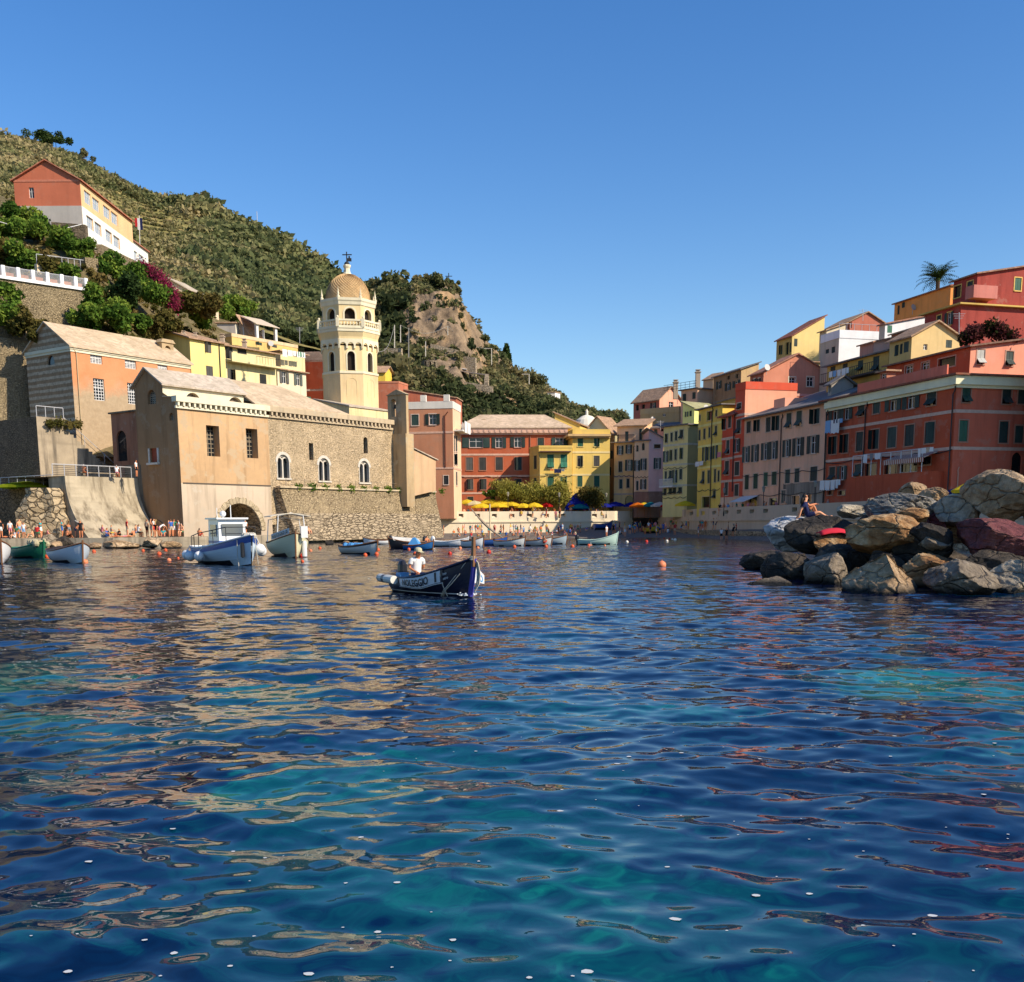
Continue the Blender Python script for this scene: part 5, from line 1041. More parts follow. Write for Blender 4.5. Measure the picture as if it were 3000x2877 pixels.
tr_=HM.n("Math",operation='FRACT',I={0:HM.n("Math",operation='MULTIPLY_ADD',I={0:hn,1:2.0,2:HM.n("Math",operation='MULTIPLY',I={0:zl_,1:.36}).outputs[0]}).outputs[0]}).outputs[0]
ch_=HM.ramp(hf,[(.3,(.10,.11,.035)),(.5,(.23,.20,.075)),(.7,(.36,.27,.12))])
ch_=HM.mix(HM.ramp(tr_,[(.0,.75),(.14,.75),(.22,0)]),ch_,(.09,.065,.04));HM.bump(hf,.8,.6);HM.base(ch_,.98,.05)
GM=NT("garden_earth");gf=GM.noise(.8,6,.7);cg_=GM.ramp(gf,[(.3,(.05,.055,.02)),(.5,(.15,.12,.06)),(.72,(.26,.20,.11))]);GM.bump(gf,.8,.3);GM.base(cg_,.98,.05)
CM=NT("cliff_rock");cf=CM.noise(.28,8,.7);cfl=CM.noise(.12,5,.6,vec=CM.P((1,1,.5)));nz_=CM.n("SeparateXYZ",I={0:CM.n("NewGeometry").outputs["Normal"]}).outputs[2]
crk=CM.n("TexVoronoi",feature='DISTANCE_TO_EDGE',I={"Vector":CM.P((1,1,.6)),"Scale":.5}).outputs["Distance"]
cr=CM.ramp(cf,[(.3,(.08,.06,.042)),(.5,(.24,.175,.115)),(.7,(.42,.30,.19))]);cr=CM.mix(CM.ramp(cfl,[(.56,0),(.7,.7)]),cr,(.46,.28,.13));cr=CM.mix(CM.ramp(crk,[(0,.3),(.05,0)]),cr,(.12,.085,.06))
gr_=CM.ramp(cf,[(.35,(.045,.06,.018)),(.65,(.16,.15,.06))])
mk=CM.n("Math",operation='MULTIPLY_ADD',I={0:CM.noise(.1,5,.7),1:.9,2:nz_}).outputs[0]
CM.bump(cf,1.0,.8);CM.base(CM.mix(CM.ramp(mk,[(1.0,0),(1.22,1)]),cr,gr_),.98,.05)
cols=[-400,0,130,250,350,430,500,560,640,760]
near=Land("garden_slope",cols,[
    (113,[1330]*10),
    (121,[1200,1200,1200,1200,1250,1300,1300,1300,1300,1330]),
    (126,[900,905,915,935,990,1060,1200,1260,1280,1300]),
    (127.5,[812,822,838,866,950,1030,1180,1240,1270,1300]),
    (135,[780,790,800,815,905,975,1090,1180,1240,1280]),
    (137,[715,730,745,780,880,955,1040,1120,1200,1250]),
    (149,[660,675,690,715,835,895,945,985,1060,1150]),
    (165,[600,612,625,660,775,838,880,915,960,1010]),
    (225,[560,575,600,640,715,790,820,850,890,950])],150,90,GM.m,.7,.15)
RC=[-500,0,130,200,300,380,440,560,640,720,800,870,930,1000,1060,1110,1200,1400,1700]
ridge=[265,408,440,467,524,569,594,601,640,680,722,768,806,848,892,935,1010,1230,1350]
base=[560,600,640,665,720,770,800,870,920,960,990,1020,1040,1060,1080,1090,1150,1280,1380]
rd_=[430,420,415,410,405,400,395,385,380,375,370,365,360,355,352,350,345,340,340]
rows=[]
for f in(0,.2,.4,.6,.8,.93,1.0):
    rows.append(([215+(r-215)*f for r in rd_],[b_+(r-b_)*(f**.92)for b_,r in zip(base,ridge)]))
def terrace(u,Z,X,Y):
    m_=np.clip(1-np.abs(u-420)/230,0,1)*np.clip((Y-240)/40,0,1)*np.clip((400-Y)/30,0,1);m_=np.minimum(m_*2.2,1)
    st=3.6;k=np.floor(Z/st);f=Z/st-k;return Z*(1-m_)+m_*(k+np.clip((f-.55)/.45,0,1))*st
hill=Land("hillside",RC,rows,420,260,HM.m,3.2,.03,terrace)
RC2=[900,1000,1060,1110,1180,1240,1290,1318,1338,1352,1366,1385,1410,1450,1500,1560,1640,1690,1740,1800,1900,2050]
rid2=[985,930,895,878,870,862,848,838,845,885,935,968,1003,1050,1100,1142,1192,1228,1252,1275,1300,1330]
bas2=[1200,1190,1190,1190,1200,1220,1240,1250,1255,1258,1262,1265,1270,1275,1280,1285,1290,1295,1300,1305,1320,1345]
fr=[(0,0),(.12,.22),(.22,.30),(.40,.48),(.52,.53),(.66,.70),(.74,.86),(.85,.93),(1,1)]
rows2=[([190+75*f for _ in RC2],[b_+(r-b_)*g for b_,r in zip(bas2,rid2)])for f,g in fr]
cone=Land("rocky_hill",RC2,rows2,320,200,CM.m,4.2,.075)
# slope under the upper village on the right, beach and sea floor
rv=Land("village_slope",[1700,1860,2000,2200,2500,2800,3100,3600],[([172,165,152,136,112,98,92,88],[1500,1490,1480,1470,1450,1440,1430,1430]),([190,180,170,150,135,112,106,100],[1400,1330,1290,1240,1160,1050,1020,1020]),([215,210,200,185,170,150,140,135],[1330,1280,1200,1140,1030,930,900,880])],60,40,GM.m,.4,.1)
BM=NT("dark_beach_shingle");bf=BM.noise(2.5,6,.7);BM.bump(bf,.7,.1);BM.base(BM.ramp(bf,[(.3,(.10,.085,.075)),(.7,(.24,.20,.165))]),.9,.2)
cb=[(1180,139),(1400,139),(1600,137),(1760,137),(1900,139),(2020,134),(2120,122),(2240,108),(2400,98)]
V=[];Fb=[]
for px,Y0 in cb:
    Yb={1180:152,1400:154,1600:157,1760:158,1900:172,2020:150}.get(px,Y0+9)
    for f,zz in((-.25,-.9),(0,0.02),(.12,.28),(.3,.46),(.6,.55 if px<1700 else .95),(1,.6 if px<1700 else 1.55),(1.6,.6 if px<1700 else 2.72)):
        p=on_z(px,Y0+(Yb-Y0)*f,zz);V.append((p.x,p.y,zz))
nr_=7
for i in range(len(cb)-1):
    for j in range(nr_-1):a=i*nr_+j;Fb.append((a,a+nr_,a+nr_+1,a+1))
me=bpy.data.meshes.new("beach");me.from_pydata(V,[],Fb);me.materials.append(BM.m);me.polygons.foreach_set("use_smooth",[True]*len(Fb));beach=tag(link("beach",me),kind="structure")
def beach_z(px,Y):
    xs=[c[0]for c in cb];Y0=np.interp(px,xs,[c[1]for c in cb]);Yb=np.interp(px,xs,[152,154,157,157,158,172,150,131,117][:len(xs)])
    Yb=np.interp(px,xs,[{1180:152,1400:154,1600:157,1760:158,1900:172,2020:150}.get(c[0],c[1]+9)for c in cb]);f=(Y-Y0)/(Yb-Y0)
    return float(np.interp(f,[-.25,0,.12,.3,.6,1,1.6],[-.9,.02,.28,.46]+([.55,.6,.6]if px<1700 else[.95,1.55,2.72])))
# ---------------------------------------------------------------- vegetation
HILLC=((.078,.102,.046),(.13,.152,.064),(.20,.205,.088),(.285,.255,.118),(.39,.32,.165))
CONEC=((.046,.062,.028),(.08,.10,.042),(.13,.14,.06),(.20,.185,.085),(.28,.23,.11))
M_HILL=leafmat(HILLC,"hill_foliage",.35);M_CONE=leafmat(CONEC,"scrub_foliage",.35)
M_GARD=leafmat(((.03,.065,.012),(.06,.12,.02),(.11,.19,.03),(.19,.26,.042),(.28,.33,.06)),"garden_foliage",.3)
M_OLIVE=leafmat(((.05,.055,.015),(.09,.085,.022),(.14,.11,.035),(.19,.14,.05)),"dry_foliage",.25)
M_TAM=leafmat(((.14,.15,.03),(.26,.25,.05),(.38,.34,.08),(.48,.42,.12)),"tamarisk_foliage",.35)
M_DK=leafmat(((.014,.028,.010),(.026,.048,.015),(.045,.072,.022),(.075,.10,.03)),"pine_foliage",.15)
M_BOUG=leafmat(((.02,.04,.01),(.22,.02,.05),(.30,.03,.09),(.10,.05,.03)),"bougainvillea_foliage",.3)
M_PALM=leafmat(((.02,.04,.012),(.04,.07,.02),(.08,.11,.035)),"palm_foliage",.2)
def leaf_quads(cen,size,tint,rng,flatn=0.0,aspect=1.6):
    n=len(cen);a=rng.normal(size=(n,3));a/=np.linalg.norm(a,axis=1,keepdims=True);b=rng.normal(size=(n,3));b[:,2]+=flatn
    c=np.cross(a,b);c/=np.linalg.norm(c,axis=1,keepdims=True)+1e-9;s=np.asarray(size).reshape(-1,1)*np.ones((n,1))
    p=a*s*aspect*.5;q=c*s*.5
    V=np.stack([cen-p,cen+q,cen+p,cen-q],1).reshape(-1,3);Fq=np.arange(4*n).reshape(-1,4)
    return V,Fq,tint
def crown(rng,blobs,n):
    """leaf centres spread through a set of clumps (x,y,z,r), thicker near each clump's skin"""
    B=np.array(blobs,float);w=B[:,3]**2;k=rng.choice(len(B),n,p=w/w.sum());d=rng.normal(size=(n,3));d/=np.linalg.norm(d,axis=1,keepdims=True)
    r=rng.uniform(.25,1,n)**.45;r*=rng.uniform(.82,1.12,n);return B[k,:3]+d*(r*B[k,3])[:,None]*np.array([1,1,.85]),k
def clump_proto(rng,n,leaf,squash=.8,nb=6):
    bl=[(rng.normal()*.42,rng.normal()*.42,.35+rng.uniform(-.1,.5)*squash,rng.uniform(.32,.6))for _ in range(nb)]
    c,k=crown(rng,bl,n);bt=rng.uniform(-.12,.12,nb);t=bt[k]+rng.uniform(-.12,.12,n)+(c[:,2]-.4)*.12
    return leaf_quads(c,leaf*rng.uniform(.6,1.4,n),t,rng)
def scatter(name,P,S,T,mat,protos,rng,kind="stuff",label=None,cat=None):
    Vs,Fs,Ts,off=[],[],[],0
    for p,s,t in zip(P,S,T):
        V,Fq,tt=protos[rng.integers(len(protos))];w=rng.uniform(0,6.283);c_,s_=math.cos(w),math.sin(w);sx=s*rng.uniform(.85,1.2);sz=s*rng.uniform(.8,1.25)
        Q=np.empty_like(V);Q[:,0]=(V[:,0]*c_-V[:,1]*s_)*sx+p[0];Q[:,1]=(V[:,0]*s_+V[:,1]*c_)*sx+p[1];Q[:,2]=V[:,2]*sz+p[2]
        Vs.append(Q);Fs.append(Fq+off);Ts.append(np.clip(tt+t,0,1));off+=len(V)
    o=link(name,raw_mesh(name,np.concatenate(Vs),np.concatenate(Fs),mat,attr=np.concatenate(Ts)));return tag(o,label,cat,kind=kind)
PR1=[clump_proto(RNG,110,.26)for _ in range(10)];PR2=[clump_proto(RNG,60,.34,.6,4)for _ in range(8)]
# woods of the big hill: dense and dark to the right and low, sparse on the vineyards
n=9000;u=RNG.uniform(-60,1240,n);t=RNG.uniform(0.2,hill.tmax+.05,n);X=hill.pos(u,t)
vy=np.clip(1-np.abs(u-400)/260,0,1)*np.clip(1-np.abs(t-3.2)/3.2,0,1)
patch=vnoise(X[:,0]*.03,X[:,1]*.03,5,3);keep=RNG.uniform(size=n)<np.clip(1.1-2.3*vy+(patch-.5)*1.6-.35*(u<200),.05,1)
u,t,X,patch=u[keep],t[keep],X[keep],patch[keep];S=RNG.uniform(1.3,3.4,len(u))*np.where(u>560,1.15,.8)*(.8+.5*(X[:,1]-215)/200)
T=np.clip(.42+.16*(u<560)+(vnoise(X[:,0]*.06,X[:,1]*.06,9,3)-.5)*1.3+RNG.normal(size=len(u))*.14-.16*(u>600)+.12*(u<500),0,.95)
X[:,2]-=.4;scatter("hill_woodland",X,S,T,M_HILL,PR1,RNG)
n=26000;u=RNG.uniform(60,680,n);t=RNG.uniform(1.0,6.0,n);X=hill.pos(u,t);vy=np.clip(1-np.abs(u-400)/260,0,1)*np.clip(1-np.abs(t-3.2)/3.2,0,1)
fz=(X[:,2]/3.6+.25*vnoise(X[:,0]*.02,X[:,1]*.02,2,2))%1;keep=(fz<.16)&(RNG.uniform(size=n)<np.clip(vy*2.4-.35,0,1));X=X[keep]
scatter("vineyard_rows",X,RNG.uniform(.45,.85,len(X)),np.clip(.66+RNG.normal(size=len(X))*.14,0,1),M_HILL,PR2,RNG)
n=7000;u=RNG.uniform(1000,1830,n);t=RNG.uniform(0.0,cone.tmax+.1,n);X=cone.pos(u,t)
bare=np.exp(-((u-1335)/62)**2)*(t>2.2)*(t<7.7)+.7*np.exp(-((u-1265)/45)**2)*(t>3.5)*(t<7.2);patch=vnoise(X[:,0]*.07,X[:,2]*.07,3,3)
keep=RNG.uniform(size=n)<np.clip(.95-1.15*bare+(patch-.5)*2.6+.5*(u>1420),.10,1);u,t,X=u[keep],t[keep],X[keep]
S=RNG.uniform(.5,1.9,len(u))*np.where(u<1180,1.5,1);T=np.clip(.45+(vnoise(X[:,0]*.12,X[:,2]*.12,4,3)-.5)*1.4+RNG.normal(size=len(u))*.16,0,1);X[:,2]-=.25
scatter("hill_scrub",X,S,T,M_CONE,PR2,RNG)
n=900;u=RNG.uniform(-60,640,n);t=RNG.uniform(.6,7.9,n);X=near.pos(u,t);S=RNG.uniform(.35,1.0,n);T=np.clip(RNG.normal(size=n)*.3+.5,0,1)
keep=(RNG.uniform(size=n)<.75)&~((u<270)&(t>2)&(t<3.2));scatter("garden_scrub",X[keep],S[keep],T[keep],M_OLIVE,PR2,RNG)
def tree(name,label,cat,foot,blobs,n,leaf,mat,group=None,trunk=None,aspect=1.6,tint=.5,seed=1,flatn=0.,fuzz=0.):
    """a tree or shrub of its own: leafy crown in clumps, tapered trunk with limbs into the clumps"""
    rng=np.random.default_rng(seed);root=thing(name,label,cat,foot,group)
    c,k=crown(rng,blobs,n);c=c+rng.normal(size=c.shape)*fuzz;bt=rng.uniform(-.28,.28,len(blobs));tt=np.clip(tint+bt[k]+rng.normal(size=n)*.13,0,1)
    V,Fq,a=leaf_quads(c,leaf*rng.uniform(.6,1.4,n),tt,rng,flatn,aspect);link("crown",raw_mesh("crown",V,Fq,mat,attr=a),root)
    if trunk:
        b=MB();r=trunk;zt=min(q[2]for q in blobs);top=Vector((0,0,zt));b.tube([(0,0,-.4),(r*.3,0,zt*.5),top],[r,r*.8,r*.6],7)
        for q in blobs[:7]:b.tube([top,top.lerp(Vector(q[:3]),.55)+Vector((0,0,.1)),Vector(q[:3])],[r*.5,r*.32,r*.12],5)
        b.build("trunk",BARK,root,local=True)
    return root
def rblobs(rng,n,rx,rz,z0,rb):return[(rng.normal()*rx*.45,rng.normal()*rx*.45,z0+rng.uniform(0,rz),rb*rng.uniform(.7,1.25))for _ in range(n)]
# garden shrubs and trees on the slope (column, row, distance, radius)
gd=[(20,690,139,2.6,M_GARD,"big leafy green tree at the left edge below the villa gable"),(75,655,145,2.4,M_GARD,"round green shrub under the grey plinth of the villa"),(130,690,143,2.2,M_GARD,"green shrub spilling over the wall by the villa corner"),(195,715,141,2.0,M_GARD,"dark green bush against the stone wall beside the villa"),(225,735,139.5,1.9,M_GARD,"dark bush at the end of the villa's stone wall"),
      (20,745,135,2.3,M_OLIVE,"pale flowering oleander at the left edge above the balustrade"),(75,765,134,2.0,M_GARD,"mixed shrub just above the long balustrade"),(150,790,133,1.5,M_OLIVE,"yellowish vine over the balustrade middle"),(185,800,133,1.2,M_GARD,"small vine bush near the end of the balustrade"),
      (15,880,119,2.0,M_GARD,"bright green tree at the left edge below the balustrade"),(30,925,117.5,1.3,M_GARD,"light green bush low at the left edge over the stone wall"),(150,850,126,.8,M_DK,"small dark bush hanging under the balustrade wall"),(205,858,126.5,.9,M_DK,"second dark bush under the balustrade wall, nearer the lamp post"),
      (85,950,117,1.8,M_OLIVE,"reddish brown shrub behind the oratory gable"),(310,905,123,2.6,M_GARD,"large glossy green tree above the oratory roof"),(270,935,122,1.7,M_GARD,"white speckled green shrub left of the large garden tree"),(355,945,123,1.5,M_GARD,"low bright green bush right of the large garden tree"),
      (330,800,140,2.6,M_GARD,"dense dark climber bush right of the stone pillar"),(395,815,141,2.4,M_GARD,"wide dark green creeper beside the purple bougainvillea"),(440,850,140,2.6,M_GARD,"dark green creeper hanging under the bougainvillea"),(360,860,133,2.2,M_DK,"dark vine pergola above the garden terraces"),
      (565,915,146,2.7,M_OLIVE,"large yellow green tree behind the yellow house roof"),(610,925,150,2.2,M_GARD,"green tree behind the chimney of the yellow house"),(540,900,150,2.0,M_GARD,"yellow green bush next to the pale garden roof"),(500,950,137,1.6,M_OLIVE,"brown dry bush beside the yellow gable"),(455,960,133,1.5,M_OLIVE,"dry grey bush left of the yellow gable"),(410,955,130,1.4,M_GARD,"small green bush above the oratory bell gable"),
      (705,915,190,3.0,M_GARD,"round green tree behind the grey hut"),(100,985,115.5,1.0,M_OLIVE,"dry tuft on the old stone wall left of the oratory")]
for i,(px,py,Y,r,mt,lb)in enumerate(gd):
    rng=np.random.default_rng(100+i);p=at(px,py,Y);bl=rblobs(rng,9,r,r*1.1,-.4*r,r*.5)
    tree("shrub" if r<2.2 else "garden_tree",lb,"shrub" if r<2.2 else "tree",(p.x,p.y,p.z),bl,int(750*r**1.4)+300,.30,mt,"shrubs and trees in the terraced garden",.12 if r>2 else None,seed=200+i)
rng=np.random.default_rng(5);pts=[at(*z('A',x,y),Y)for x,y,Y in((1290,1265,142),(1350,1285,142),(1430,1340,141.5),(1480,1400,141),(1530,1460,140.5),(1570,1520,140),(1590,1580,139.5))]
o_=pts[3];tree("bougainvillea","purple red bougainvillea trailing down the slope under the white villa wing","shrub",o_,[(p.x-o_.x,p.y-o_.y,p.z-o_.z,.62)for p in pts],5200,.17,M_BOUG,seed=7,fuzz=.38)
# trees that stand out on the ridges
def ridge_tree(px,py_base,py_top,Y,label,kind,w=None,seed=0):
    p=at(px,py_base,Y);h=at(px,py_top,Y).z-p.z;rng=np.random.default_rng(300+seed);w=w or h*.45
    if kind=='pine': # umbrella crown
        bl=[(rng.uniform(-1,1)*w,rng.uniform(-1,1)*w*.5,h*rng.uniform(.72,.92),w*.3)for _ in range(10)]
    elif kind=='cypress':bl=[(0,0,h*f,w*(.55-.42*f))for f in(.2,.32,.44,.56,.68,.8,.92)]
    elif kind=='cedar':bl=[(rng.normal()*w*(1-f)*.6,rng.normal()*w*.3,h*f,w*(.5-.38*f))for f in(.2,.35,.5,.62,.74,.85,.95)]+[(rng.uniform(-1,1)*w*.9,0,h*.4,w*.3)for _ in range(4)]
    else:bl=rblobs(rng,12,w*1.1,h*.6,h*.35,w*.42)
    return tree({'pine':"umbrella_pine",'cypress':"cypress",'cedar':"cedar_tree"}.get(kind,"broadleaf_tree"),label,"tree",p,bl,1500,h*.055+.15,M_DK if kind!='b' else M_CONE,"trees standing out on the ridges",h*.03,tint=.55,seed=310+seed)
rt_=[(128,428,385,412,"wide umbrella pine on the highest left skyline",'pine',6.0),(165,440,405,411,"second umbrella pine leaning into the first on the skyline",'pine',5.0),(248,470,440,408,"small round tree alone on the left skyline",'b',2.2),
       (590,610,565,385,"dark round tree on the ridge above the vineyard terraces",'b',3.0),(662,640,612,378,"dark bush on the ridge right of the vineyard terraces",'b',2.2),
       (1090,900,830,262,"dark tree directly right of the tower dome",'b',3.4),(1140,905,845,262,"bright green round trees between dome and cliff",'b',3.6),(1168,890,826,266,"blue green cedar behind the round trees",'cedar',3.2),(1222,890,812,264,"tall grey green tree left of the peak",'b',3.2),(1205,900,835,263,"thin dark tree left of the tall grey green tree",'cypress',2.6),(1275,872,797,265,"tall dark pine on the peak beside the cross",'b',3.4),(1255,880,810,265,"dark pine left of the tallest pine on the peak",'b',2.6),(1318,855,820,265,"small bush under the iron cross",'b',1.4),(1335,865,838,264,"bush on the cliff edge right of the cross",'b',1.4),
       (1398,1005,975,262,"small dark tree on the right ridge line",'b',1.3),(1412,1015,990,262,"low dark bush next to the pylon on the ridge",'b',1.6),(1484,1062,1006,260,"slim dark cypress on the right ridge",'cypress',3.0),(1570,1140,1093,258,"round olive tree on the right ridge by the wooden pole",'b',3.4),(1690,1235,1190,250,"broad tree at the foot of the ridge",'b',3.0),(1660,1220,1180,250,"dark green tree left of the broad tree at the ridge foot",'b',2.2),(1711,1245,1200,230,"small dark cedar behind the yellow roofs",'cedar',2.0)]
for i,(px,pb,pt,Y,lb,kd,w)in enumerate(rt_):ridge_tree(px,pb+6,pt,Y,lb,kd,w,i)
# trees in front of the square
for i,(x,y,w,mt,lb,nm)in enumerate(((640,1020,145,M_TAM,"feathery yellow green tamarisk above the middle parasols","tamarisk"),(890,1045,130,M_TAM,"feathery tamarisk at the right end of the yellow parasols","tamarisk"),(1205,1050,135,M_TAM,"darker feathery tamarisk behind the middle lamp post","tamarisk"),(1585,1080,110,M_OLIVE,"brownish thin tree in front of the blue tent","thin_tree"),(435,1040,85,M_GARD,"leafy bush behind the left parasols","leafy_bush"))):
    Y=160.5-(1 if i==4 else 0);Y=min(Y,158.4);px,py=z('H',x,y);R=.86*w/3.92*Y/3000;rng=np.random.default_rng(40+i);p=on_z(px,Y,2.7);zc_=at(px,py,Y).z-2.7
    bl=[(rng.normal()*R*.5,rng.normal()*R*.4,zc_+rng.normal()*R*.34,R*rng.uniform(.2,.42))for _ in range(18)]
    tree(nm,lb,"tree" if i<4 else "shrub",p,bl,8500 if i<4 else 1800,.13 if mt is M_TAM else .2,mt,None,.11,aspect=3.6 if mt is M_TAM else 1.6,seed=50+i,fuzz=.4 if i<4 else .05)
# palm
p=FCH.P(Lp+20,zb0+.05,.9);tree("ledge_plants","green weeds growing along the ledge of the church base wall","plants",p,[(DL_R.x*k,DL_R.y*k,0,.3+.12*(k%3==0))for k in range(-17,9,2)],1500,.16,M_GARD,seed=91,fuzz=.12)
p=FU.P(2.2,zu-.5,.35);tree("wall_plants","dry yellow green plants hanging over the upper terrace edge","plants",p,[(DL_R.x*k,DL_R.y*k,-.15*(k%2),.34)for k in range(-1,3)],900,.16,M_OLIVE,seed=92,fuzz=.15)
pp=at(2748,826,153);palm=thing("palm_tree","tall palm with a spreading crown above the orange house","palm",(pp.x,pp.y,pp.z-4));MB().tube([(0,0,-4),(0,0,4.2)],[.35,.3],8).build("trunk",BARK,palm,local=True)
rng=np.random.default_rng(8)
Vp,Fp_,Tp=[],[],[]
for k in range(58):
    w=rng.uniform(0,6.283);e0=rng.uniform(.05,1.5);L=rng.uniform(2.6,3.7);d=Vector((math.cos(w),math.sin(w),0));sd=Vector((-d.y,d.x,0));a=Vector((0,0,4.2));tn=rng.uniform(.1,.9)
    for j in range(10):
        el=e0-1.25*(j/10)**1.6;st=d*math.cos(el)+Vector((0,0,math.sin(el)));e=a+st*L/10
        for sg in(-1,1):
            ll=.62*math.sin(math.pi*(j+1.2)/11.5)+.08;tip=e+sd*sg*ll+st*ll*.5-Vector((0,0,.12));i0=len(Vp);Vp+=[tuple(a),tuple(a.lerp(e,.6)),tuple(tip),tuple(a.lerp(tip,.5))];Fp_.append((i0,i0+1,i0+2,i0+3));Tp.append(np.clip(tn+rng.normal()*.15,0,1))
        a=e
link("fronds",raw_mesh("fronds",Vp,Fp_,M_PALM,attr=Tp),palm)
p=at(2890,992,98.5);tree("balcony_plants","dark reddish flowering creeper on the roof terrace below the crimson house","plants",p,[(k*.75-2,0,.9*math.exp(-((k-3)/1.8)**2)+.15*(k%2),.45+.3*(k%3==1))for k in range(7)],2600,.2,leafmat(((.01,.02,.008),(.03,.04,.012),(.10,.03,.03),(.16,.05,.05)),"creeper"),seed=77,fuzz=.22)
# ================================================================ WATER
WR=np.random.default_rng(21)
nrw=1150;ang=np.concatenate([np.linspace(R_(-89),R_(-36),150)[:-1],np.linspace(R_(-36),R_(36),800),np.linspace(R_(36),R_(89),150)[1:]]);nc=len(ang)
rr_=1.2*(235/1.2)**np.linspace(0,1,nrw)
Rg,Ag=np.meshgrid(rr_,ang,indexing='ij');X=Rg*np.sin(Ag);Y=Rg*np.cos(Ag);Zw=np.zeros_like(X)
dr=np.gradient(rr_)[:,None]*np.ones_like(X)
for k in range(96):
    lam=.20*(4.2/.20)**((k+WR.uniform())/96);th=R_(90)+WR.normal()*R_(33)+(R_(180)if WR.uniform()<.35 else 0)
    amp=.0026*lam**1.0*(1.35 if lam<.5 else 1.3 if lam<.9 else(1.0 if lam<1.6 else .6))*WR.uniform(.6,1.35);kx,ky=2*math.pi/lam*math.cos(th),2*math.pi/lam*math.sin(th)
    fade=np.clip((lam/(2.6*dr))-.6,0,1)
    ph=WR.uniform(0,6.283);mod=.55+.9*vnoise(X*.35/lam**.3+k*3.1,Y*.35/lam**.3+k*1.7,k,2)
    Zw+=amp*fade*mod*np.sin(kx*X+ky*Y+ph)
calm=1-.45*np.clip((Y-95)/40,0,1)
Zw*=calm*.92
idx=np.arange(nc*nrw).reshape(nrw,nc)
Fq=np.stack([idx[:-1,:-1],idx[:-1,1:],idx[1:,1:],idx[1:,:-1]],-1).reshape(-1,4)
WM=NT("sea_water");g_=WM.n("NewGeometry");nrm=g_.outputs["Normal"]
# what lies under the surface is seen through the refracting waves: shift the lookup by the wave normal times the depth
off=WM.n("VectorMath",operation='MULTIPLY',I={0:nrm,1:(3.2,3.2,0)}).outputs[0];vec=WM.n("VectorMath",operation='ADD',I={0:WM.P(),1:off}).outputs[0]
b1=WM.noise(.26,4,.55,vec=vec,dist=.6);b2=WM.noise(1.1,4,.6,vec=vec,dist=1.6);bt_=WM.n("Math",operation='MULTIPLY_ADD',I={0:b2,1:.32,2:b1}).outputs[0]
yb_=WM.n("SeparateXYZ",I={0:WM.P()});sh_=WM.n("MapRange",I={0:yb_.outputs[1],1:7.0,2:27.0,3:.01,4:-.17}).outputs[0];bt_=WM.n("Math",operation='ADD',I={0:bt_,1:sh_}).outputs[0]
body=WM.ramp(bt_,[(.50,(.0003,.0022,.018)),(.62,(.0004,.013,.048)),(.72,(.001,.058,.080)),(.84,(.004,.16,.135))])
WM.base(body,.015,.5);WM.b.inputs["IOR"].default_value=1.42
yy=WM.n("SeparateXYZ",I={0:WM.P()}).outputs[1]
st_=WM.n("MapRange",I={0:yy,1:12.0,2:70.0,3:0.05,4:0.42}).outputs[0]
w1=WM.noise(3.2,3,.6,vec=WM.P((1.0,1.0,0)));w2=WM.noise(.9,3,.6,vec=WM.P((.55,1.5,0)))
hgt=WM.n("Math",operation='MULTIPLY_ADD',I={0:w1,1:.22,2:w2}).outputs[0]
WM.set(WM.b.inputs["Normal"],WM.n("Bump",I={"Height":hgt,"Strength":st_,"Distance":.28}).outputs[0])
water=link("water",raw_mesh("water",np.stack([X.ravel(),Y.ravel(),Zw.ravel()],-1),Fq,WM.m,smooth=True));tag(water,kind="structure")
me=bpy.data.meshes.new("sea_beyond");me.from_pydata([(-900,-600,-.35),(900,-600,-.35),(900,1.0,-.35),(-900,1.0,-.35),(-900,900,-.6),(900,900,-.6),(-900,.0,-.6),(900,.0,-.6)],[],[(0,1,2,3),(6,7,5,4)]);me.materials.append(WM.m);tag(link("open_sea",me),kind="structure")
# flecks of foam drifting on the surface
V,Ff=[],[]
for k in range(230):
    r=4.2*(22/4.2)**WR.uniform();a=WR.uniform(R_(-30),R_(30));x,y=r*math.sin(a),r*math.cos(a);i=int(np.searchsorted(rr_,r));j=int(np.searchsorted(ang,a));zz=Zw[min(i,nrw-1),min(j,nc-1)]
    s=(.006+.02*WR.uniform()**4);m0=len(V);n=7
    for q in range(n):w=2*math.pi*q/n;f=s*WR.uniform(.7,1.2);V.append((x+f*1.25*math.cos(w),y+f*math.sin(w),zz+.004))
    Ff.append(tuple(range(m0,m0+n)))
me=bpy.data.meshes.new("foam_flecks");me.from_pydata(V,[],Ff);me.materials.append(flat((.5,.52,.52),.8,name="foam"));tag(link("foam_flecks",me),kind="stuff")
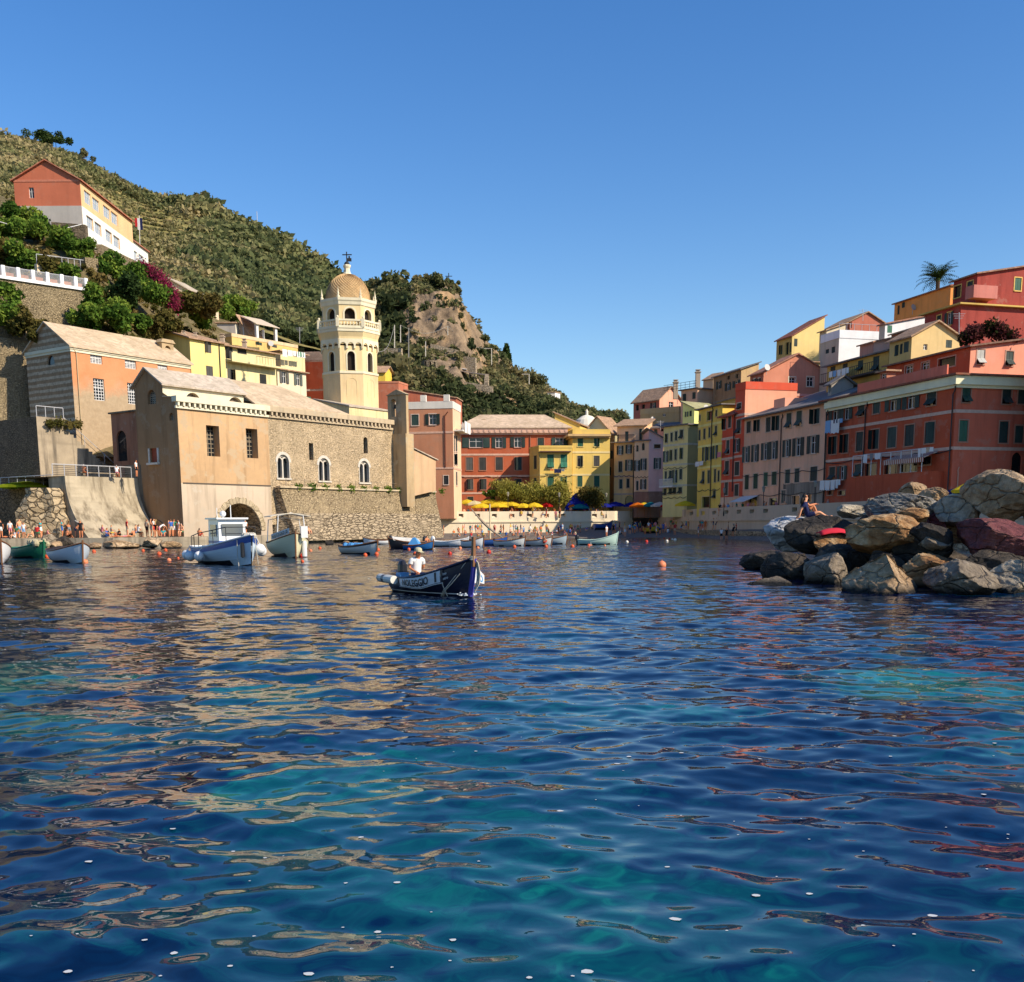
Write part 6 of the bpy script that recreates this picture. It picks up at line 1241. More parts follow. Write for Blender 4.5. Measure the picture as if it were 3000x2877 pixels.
# ================================================================ BOATS
NAVY=flat((.009,.010,.026),.35,.5,name="navy_gloss");BLK=flat((.012,.012,.016),.4,.5,name="black_paint");WB=flat((.74,.74,.72),.3,.5,name="white_gelcoat")
BLUE=flat((.012,.07,.30),.4,.5,name="blue_paint");GRN=flat((.008,.13,.06),.4,.5,name="green_paint");CRB=flat((.72,.64,.40),.4,.4,name="cream_paint");OLB=flat((.62,.58,.38),.4,.4,name="cream_grey_paint")
WOOD=paint((.22,.10,.045),.5,name="varnished_wood");LGN=flat((.46,.62,.52),.4,.4,name="mint_paint");GRYB=flat((.5,.52,.52),.4,.4,name="grey_paint");ROPE=flat((.5,.46,.38),.9,.1,name="rope");LBL=flat((.08,.28,.55),.4,.4,name="light_blue_paint")
class Hull:
    def __init__(s,L,B,H,bow=1.0,stern=.1,ts=.72,D=.3,rake=.08):
        s.L,s.B,s.H,s.bow,s.stern,s.ts,s.D,s.rake=L,B,H,bow,stern,ts,D,rake
    def half(s,t):
        if t<.38:return s.B/2*(s.ts+(1-s.ts)*math.sin(math.pi/2*t/.38))
        return s.B/2*max(.02,(1-((t-.38)/.62)**2.2))**.85
    def sheer(s,t):return s.H*(1+s.bow*max(0,(t-.25)/.75)**2+s.stern*max(0,(.3-t)/.3)**2)
    def P(s,t,u,side,off=0.):
        k=-s.D*(1-max(0,(t-.6)/.4)**3*.3);sh=s.sheer(t);zz=k+(sh-k)*u
        y=s.half(t)*(1-max(0,1-u)**2.4)+off;x=(t-.5)*s.L-s.rake*s.L*(1-u)*max(0,(t-.6)/.4)**2+.0
        return Vector((x,side*y,zz))
    def at_z(s,t,dz,side,off=0.):
        k=-s.D*(1-max(0,(t-.6)/.4)**3*.3);sh=s.sheer(t);return s.P(t,max(0,(sh-dz-k)/(sh-k)),side,off)
    def shell(s,bands,nt=22):
        """bands: (height under the gunwale as a fraction or z level, material index)"""
        b=MB();US=[0,.2,.4]+[.5,.6,.7,.8,.88,.94,1.0]
        for sd in(-1,1):
            for i in range(nt):
                t0,t1=i/nt,(i+1)/nt
                for j in range(len(US)-1):
                    u=(US[j]+US[j+1])/2;zm=s.P((t0+t1)/2,u,1).z;m=bands(u,zm,t0)
                    b.quad(s.P(t0,US[j],sd),s.P(t1,US[j],sd),s.P(t1,US[j+1],sd),s.P(t0,US[j+1],sd),m=m)
                for(a,c)in((1.0,.75),(.75,.5)): # inside
                    b.quad(s.P(t0,a,sd,-.05 if s.half(t0)>.06 else 0),s.P(t1,a,sd,-.05 if s.half(t1)>.06 else 0),s.P(t1,c,sd,-.07 if s.half(t1)>.1 else 0),s.P(t0,c,sd,-.07 if s.half(t0)>.1 else 0),m=3)
        b.quad(*[s.P(0,u,1)for u in US],*[s.P(0,u,-1)for u in US[::-1]],m=bands(.7,.4,0))
        for i in range(nt):
            t0,t1=i/nt,(i+1)/nt;b.quad(s.P(t0,.52,-1),s.P(t1,.52,-1),s.P(t1,.52,1),s.P(t0,.52,1),m=3)
        return b
    def gunwale(s,r=.045):
        b=MB()
        for sd in(-1,1):b.tube([s.P(i/20,1,sd)+Vector((0,0,.01))for i in range(21)],r,6)
        b.tube([s.P(0,1,-1),s.P(0,1,1)],r,6);return b
def boat(name,label,loc,head,hull,mats,bands,rail=WOOD,thw=(.3,.5,.68),group=None,thwart=WOOD,stem=True,cat="boat",deck=None):
    rz=math.atan2(head[1],head[0]);r=thing(name,label,cat,(loc[0],loc[1],0),group,rz);H=hull
    m4=list(mats)+[mats[0]]*(4-len(mats))
    H.shell(bands).build("hull",m4,r,smooth=False,local=True);H.gunwale().build("gunwale",rail,r,local=True)
    for t in thw:
        y=H.half(t)*.9;x=(t-.5)*H.L;zz=H.sheer(t)*.72;MB().box(x-.12,x+.12,-y,y,zz-.02,zz+.02).build("bench",thwart,r,local=True)
    if stem:
        p0,p1=H.P(1,.1,1),H.P(1,1,1);b=MB();b.tube([(p0.x,0,p0.z),((p0.x+p1.x)/2+.02,0,(p0.z+p1.z)/2),(p1.x+.03,0,p1.z+.16)],.05,6);b.build("stem_post",rail,r,local=True)
    if deck is not None:
        b=MB()
        for i in range(int(22*deck),22):b.quad(H.P(i/22,.97,-1,-.04 if i<20 else 0),H.P((i+1)/22,.97,-1,-.04 if i<20 else 0),H.P((i+1)/22,.97,1,-.04 if i<20 else 0),H.P(i/22,.97,1,-.04 if i<20 else 0))
        b.build("foredeck",mats[1]if len(mats)>1 else mats[0],r,local=True)
    return r
def outboard(r,hull,s=1.0,mat=BLK,tilt=0.):
    x=-.5*hull.L-.12;zz=hull.sheer(0)-.2*s
    b=MB();b.lathe([(.02,-.16),(.15,-.14),(.17,.02),(.16,.2),(.10,.3),(.02,.33)],(x-tilt*.3,0,zz+.32*s),10,0,0,s*1.2,s*.8)
    b.hexa([(x-.07,-.05,-.35),(x+.07,-.05,-.35),(x+.07,.05,-.35),(x-.07,.05,-.35)],[(x-.09,-.06,zz+.22),(x+.09,-.06,zz+.22),(x+.09,.06,zz+.22),(x-.09,.06,zz+.22)],0)
    b.box(x+.05,x+.2,-.1,.1,zz-.15,zz+.1);b.build("outboard_motor",mat,r,smooth=False,local=True)
def text_mesh(txt,size,bold=True):
    cu=bpy.data.curves.new("t",'FONT');cu.body=txt;cu.size=size;cu.align_x='LEFT';cu.resolution_u=2
    if bold:cu.offset=size*.03
    o=bpy.data.objects.new("t",cu);C.objects.link(o);bpy.context.view_layer.update()
    me=bpy.data.meshes.new_from_object(o.evaluated_get(bpy.context.evaluated_depsgraph_get()));bpy.data.objects.remove(o);bpy.data.curves.remove(cu)
    return me
def warp_text(me,fn):
    for v in me.vertices:v.co=fn(v.co.x,v.co.y)
    return me
# --- hire boat with the seated boatman
bw,sn=Vector((plan(1378,1740,28.2))),Vector((plan(1192,1725,31.0)));hd=(bw-sn).normalized();ctr=(bw+sn)/2;Hn=Hull((bw-sn).length+.25,1.5,.44,1.35,.05,.78,.3,.05)
nol=boat("hire_boat","navy blue hire boat with white lettered banner and tall wooden stem, under way",ctr,hd,Hn,[NAVY,NAVY,WB,paint((.25,.22,.2))],lambda u,zz,t:2 if False else 0,rail=NAVY,group=None,thw=(.22,.45,.62),thwart=GRYB)
NOLC=ctr;NOLRZ=math.atan2(hd.y,hd.x)
b=MB()
for sd in(-1,1):
    for i in range(20):b.quad(Hn.at_z(i/20,Hn.sheer(i/20)-.06,sd,.012),Hn.at_z((i+1)/20,Hn.sheer((i+1)/20)-.06,sd,.012),Hn.at_z((i+1)/20,Hn.sheer((i+1)/20)-.085,sd,.012),Hn.at_z(i/20,Hn.sheer(i/20)-.085,sd,.012))
b.build("waterline_stripe",WB,nol,local=True)
px_=(1-.5)*Hn.L;zt_=Hn.sheer(1);MB().hexa([(px_-.02,-.045,zt_-.2),(px_+.1,-.045,zt_-.2),(px_+.1,.045,zt_-.2),(px_-.02,.045,zt_-.2)],[(px_+.02,-.035,zt_+.60),(px_+.12,-.035,zt_+.60),(px_+.12,.035,zt_+.60),(px_+.02,.035,zt_+.60)]).build("bow_post",WOOD,nol,local=True)
MB().tube([Hn.P(1,.18,1)*1.0+Vector((.01,0,0)),Hn.P(1,.6,1)+Vector((.03,0,0)),Hn.P(1,1,1)+Vector((.05,0,.02))],.075,8).build("stem_band",flat(lin(70,66,150),.4,name="violet_paint"),nol,local=True)
t0b,t1b,dzb=.26,.80,.42
def ban(a,v,off=.03,sd=-1): # a 0..1 along, v 0..1 up
    t=t0b+(t1b-t0b)*a;top=-.02-.02*math.sin(a*9);hgt=dzb*(.62+.38*a**.8)
    return Hn.at_z(t,top+hgt*(1-v),sd,off+.03*(1-v))if v<.999 else Hn.P(t,1,sd,off)+Vector((0,0,.02+.02*math.sin(a*9)))
for sd in(-1,1):
    b=MB();n=24;rows=[0,.05,.09,.5,.91,.95,1]
    for i in range(n):
        for j in range(6):
            a0,a1=i/n,(i+1)/n;edge=j in(1,4)or(j in(2,3)and(i==0 or i==n-1));b.quad(ban(a0,rows[j],.03,sd),ban(a1,rows[j],.03,sd),ban(a1,rows[j+1],.03,sd),ban(a0,rows[j+1],.03,sd),m=1 if edge else 0)
    bo=b.build("banner",[flat((.62,.64,.66),.7,name="banner_cloth"),NAVY],nol,local=True)
    if sd==-1:
        me=text_mesh("NOLEGGIO",.3);xs=[v.co.x for v in me.vertices];W=max(xs)
        warp_text(me,lambda x,y:ban(.13+.62*x/W,.20+.58*y/.22,.045));me.materials.append(NAVY);link("lettering",me,bo)
        me=text_mesh("1",.3);W=max(v.co.x for v in me.vertices);warp_text(me,lambda x,y:ban(.83+.07*x/W,.18+.66*y/.22,.045));me.materials.append(NAVY);link("numeral",me,bo)
for k,tx in enumerate(("ino","stro")):
    me=text_mesh(tx,.1);warp_text(me,lambda x,y:Hn.at_z(.795+x/Hn.L,.17+k*.13-y,-1,.02));me.materials.append(GRYB);link("small_lettering",me,nol)
# banner end flying free on the far bow
b=MB();fb=lambda a,v:Vector((Hn.L*.44-.22*a+.05*math.sin(a*5),.06+.66*a,.34+v*(.58-.34*a)+.03*math.sin(a*4)))
for i in range(8):b.quad(fb(i/8,0),fb((i+1)/8,0),fb((i+1)/8,1),fb(i/8,1),m=0)
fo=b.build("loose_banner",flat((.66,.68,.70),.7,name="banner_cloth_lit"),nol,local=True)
me=text_mesh("NO",.3);W=max(v.co.x for v in me.vertices);warp_text(me,lambda x,y:fb(.36+.56*x/W,.12+.62*y/.22)+Vector((.015,-.005,0)));me.materials.append(LBL);link("lettering",me,fo)
b=MB()
for k in range(8):
    p0=Hn.P(max(0,.235-k*.045),.93,-1,.13)-Vector((k*.03,0,.0));p1=Hn.P(max(0,.235-(k+1)*.045),.93,-1,.13)-Vector(((k+1)*.03,0,.0));b.tube([p0,p1],.125,10,m=(0,0,0,1,0,0,1,0)[k])
b.build("tube_fender",[flat((.66,.65,.58),.6,name="fender_white"),NAVY],nol,local=True)
outboard(nol,Hn,1.0)
b=MB();R3=random.Random(4)
for a,c in((Hn.P(.97,1,-1),Hn.at_z(.80,.55,-1,.05)),(Hn.P(.93,.75,-1,.02),Hn.at_z(.79,.60,-1,.05)),(Hn.at_z(.79,.55,-1,.05),Hn.at_z(.62,.78,-1,.04)),(Hn.at_z(.79,.60,-1,.05),Hn.at_z(.58,.80,-1,.05)),(Hn.at_z(.79,.60,-1,.05),Hn.at_z(.66,.84,-1,.05)),(Hn.at_z(.78,.1,-1,.05),Hn.at_z(.79,.75,-1,.05))):
    m_=(a+c)/2+Vector((0,-.02,-.03));b.tube([a,m_,c],.014,5)
for k in range(5):x=px_+.06+.03*k;b.tube([(x,.06,zt_-.0-.02*k),(x+.04,.10,zt_*.6),(x-.02+.02*k,.05,.15+.05*k)],.018,5)
for k in range(3):b.lathe([(.09,0),(.09,.03)],(px_+.02,0,zt_-.02+.04*k),10)
b.build("mooring_ropes",ROPE,nol,local=True)
fm=MB();R3=np.random.default_rng(6)
for k in range(36):
    t=R3.uniform(.93,1.06);sd=R3.choice([-1,1]);p=Hn.at_z(min(t,1),Hn.sheer(min(t,1))-.02,sd,.04+abs(R3.normal())*.12);fm.ball((p.x+(t-1)*.5*(t>1),p.y,.02+abs(R3.normal())*.03*(t>.9)),R3.uniform(.012,.04),5,0,.6)
q=fm.build("bow_foam",flat((.70,.74,.76),.6,name="spray"));q.location=(NOLC.x,NOLC.y,.02);q.rotation_euler=(0,0,NOLRZ);tag(q,kind="stuff")
MB().box(-1.75,-1.5,-.35,-.05,.42,.56).build("blue_bag",LBL,nol,local=True)
# --- white and blue fishing boat with wheelhouse
bw,sn=plan(742,1655,50.5),plan(606,1648,57.0);hd=(bw-sn).normalized();ctr=(bw+sn)/2;Hf=Hull((bw-sn).length,2.5,.82,.85,.06,.7,.35,.04)
fsh=boat("fishing_boat","white and blue fishing boat with a small wheelhouse and round white fenders",ctr,hd,Hf,[flat((.55,.66,.74),.35,.5,name="pale_blue_gelcoat"),BLUE,BLK,WB],lambda u,zz,t:2 if zz<.10 else(1 if u>.84 else 0),rail=WB,thw=(.12,),thwart=BLUE,stem=False,deck=.62)
cb_=MB();x0,x1,y0=-.9,.85,.72;zf,zt_=.62,2.28
cb_.hexa([(x0,-y0,zf),(x1+.1,-y0,zf),(x1+.1,y0,zf),(x0,y0,zf)],[(x0,-y0*.95,zt_),(x1-.05,-y0*.95,zt_),(x1-.05,y0*.95,zt_),(x0,y0*.95,zt_)])
cabn=cb_.build("wheelhouse",WB,fsh,local=True)
MB().box(x0-.12,x1+.14,-y0-.1,y0+.1,zt_+.002,zt_+.09).build("wheelhouse_roof",WB,cabn,local=True)
for sx,yy,w_ in((0,-y0-.005,0),(0,y0+.005,0)):
    g_=MB();g_.box(-.5,.5,yy-.01 if yy<0 else yy-.02,yy+.02 if yy<0 else yy+.01,1.42,2.02);g_.build("window",flat((.12,.14,.15),.08,.5,name="cabin_glass"),cabn,local=True)
MB().box(x1+.02,x1+.05,-.55,.55,1.45,2.05).build("windscreen",flat((.12,.14,.15),.08,.5,name="cabin_glass"),cabn,local=True)
sb=MB();sb.box(x0+.004,x1+.085,-y0-.006,y0+.006,1.08,1.20);sb.build("blue_stripe",BLUE,cabn,local=True)
MB().tube([(-.2,.3,zt_),(-.2,.3,zt_+.75)],.025,5).tube([(-.6,-.3,zt_),(-.6,-.3,zt_+.6)],.02,5).build("aerials",WB,fsh,local=True)
MB().ball((.55,-.35,zt_+.28),.16,10).tube([(.55,-.35,zt_+.05),(.55,-.35,zt_+.2)],.04,6).build("searchlight",WB,fsh,local=True)
b=MB();rp=[Hf.P(t,1,-1,-.08)+Vector((0,0,h))for t,h in((.03,.55),(.35,.75),(.62,.75),(.78,.72))];b.tube(rp,.025,6)
for t,h in((.03,.55),(.2,.65),(.35,.75),(.62,.75),(.78,.72)):p=Hf.P(t,1,-1,-.08);b.tube([p,p+Vector((0,0,h))],.02,5)
p=Hf.P(.78,1,-1,-.08);q=Hf.P(.78,1,1,-.08);b.tube([p+Vector((0,0,.72)),q+Vector((0,0,.72))],.025,6);b.tube([q,q+Vector((0,0,.72))],.02,5);b.tube([p+Vector((0,0,.4)),q+Vector((0,0,.4))],.02,5);b.build("handrail",IRON,fsh,local=True)
for t,sd in((.0,-1),(.06,-1),(.22,-1),(.46,-1),(.93,1),(.84,1)):
    p=Hf.P(t,.72,sd,.24);f_=MB();f_.ball((p.x,p.y,p.z-.12),.27,12);f_.tube([(p.x,p.y,p.z+.12),tuple(Hf.P(t,1,sd,.02))],.015,4);f_.build("fender",WB,fsh,smooth=True,local=True)
p=Hf.P(.95,.62,-1,.1);MB().lathe([(.03,-.38),(.1,-.34),(.1,.34),(.03,.38)],p,10).build("fender",BLK,fsh,local=True)
b=MB();b.tube([Hf.P(.9,1,-1,.03),Hf.P(.92,.5,-1,.2),Hf.P(.93,.15,-1,.35)-Vector((0,0,.3))],.02,5);b.tube([Hf.P(.97,1,1,.03),Hf.P(.98,.3,1,.3)-Vector((0,0,.2))],.02,5);b.build("mooring_ropes",ROPE,fsh,local=True)
b=MB();R4=random.Random(2);[b.ball((Hf.L*.44+R4.uniform(-.25,.15),R4.uniform(-.2,.2),Hf.sheer(.95)+.05),.16,6)for k in range(7)];b.build("rope_coil",ROPE,fsh,local=True)
MB().box(-1.2,-.2,-1.0,-.75,.75,.95).build("net_box",flat((.45,.22,.12),.8),fsh,local=True)
# --- cream tour boat with canopy
hd=Vector((.34,-.94));bw=plan(868,1632,62.5);Ht=Hull(6.2,2.5,.85,.75,.05,.8,.35,.03);ctr=bw-hd*3.1
tour=boat("tour_boat","cream hire boat with canopy frame and lettered sign behind the fishing boat",ctr,hd,Ht,[OLB,CRB,BLK,WB],lambda u,zz,t:2 if zz<.12 else 0,rail=WOOD,thw=(.3,.5),deck=.75)
b=MB();n=8
for t in(.2,.72):
    p,q=Ht.P(t,1,-1,-.08),Ht.P(t,1,1,-.08);b.tube([p,p+Vector((0,.12,1.45)),(p+q)/2+Vector((0,0,1.6)),q+Vector((0,-.12,1.45)),q],.035,6)
b.build("canopy_frame",WB,tour,local=True)
b=MB()
for i in range(n):
    f=lambda k:(Ht.half(.4)*.98*(-1+2*k/n),Ht.sheer(.3)+1.62+.18*math.sin(math.pi*k/n));(ya,za),(yb,zb_)=f(i),f(i+1)
    b.hexa([(-2.0,ya,za),(1.4,ya,za),(1.4,yb,zb_),(-2.0,yb,zb_)],[(-2.0,ya,za+.05),(1.4,ya,za+.05),(1.4,yb,zb_+.05),(-2.0,yb,zb_+.05)])
b.build("canopy",paint((.66,.58,.44)),tour,local=True)
sg=MB();fs=lambda a,v:Ht.P(.62+.33*a,1,-1,.04)+Vector((0,0,.06+.34*v));sg.quad(fs(0,0),fs(1,0),fs(1,1),fs(0,1));so_=sg.build("sign",flat((.62,.62,.6),.6),tour,local=True)
me=text_mesh("NOLEGGIO 2",.2);W=max(v.co.x for v in me.vertices);warp_text(me,lambda x,y:fs(.06+.88*x/W,.22+.55*y/.15)+Vector((0,-.02,0)));me.materials.append(BLK);link("lettering",me,so_)
MB().box(2.75,3.1,.35,.75,1.2,1.9).build("plastic_sheet",WB,tour,local=True)
MB().lathe([(.08,-.5),(.16,-.45),(.16,.4),(.1,.5)],Ht.P(.9,.5,1,.22),10).build("fender",WB,tour,local=True)
# --- small boats
def small(label,px,Y,head,L,B,H,side,deckc,inner,wl=True,rail=WOOD,motor=False,group="small moored boats",bow=.75,name="rowing_boat",bot=BLK,zoff=0,thw=(.3,.5,.68),stripe=None,deck=None):
    hd=Vector(head).normalized();p=plan(px,1600,Y);Hh=Hull(L,B,H,bow,.12,.72,.25,.05)
    r=boat(name,label,p,hd,Hh,[side,stripe or side,bot,inner],lambda u,zz,t:2 if zz<.07 else(1 if u>.86 else 0),rail=rail,thw=thw,group=group,deck=deck);r.location.z=zoff
    if motor:outboard(r,Hh,1.0,motor if not isinstance(motor,bool)else BLK)
    return r,Hh
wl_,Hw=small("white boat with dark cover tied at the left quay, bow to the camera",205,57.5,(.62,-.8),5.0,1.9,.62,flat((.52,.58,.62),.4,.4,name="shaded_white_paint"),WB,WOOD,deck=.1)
b=MB()
for i in range(14):b.quad(*[Hw.P(t,1,sd)+Vector((0,0,.05 if sd else 0))for t,sd in((.05+i*.05,-1),(.1+i*.05,-1))],*[Vector(((t-.5)*Hw.L,0,Hw.sheer(t)+.28-.2*abs(t-.4)))for t in(.1+i*.05,.05+i*.05)]);b.quad(*[Vector(((t-.5)*Hw.L,0,Hw.sheer(t)+.28-.2*abs(t-.4)))for t in(.05+i*.05,.1+i*.05)],*[Hw.P(t,1,1)+Vector((0,0,.05))for t in(.1+i*.05,.05+i*.05)])
b.build("cover",flat((.035,.02,.015),.8),wl_,local=True)
gb,Hg=small("dark green boat with nets heaped in the bow at the left quay",88,66,(.7,-.7),4.6,1.8,.58,GRN,GRN,GRN,rail=GRN)
b=MB();R4=random.Random(9);[b.ball((R4.uniform(1.0,2.2),R4.uniform(-.4,.4),Hg.sheer(.8)+R4.uniform(0,.3)),R4.uniform(.12,.24),6)for k in range(22)];b.build("fishing_nets",flat((.42,.36,.22),.95),gb,local=True)
small("white boat cut by the left picture edge",-22,57,(.6,-.8),4.6,1.8,.7,WB,WB,WB)
sb_,Hs=small("small white boat with blue cover ringed by orange buoys before the church",1058,70,(.62,-.78),4.3,1.6,.5,flat((.66,.68,.62),.4,name="off_white_paint"),LBL,LBL,stripe=NAVY)
b=MB();[b.ball((-1.6+.3*k,-.3+.2*(k%3),Hs.sheer(.2)+.06),.2,6)for k in range(7)];b.build("blue_cover",LBL,sb_,local=True)
dk_,Hd=small("dark tarpaulin covered boat with a white top beside the blue boat",1190,84,(-.9,-.3),2.9,1.3,.5,BLK,WB,BLK,motor=True)
b=MB();b.hexa([(-1.1,-.55,.52),(1.1,-.4,.7),(1.1,.4,.7),(-1.1,.55,.52)],[(-1.0,-.2,.8),(1.2,-.15,1.0),(1.2,.15,1.0),(-1.0,.2,.8)]);b.build("tarpaulin",paint((.55,.54,.5)),dk_,local=True)
bl_,Hb=small("little bright blue boat with a white bow next to the dark covered boat",1228,80,(.95,-.3),2.4,1.1,.34,flat((.015,.10,.28),.4,name="bright_blue_paint"),WB,LBL,bow=1.0)
MB().hexa([(-.8,-.35,.4),(.1,-.35,.4),(.1,.35,.4),(-.8,.35,.4)],[(-.5,-.05,.95),(-.3,-.05,.95),(-.3,.05,.95),(-.5,.05,.95)]).build("blue_cover",LBL,bl_,local=True)
small("tiny white dinghy with a dark outboard by the quay rocks",1103,102,(-.9,-.2),2.6,1.3,.4,WB,WB,WB,motor=True,thw=(.4,))
small("long white boat with raised white outboard, left end of the centre row",1322,91,(1,-.38),3.3,1.3,.42,WB,WB,WB,motor=WB,rail=WB)
small("white boat with big bow lying behind the tall wooden stem post",1388,87.5,(.8,-.6),2.2,1.15,.5,WB,WB,WB)
mb_,Hm=small("blue boat with a mast and furled slanting yard in the centre row",1432,95,(.9,.25),3.6,1.3,.5,flat((.02,.07,.26),.4,name="deep_blue_paint"),WB,WOOD,bow=.6)
pm=plan(1436,1570,95);l2=Matrix.Rotation(-mb_.rotation_euler.z,4,'Z')@Vector((pm.x-mb_.location.x,pm.y-mb_.location.y,0))
MB().tube([(l2.x,l2.y,.1),(l2.x,l2.y,3.75)],[.085,.055],8).build("mast",paint((.70,.55,.34)),mb_,local=True)
inv=Matrix.Rotation(-mb_.rotation_euler.z,3,'Z');ya,yb=at(*z('P',462,248),94.6),at(*z('P',800,560),94.2)
fl_=lambda p:inv@(p-Vector((mb_.location.x,mb_.location.y,0)))
MB().tube([fl_(ya.lerp(yb,k/8))+Vector((0,0,-.25*math.sin(math.pi*k/8)))for k in range(9)],[.04,.06,.09,.12,.12,.10,.09,.07,.04],7).build("furled_yard",paint((.34,.26,.18)),mb_,local=True)
small("white boat with brown rail, bow right, before the mast boat",1496,90,(.85,-.52),3.0,1.25,.45,flat((.64,.64,.6),.4,name="white_grey_paint"),WB,WOOD)
small("white boat with brown rail, second of the pair right of the mast",1574,91,(.86,-.5),3.0,1.25,.45,flat((.66,.64,.58),.4,name="warm_white_paint"),WB,WOOD,motor=True)
small("pale blue grey boat showing only its bow behind the white pair",1620,97,(.9,-.3),2.8,1.2,.5,flat((.34,.42,.46),.4,name="blue_grey_paint"),GRYB,WOOD)
small("mint green boat with high curved bow, last of the centre row",1752,94,(1,-.2),3.6,1.25,.42,LGN,WB,WOOD,bow=1.5,rail=LGN,motor=True)
for lb,px,Y,hd_,c_ in(("blue boat pulled up on the beach beside the terrace wall",1767,150,(.95,.3),BLUE),("yellow and white boat drawn up on the dark beach",1908,147,(.9,-.4),flat((.6,.42,.03),.5,name="yellow_paint"))):
    small(lb,px,Y,hd_,2.8 if px<1800 else 2.2,1.2,.6,c_,WB,WB,zoff=beach_z(px,Y)+.2,group="boats on the beach")
# --- mooring buoys: (column, row, colour, radius in survey pixels)
BUO=[(419,1612,0,5),(466,1622,0,7),(485,1611,0,5.5),(495,1640,1,7),(522,1633,0,4),(275,1615,0,6),(138,1630,0,7),(250,1645,1,8),(910,1612,1,5),(937,1605,0,5),(884,1628,2,7),(886,1642,0,5),(1014,1604,1,4.5),(1020,1616,0,4),(1070,1625,0,6.5),(1103,1622,0,6.5),(1107,1610,0,6),(1198,1608,0,5),(1216,1620,0,6),(1318,1620,2,6),(1432,1616,2,7),
       (1348,1605,1,5),(1400,1604,1,5),(1413,1598,1,5),(1507,1601,0,5.5),(1600,1600,0,5.5),(1677,1600,0,6),(1725,1597,0,5),(1772,1597,1,3.5),(1837,1587,3,4.5),(1894,1586,2,5),(1954,1584,3,4),(1946,1576,2,3),(1961,1578,2,3),(1970,1579,3,3),(1978,1581,3,4.5)]
bc=[flat((.62,.10,.03),.4,name="orange_buoy"),flat((.70,.22,.10),.5,name="faded_orange_buoy"),flat((.50,.03,.015),.4,name="red_buoy"),flat((.74,.70,.60),.5,name="white_buoy")];cn=["orange","faded orange","red","white"]
proto=MB().ball((0,0,.35),1.0,12).tube([(0,0,1.2),(0,0,1.55)],.12,6).build("float",bc[0],None,smooth=True);pme=proto.data;bpy.data.objects.remove(proto)
bme=[]
for c_ in bc:q=pme.copy();q.materials.clear();q.materials.append(c_);bme.append(q)
def near_what(px):
    for lim,s_ in((200,"beside the green boat at the left quay"),(300,"by the white covered boat at the left"),(530,"in the open water left of the fishing boat"),(960,"right of the cream tour boat"),(1130,"around the small white and blue boat"),(1260,"near the little blue boat"),(1450,"in front of the left centre boats"),(1640,"before the white centre boats"),(1790,"by the mint green boat")):
        if px<lim:return s_
    return "off the dark beach"
for k,(px,py,c_,r)in enumerate(BUO):
    yh=1532.5-ROLL*(px-1500);Y=3000*(EYE-.05)/(py-yh);R=r*Y/3000;p=plan(px,py,Y)
    o=link("mooring_buoy",bme[c_],None,(p.x,p.y,0));o.scale=(R,R,R);same=[q for q in BUO if q[2]==c_ and near_what(q[0])==near_what(px)];rank=sorted(q[0]for q in same).index(px)
    suf="" if len(same)==1 else(", leftmost" if rank==0 else(", rightmost" if rank==len(same)-1 else ", %s from the left"%["","second","third","fourth","fifth","sixth"][rank]))
    tag(o,"%s ball buoy %s%s"%(cn[c_],near_what(px),suf),"buoy","mooring buoys")
p=plan(1939,1650,2*3000/(1658-1529.6));tag(link("mooring_buoy",bme[1],None,(p.x,p.y,0)),"round weedy brown buoy floating alone in the middle right of the water","buoy","mooring buoys").scale=(.2,.2,.2)
# ================================================================ PEOPLE
J0=dict(pel=(0,0,.93,.135),spi=(0,.01,1.12,.12),che=(0,.01,1.32,.145),nec=(0,.01,1.485,.055),hea=(0,-.01,1.585,.082),top=(0,0,1.67,.084),nos=(0,-.085,1.60,.022),
          shL=(.165,.01,1.41,.06),elL=(.225,.03,1.13,.043),wrL=(.235,-.03,.90,.032),haL=(.235,-.05,.80,.036),hiL=(.09,0,.89,.092),knL=(.10,-.015,.50,.062),anL=(.10,.02,.09,.04),toL=(.105,-.13,.04,.036))
for k in list(J0):
    if k.endswith('L'):x,y,zz,r=J0[k];J0[k[:-1]+'R']=(-x,y,zz,r)
ED=[('pel','spi'),('spi','che'),('che','nec'),('nec','hea'),('hea','top'),('hea','nos')]
for s_ in 'LR':ED+=[('che','sh'+s_),('sh'+s_,'el'+s_),('el'+s_,'wr'+s_),('wr'+s_,'ha'+s_),('pel','hi'+s_),('hi'+s_,'kn'+s_),('kn'+s_,'an'+s_),('an'+s_,'to'+s_)]
def pose(**kw):
    J=dict(J0)
    dz,lean=kw.pop('dz',0),kw.pop('lean',0)
    for k in J:
        x,y,zz,r=J[k]
        if k[:2]not in('hi','kn','an','to','pe'):a=lean;y2=y*math.cos(a)-(zz-.93)*math.sin(a);z2=.93+(zz-.93)*math.cos(a)+y*math.sin(a);y,zz=y2,z2
        J[k]=(x,y,zz+dz,r)
    for k,v in kw.items():J[k]=tuple(v)+(J[k][3],)
    return J
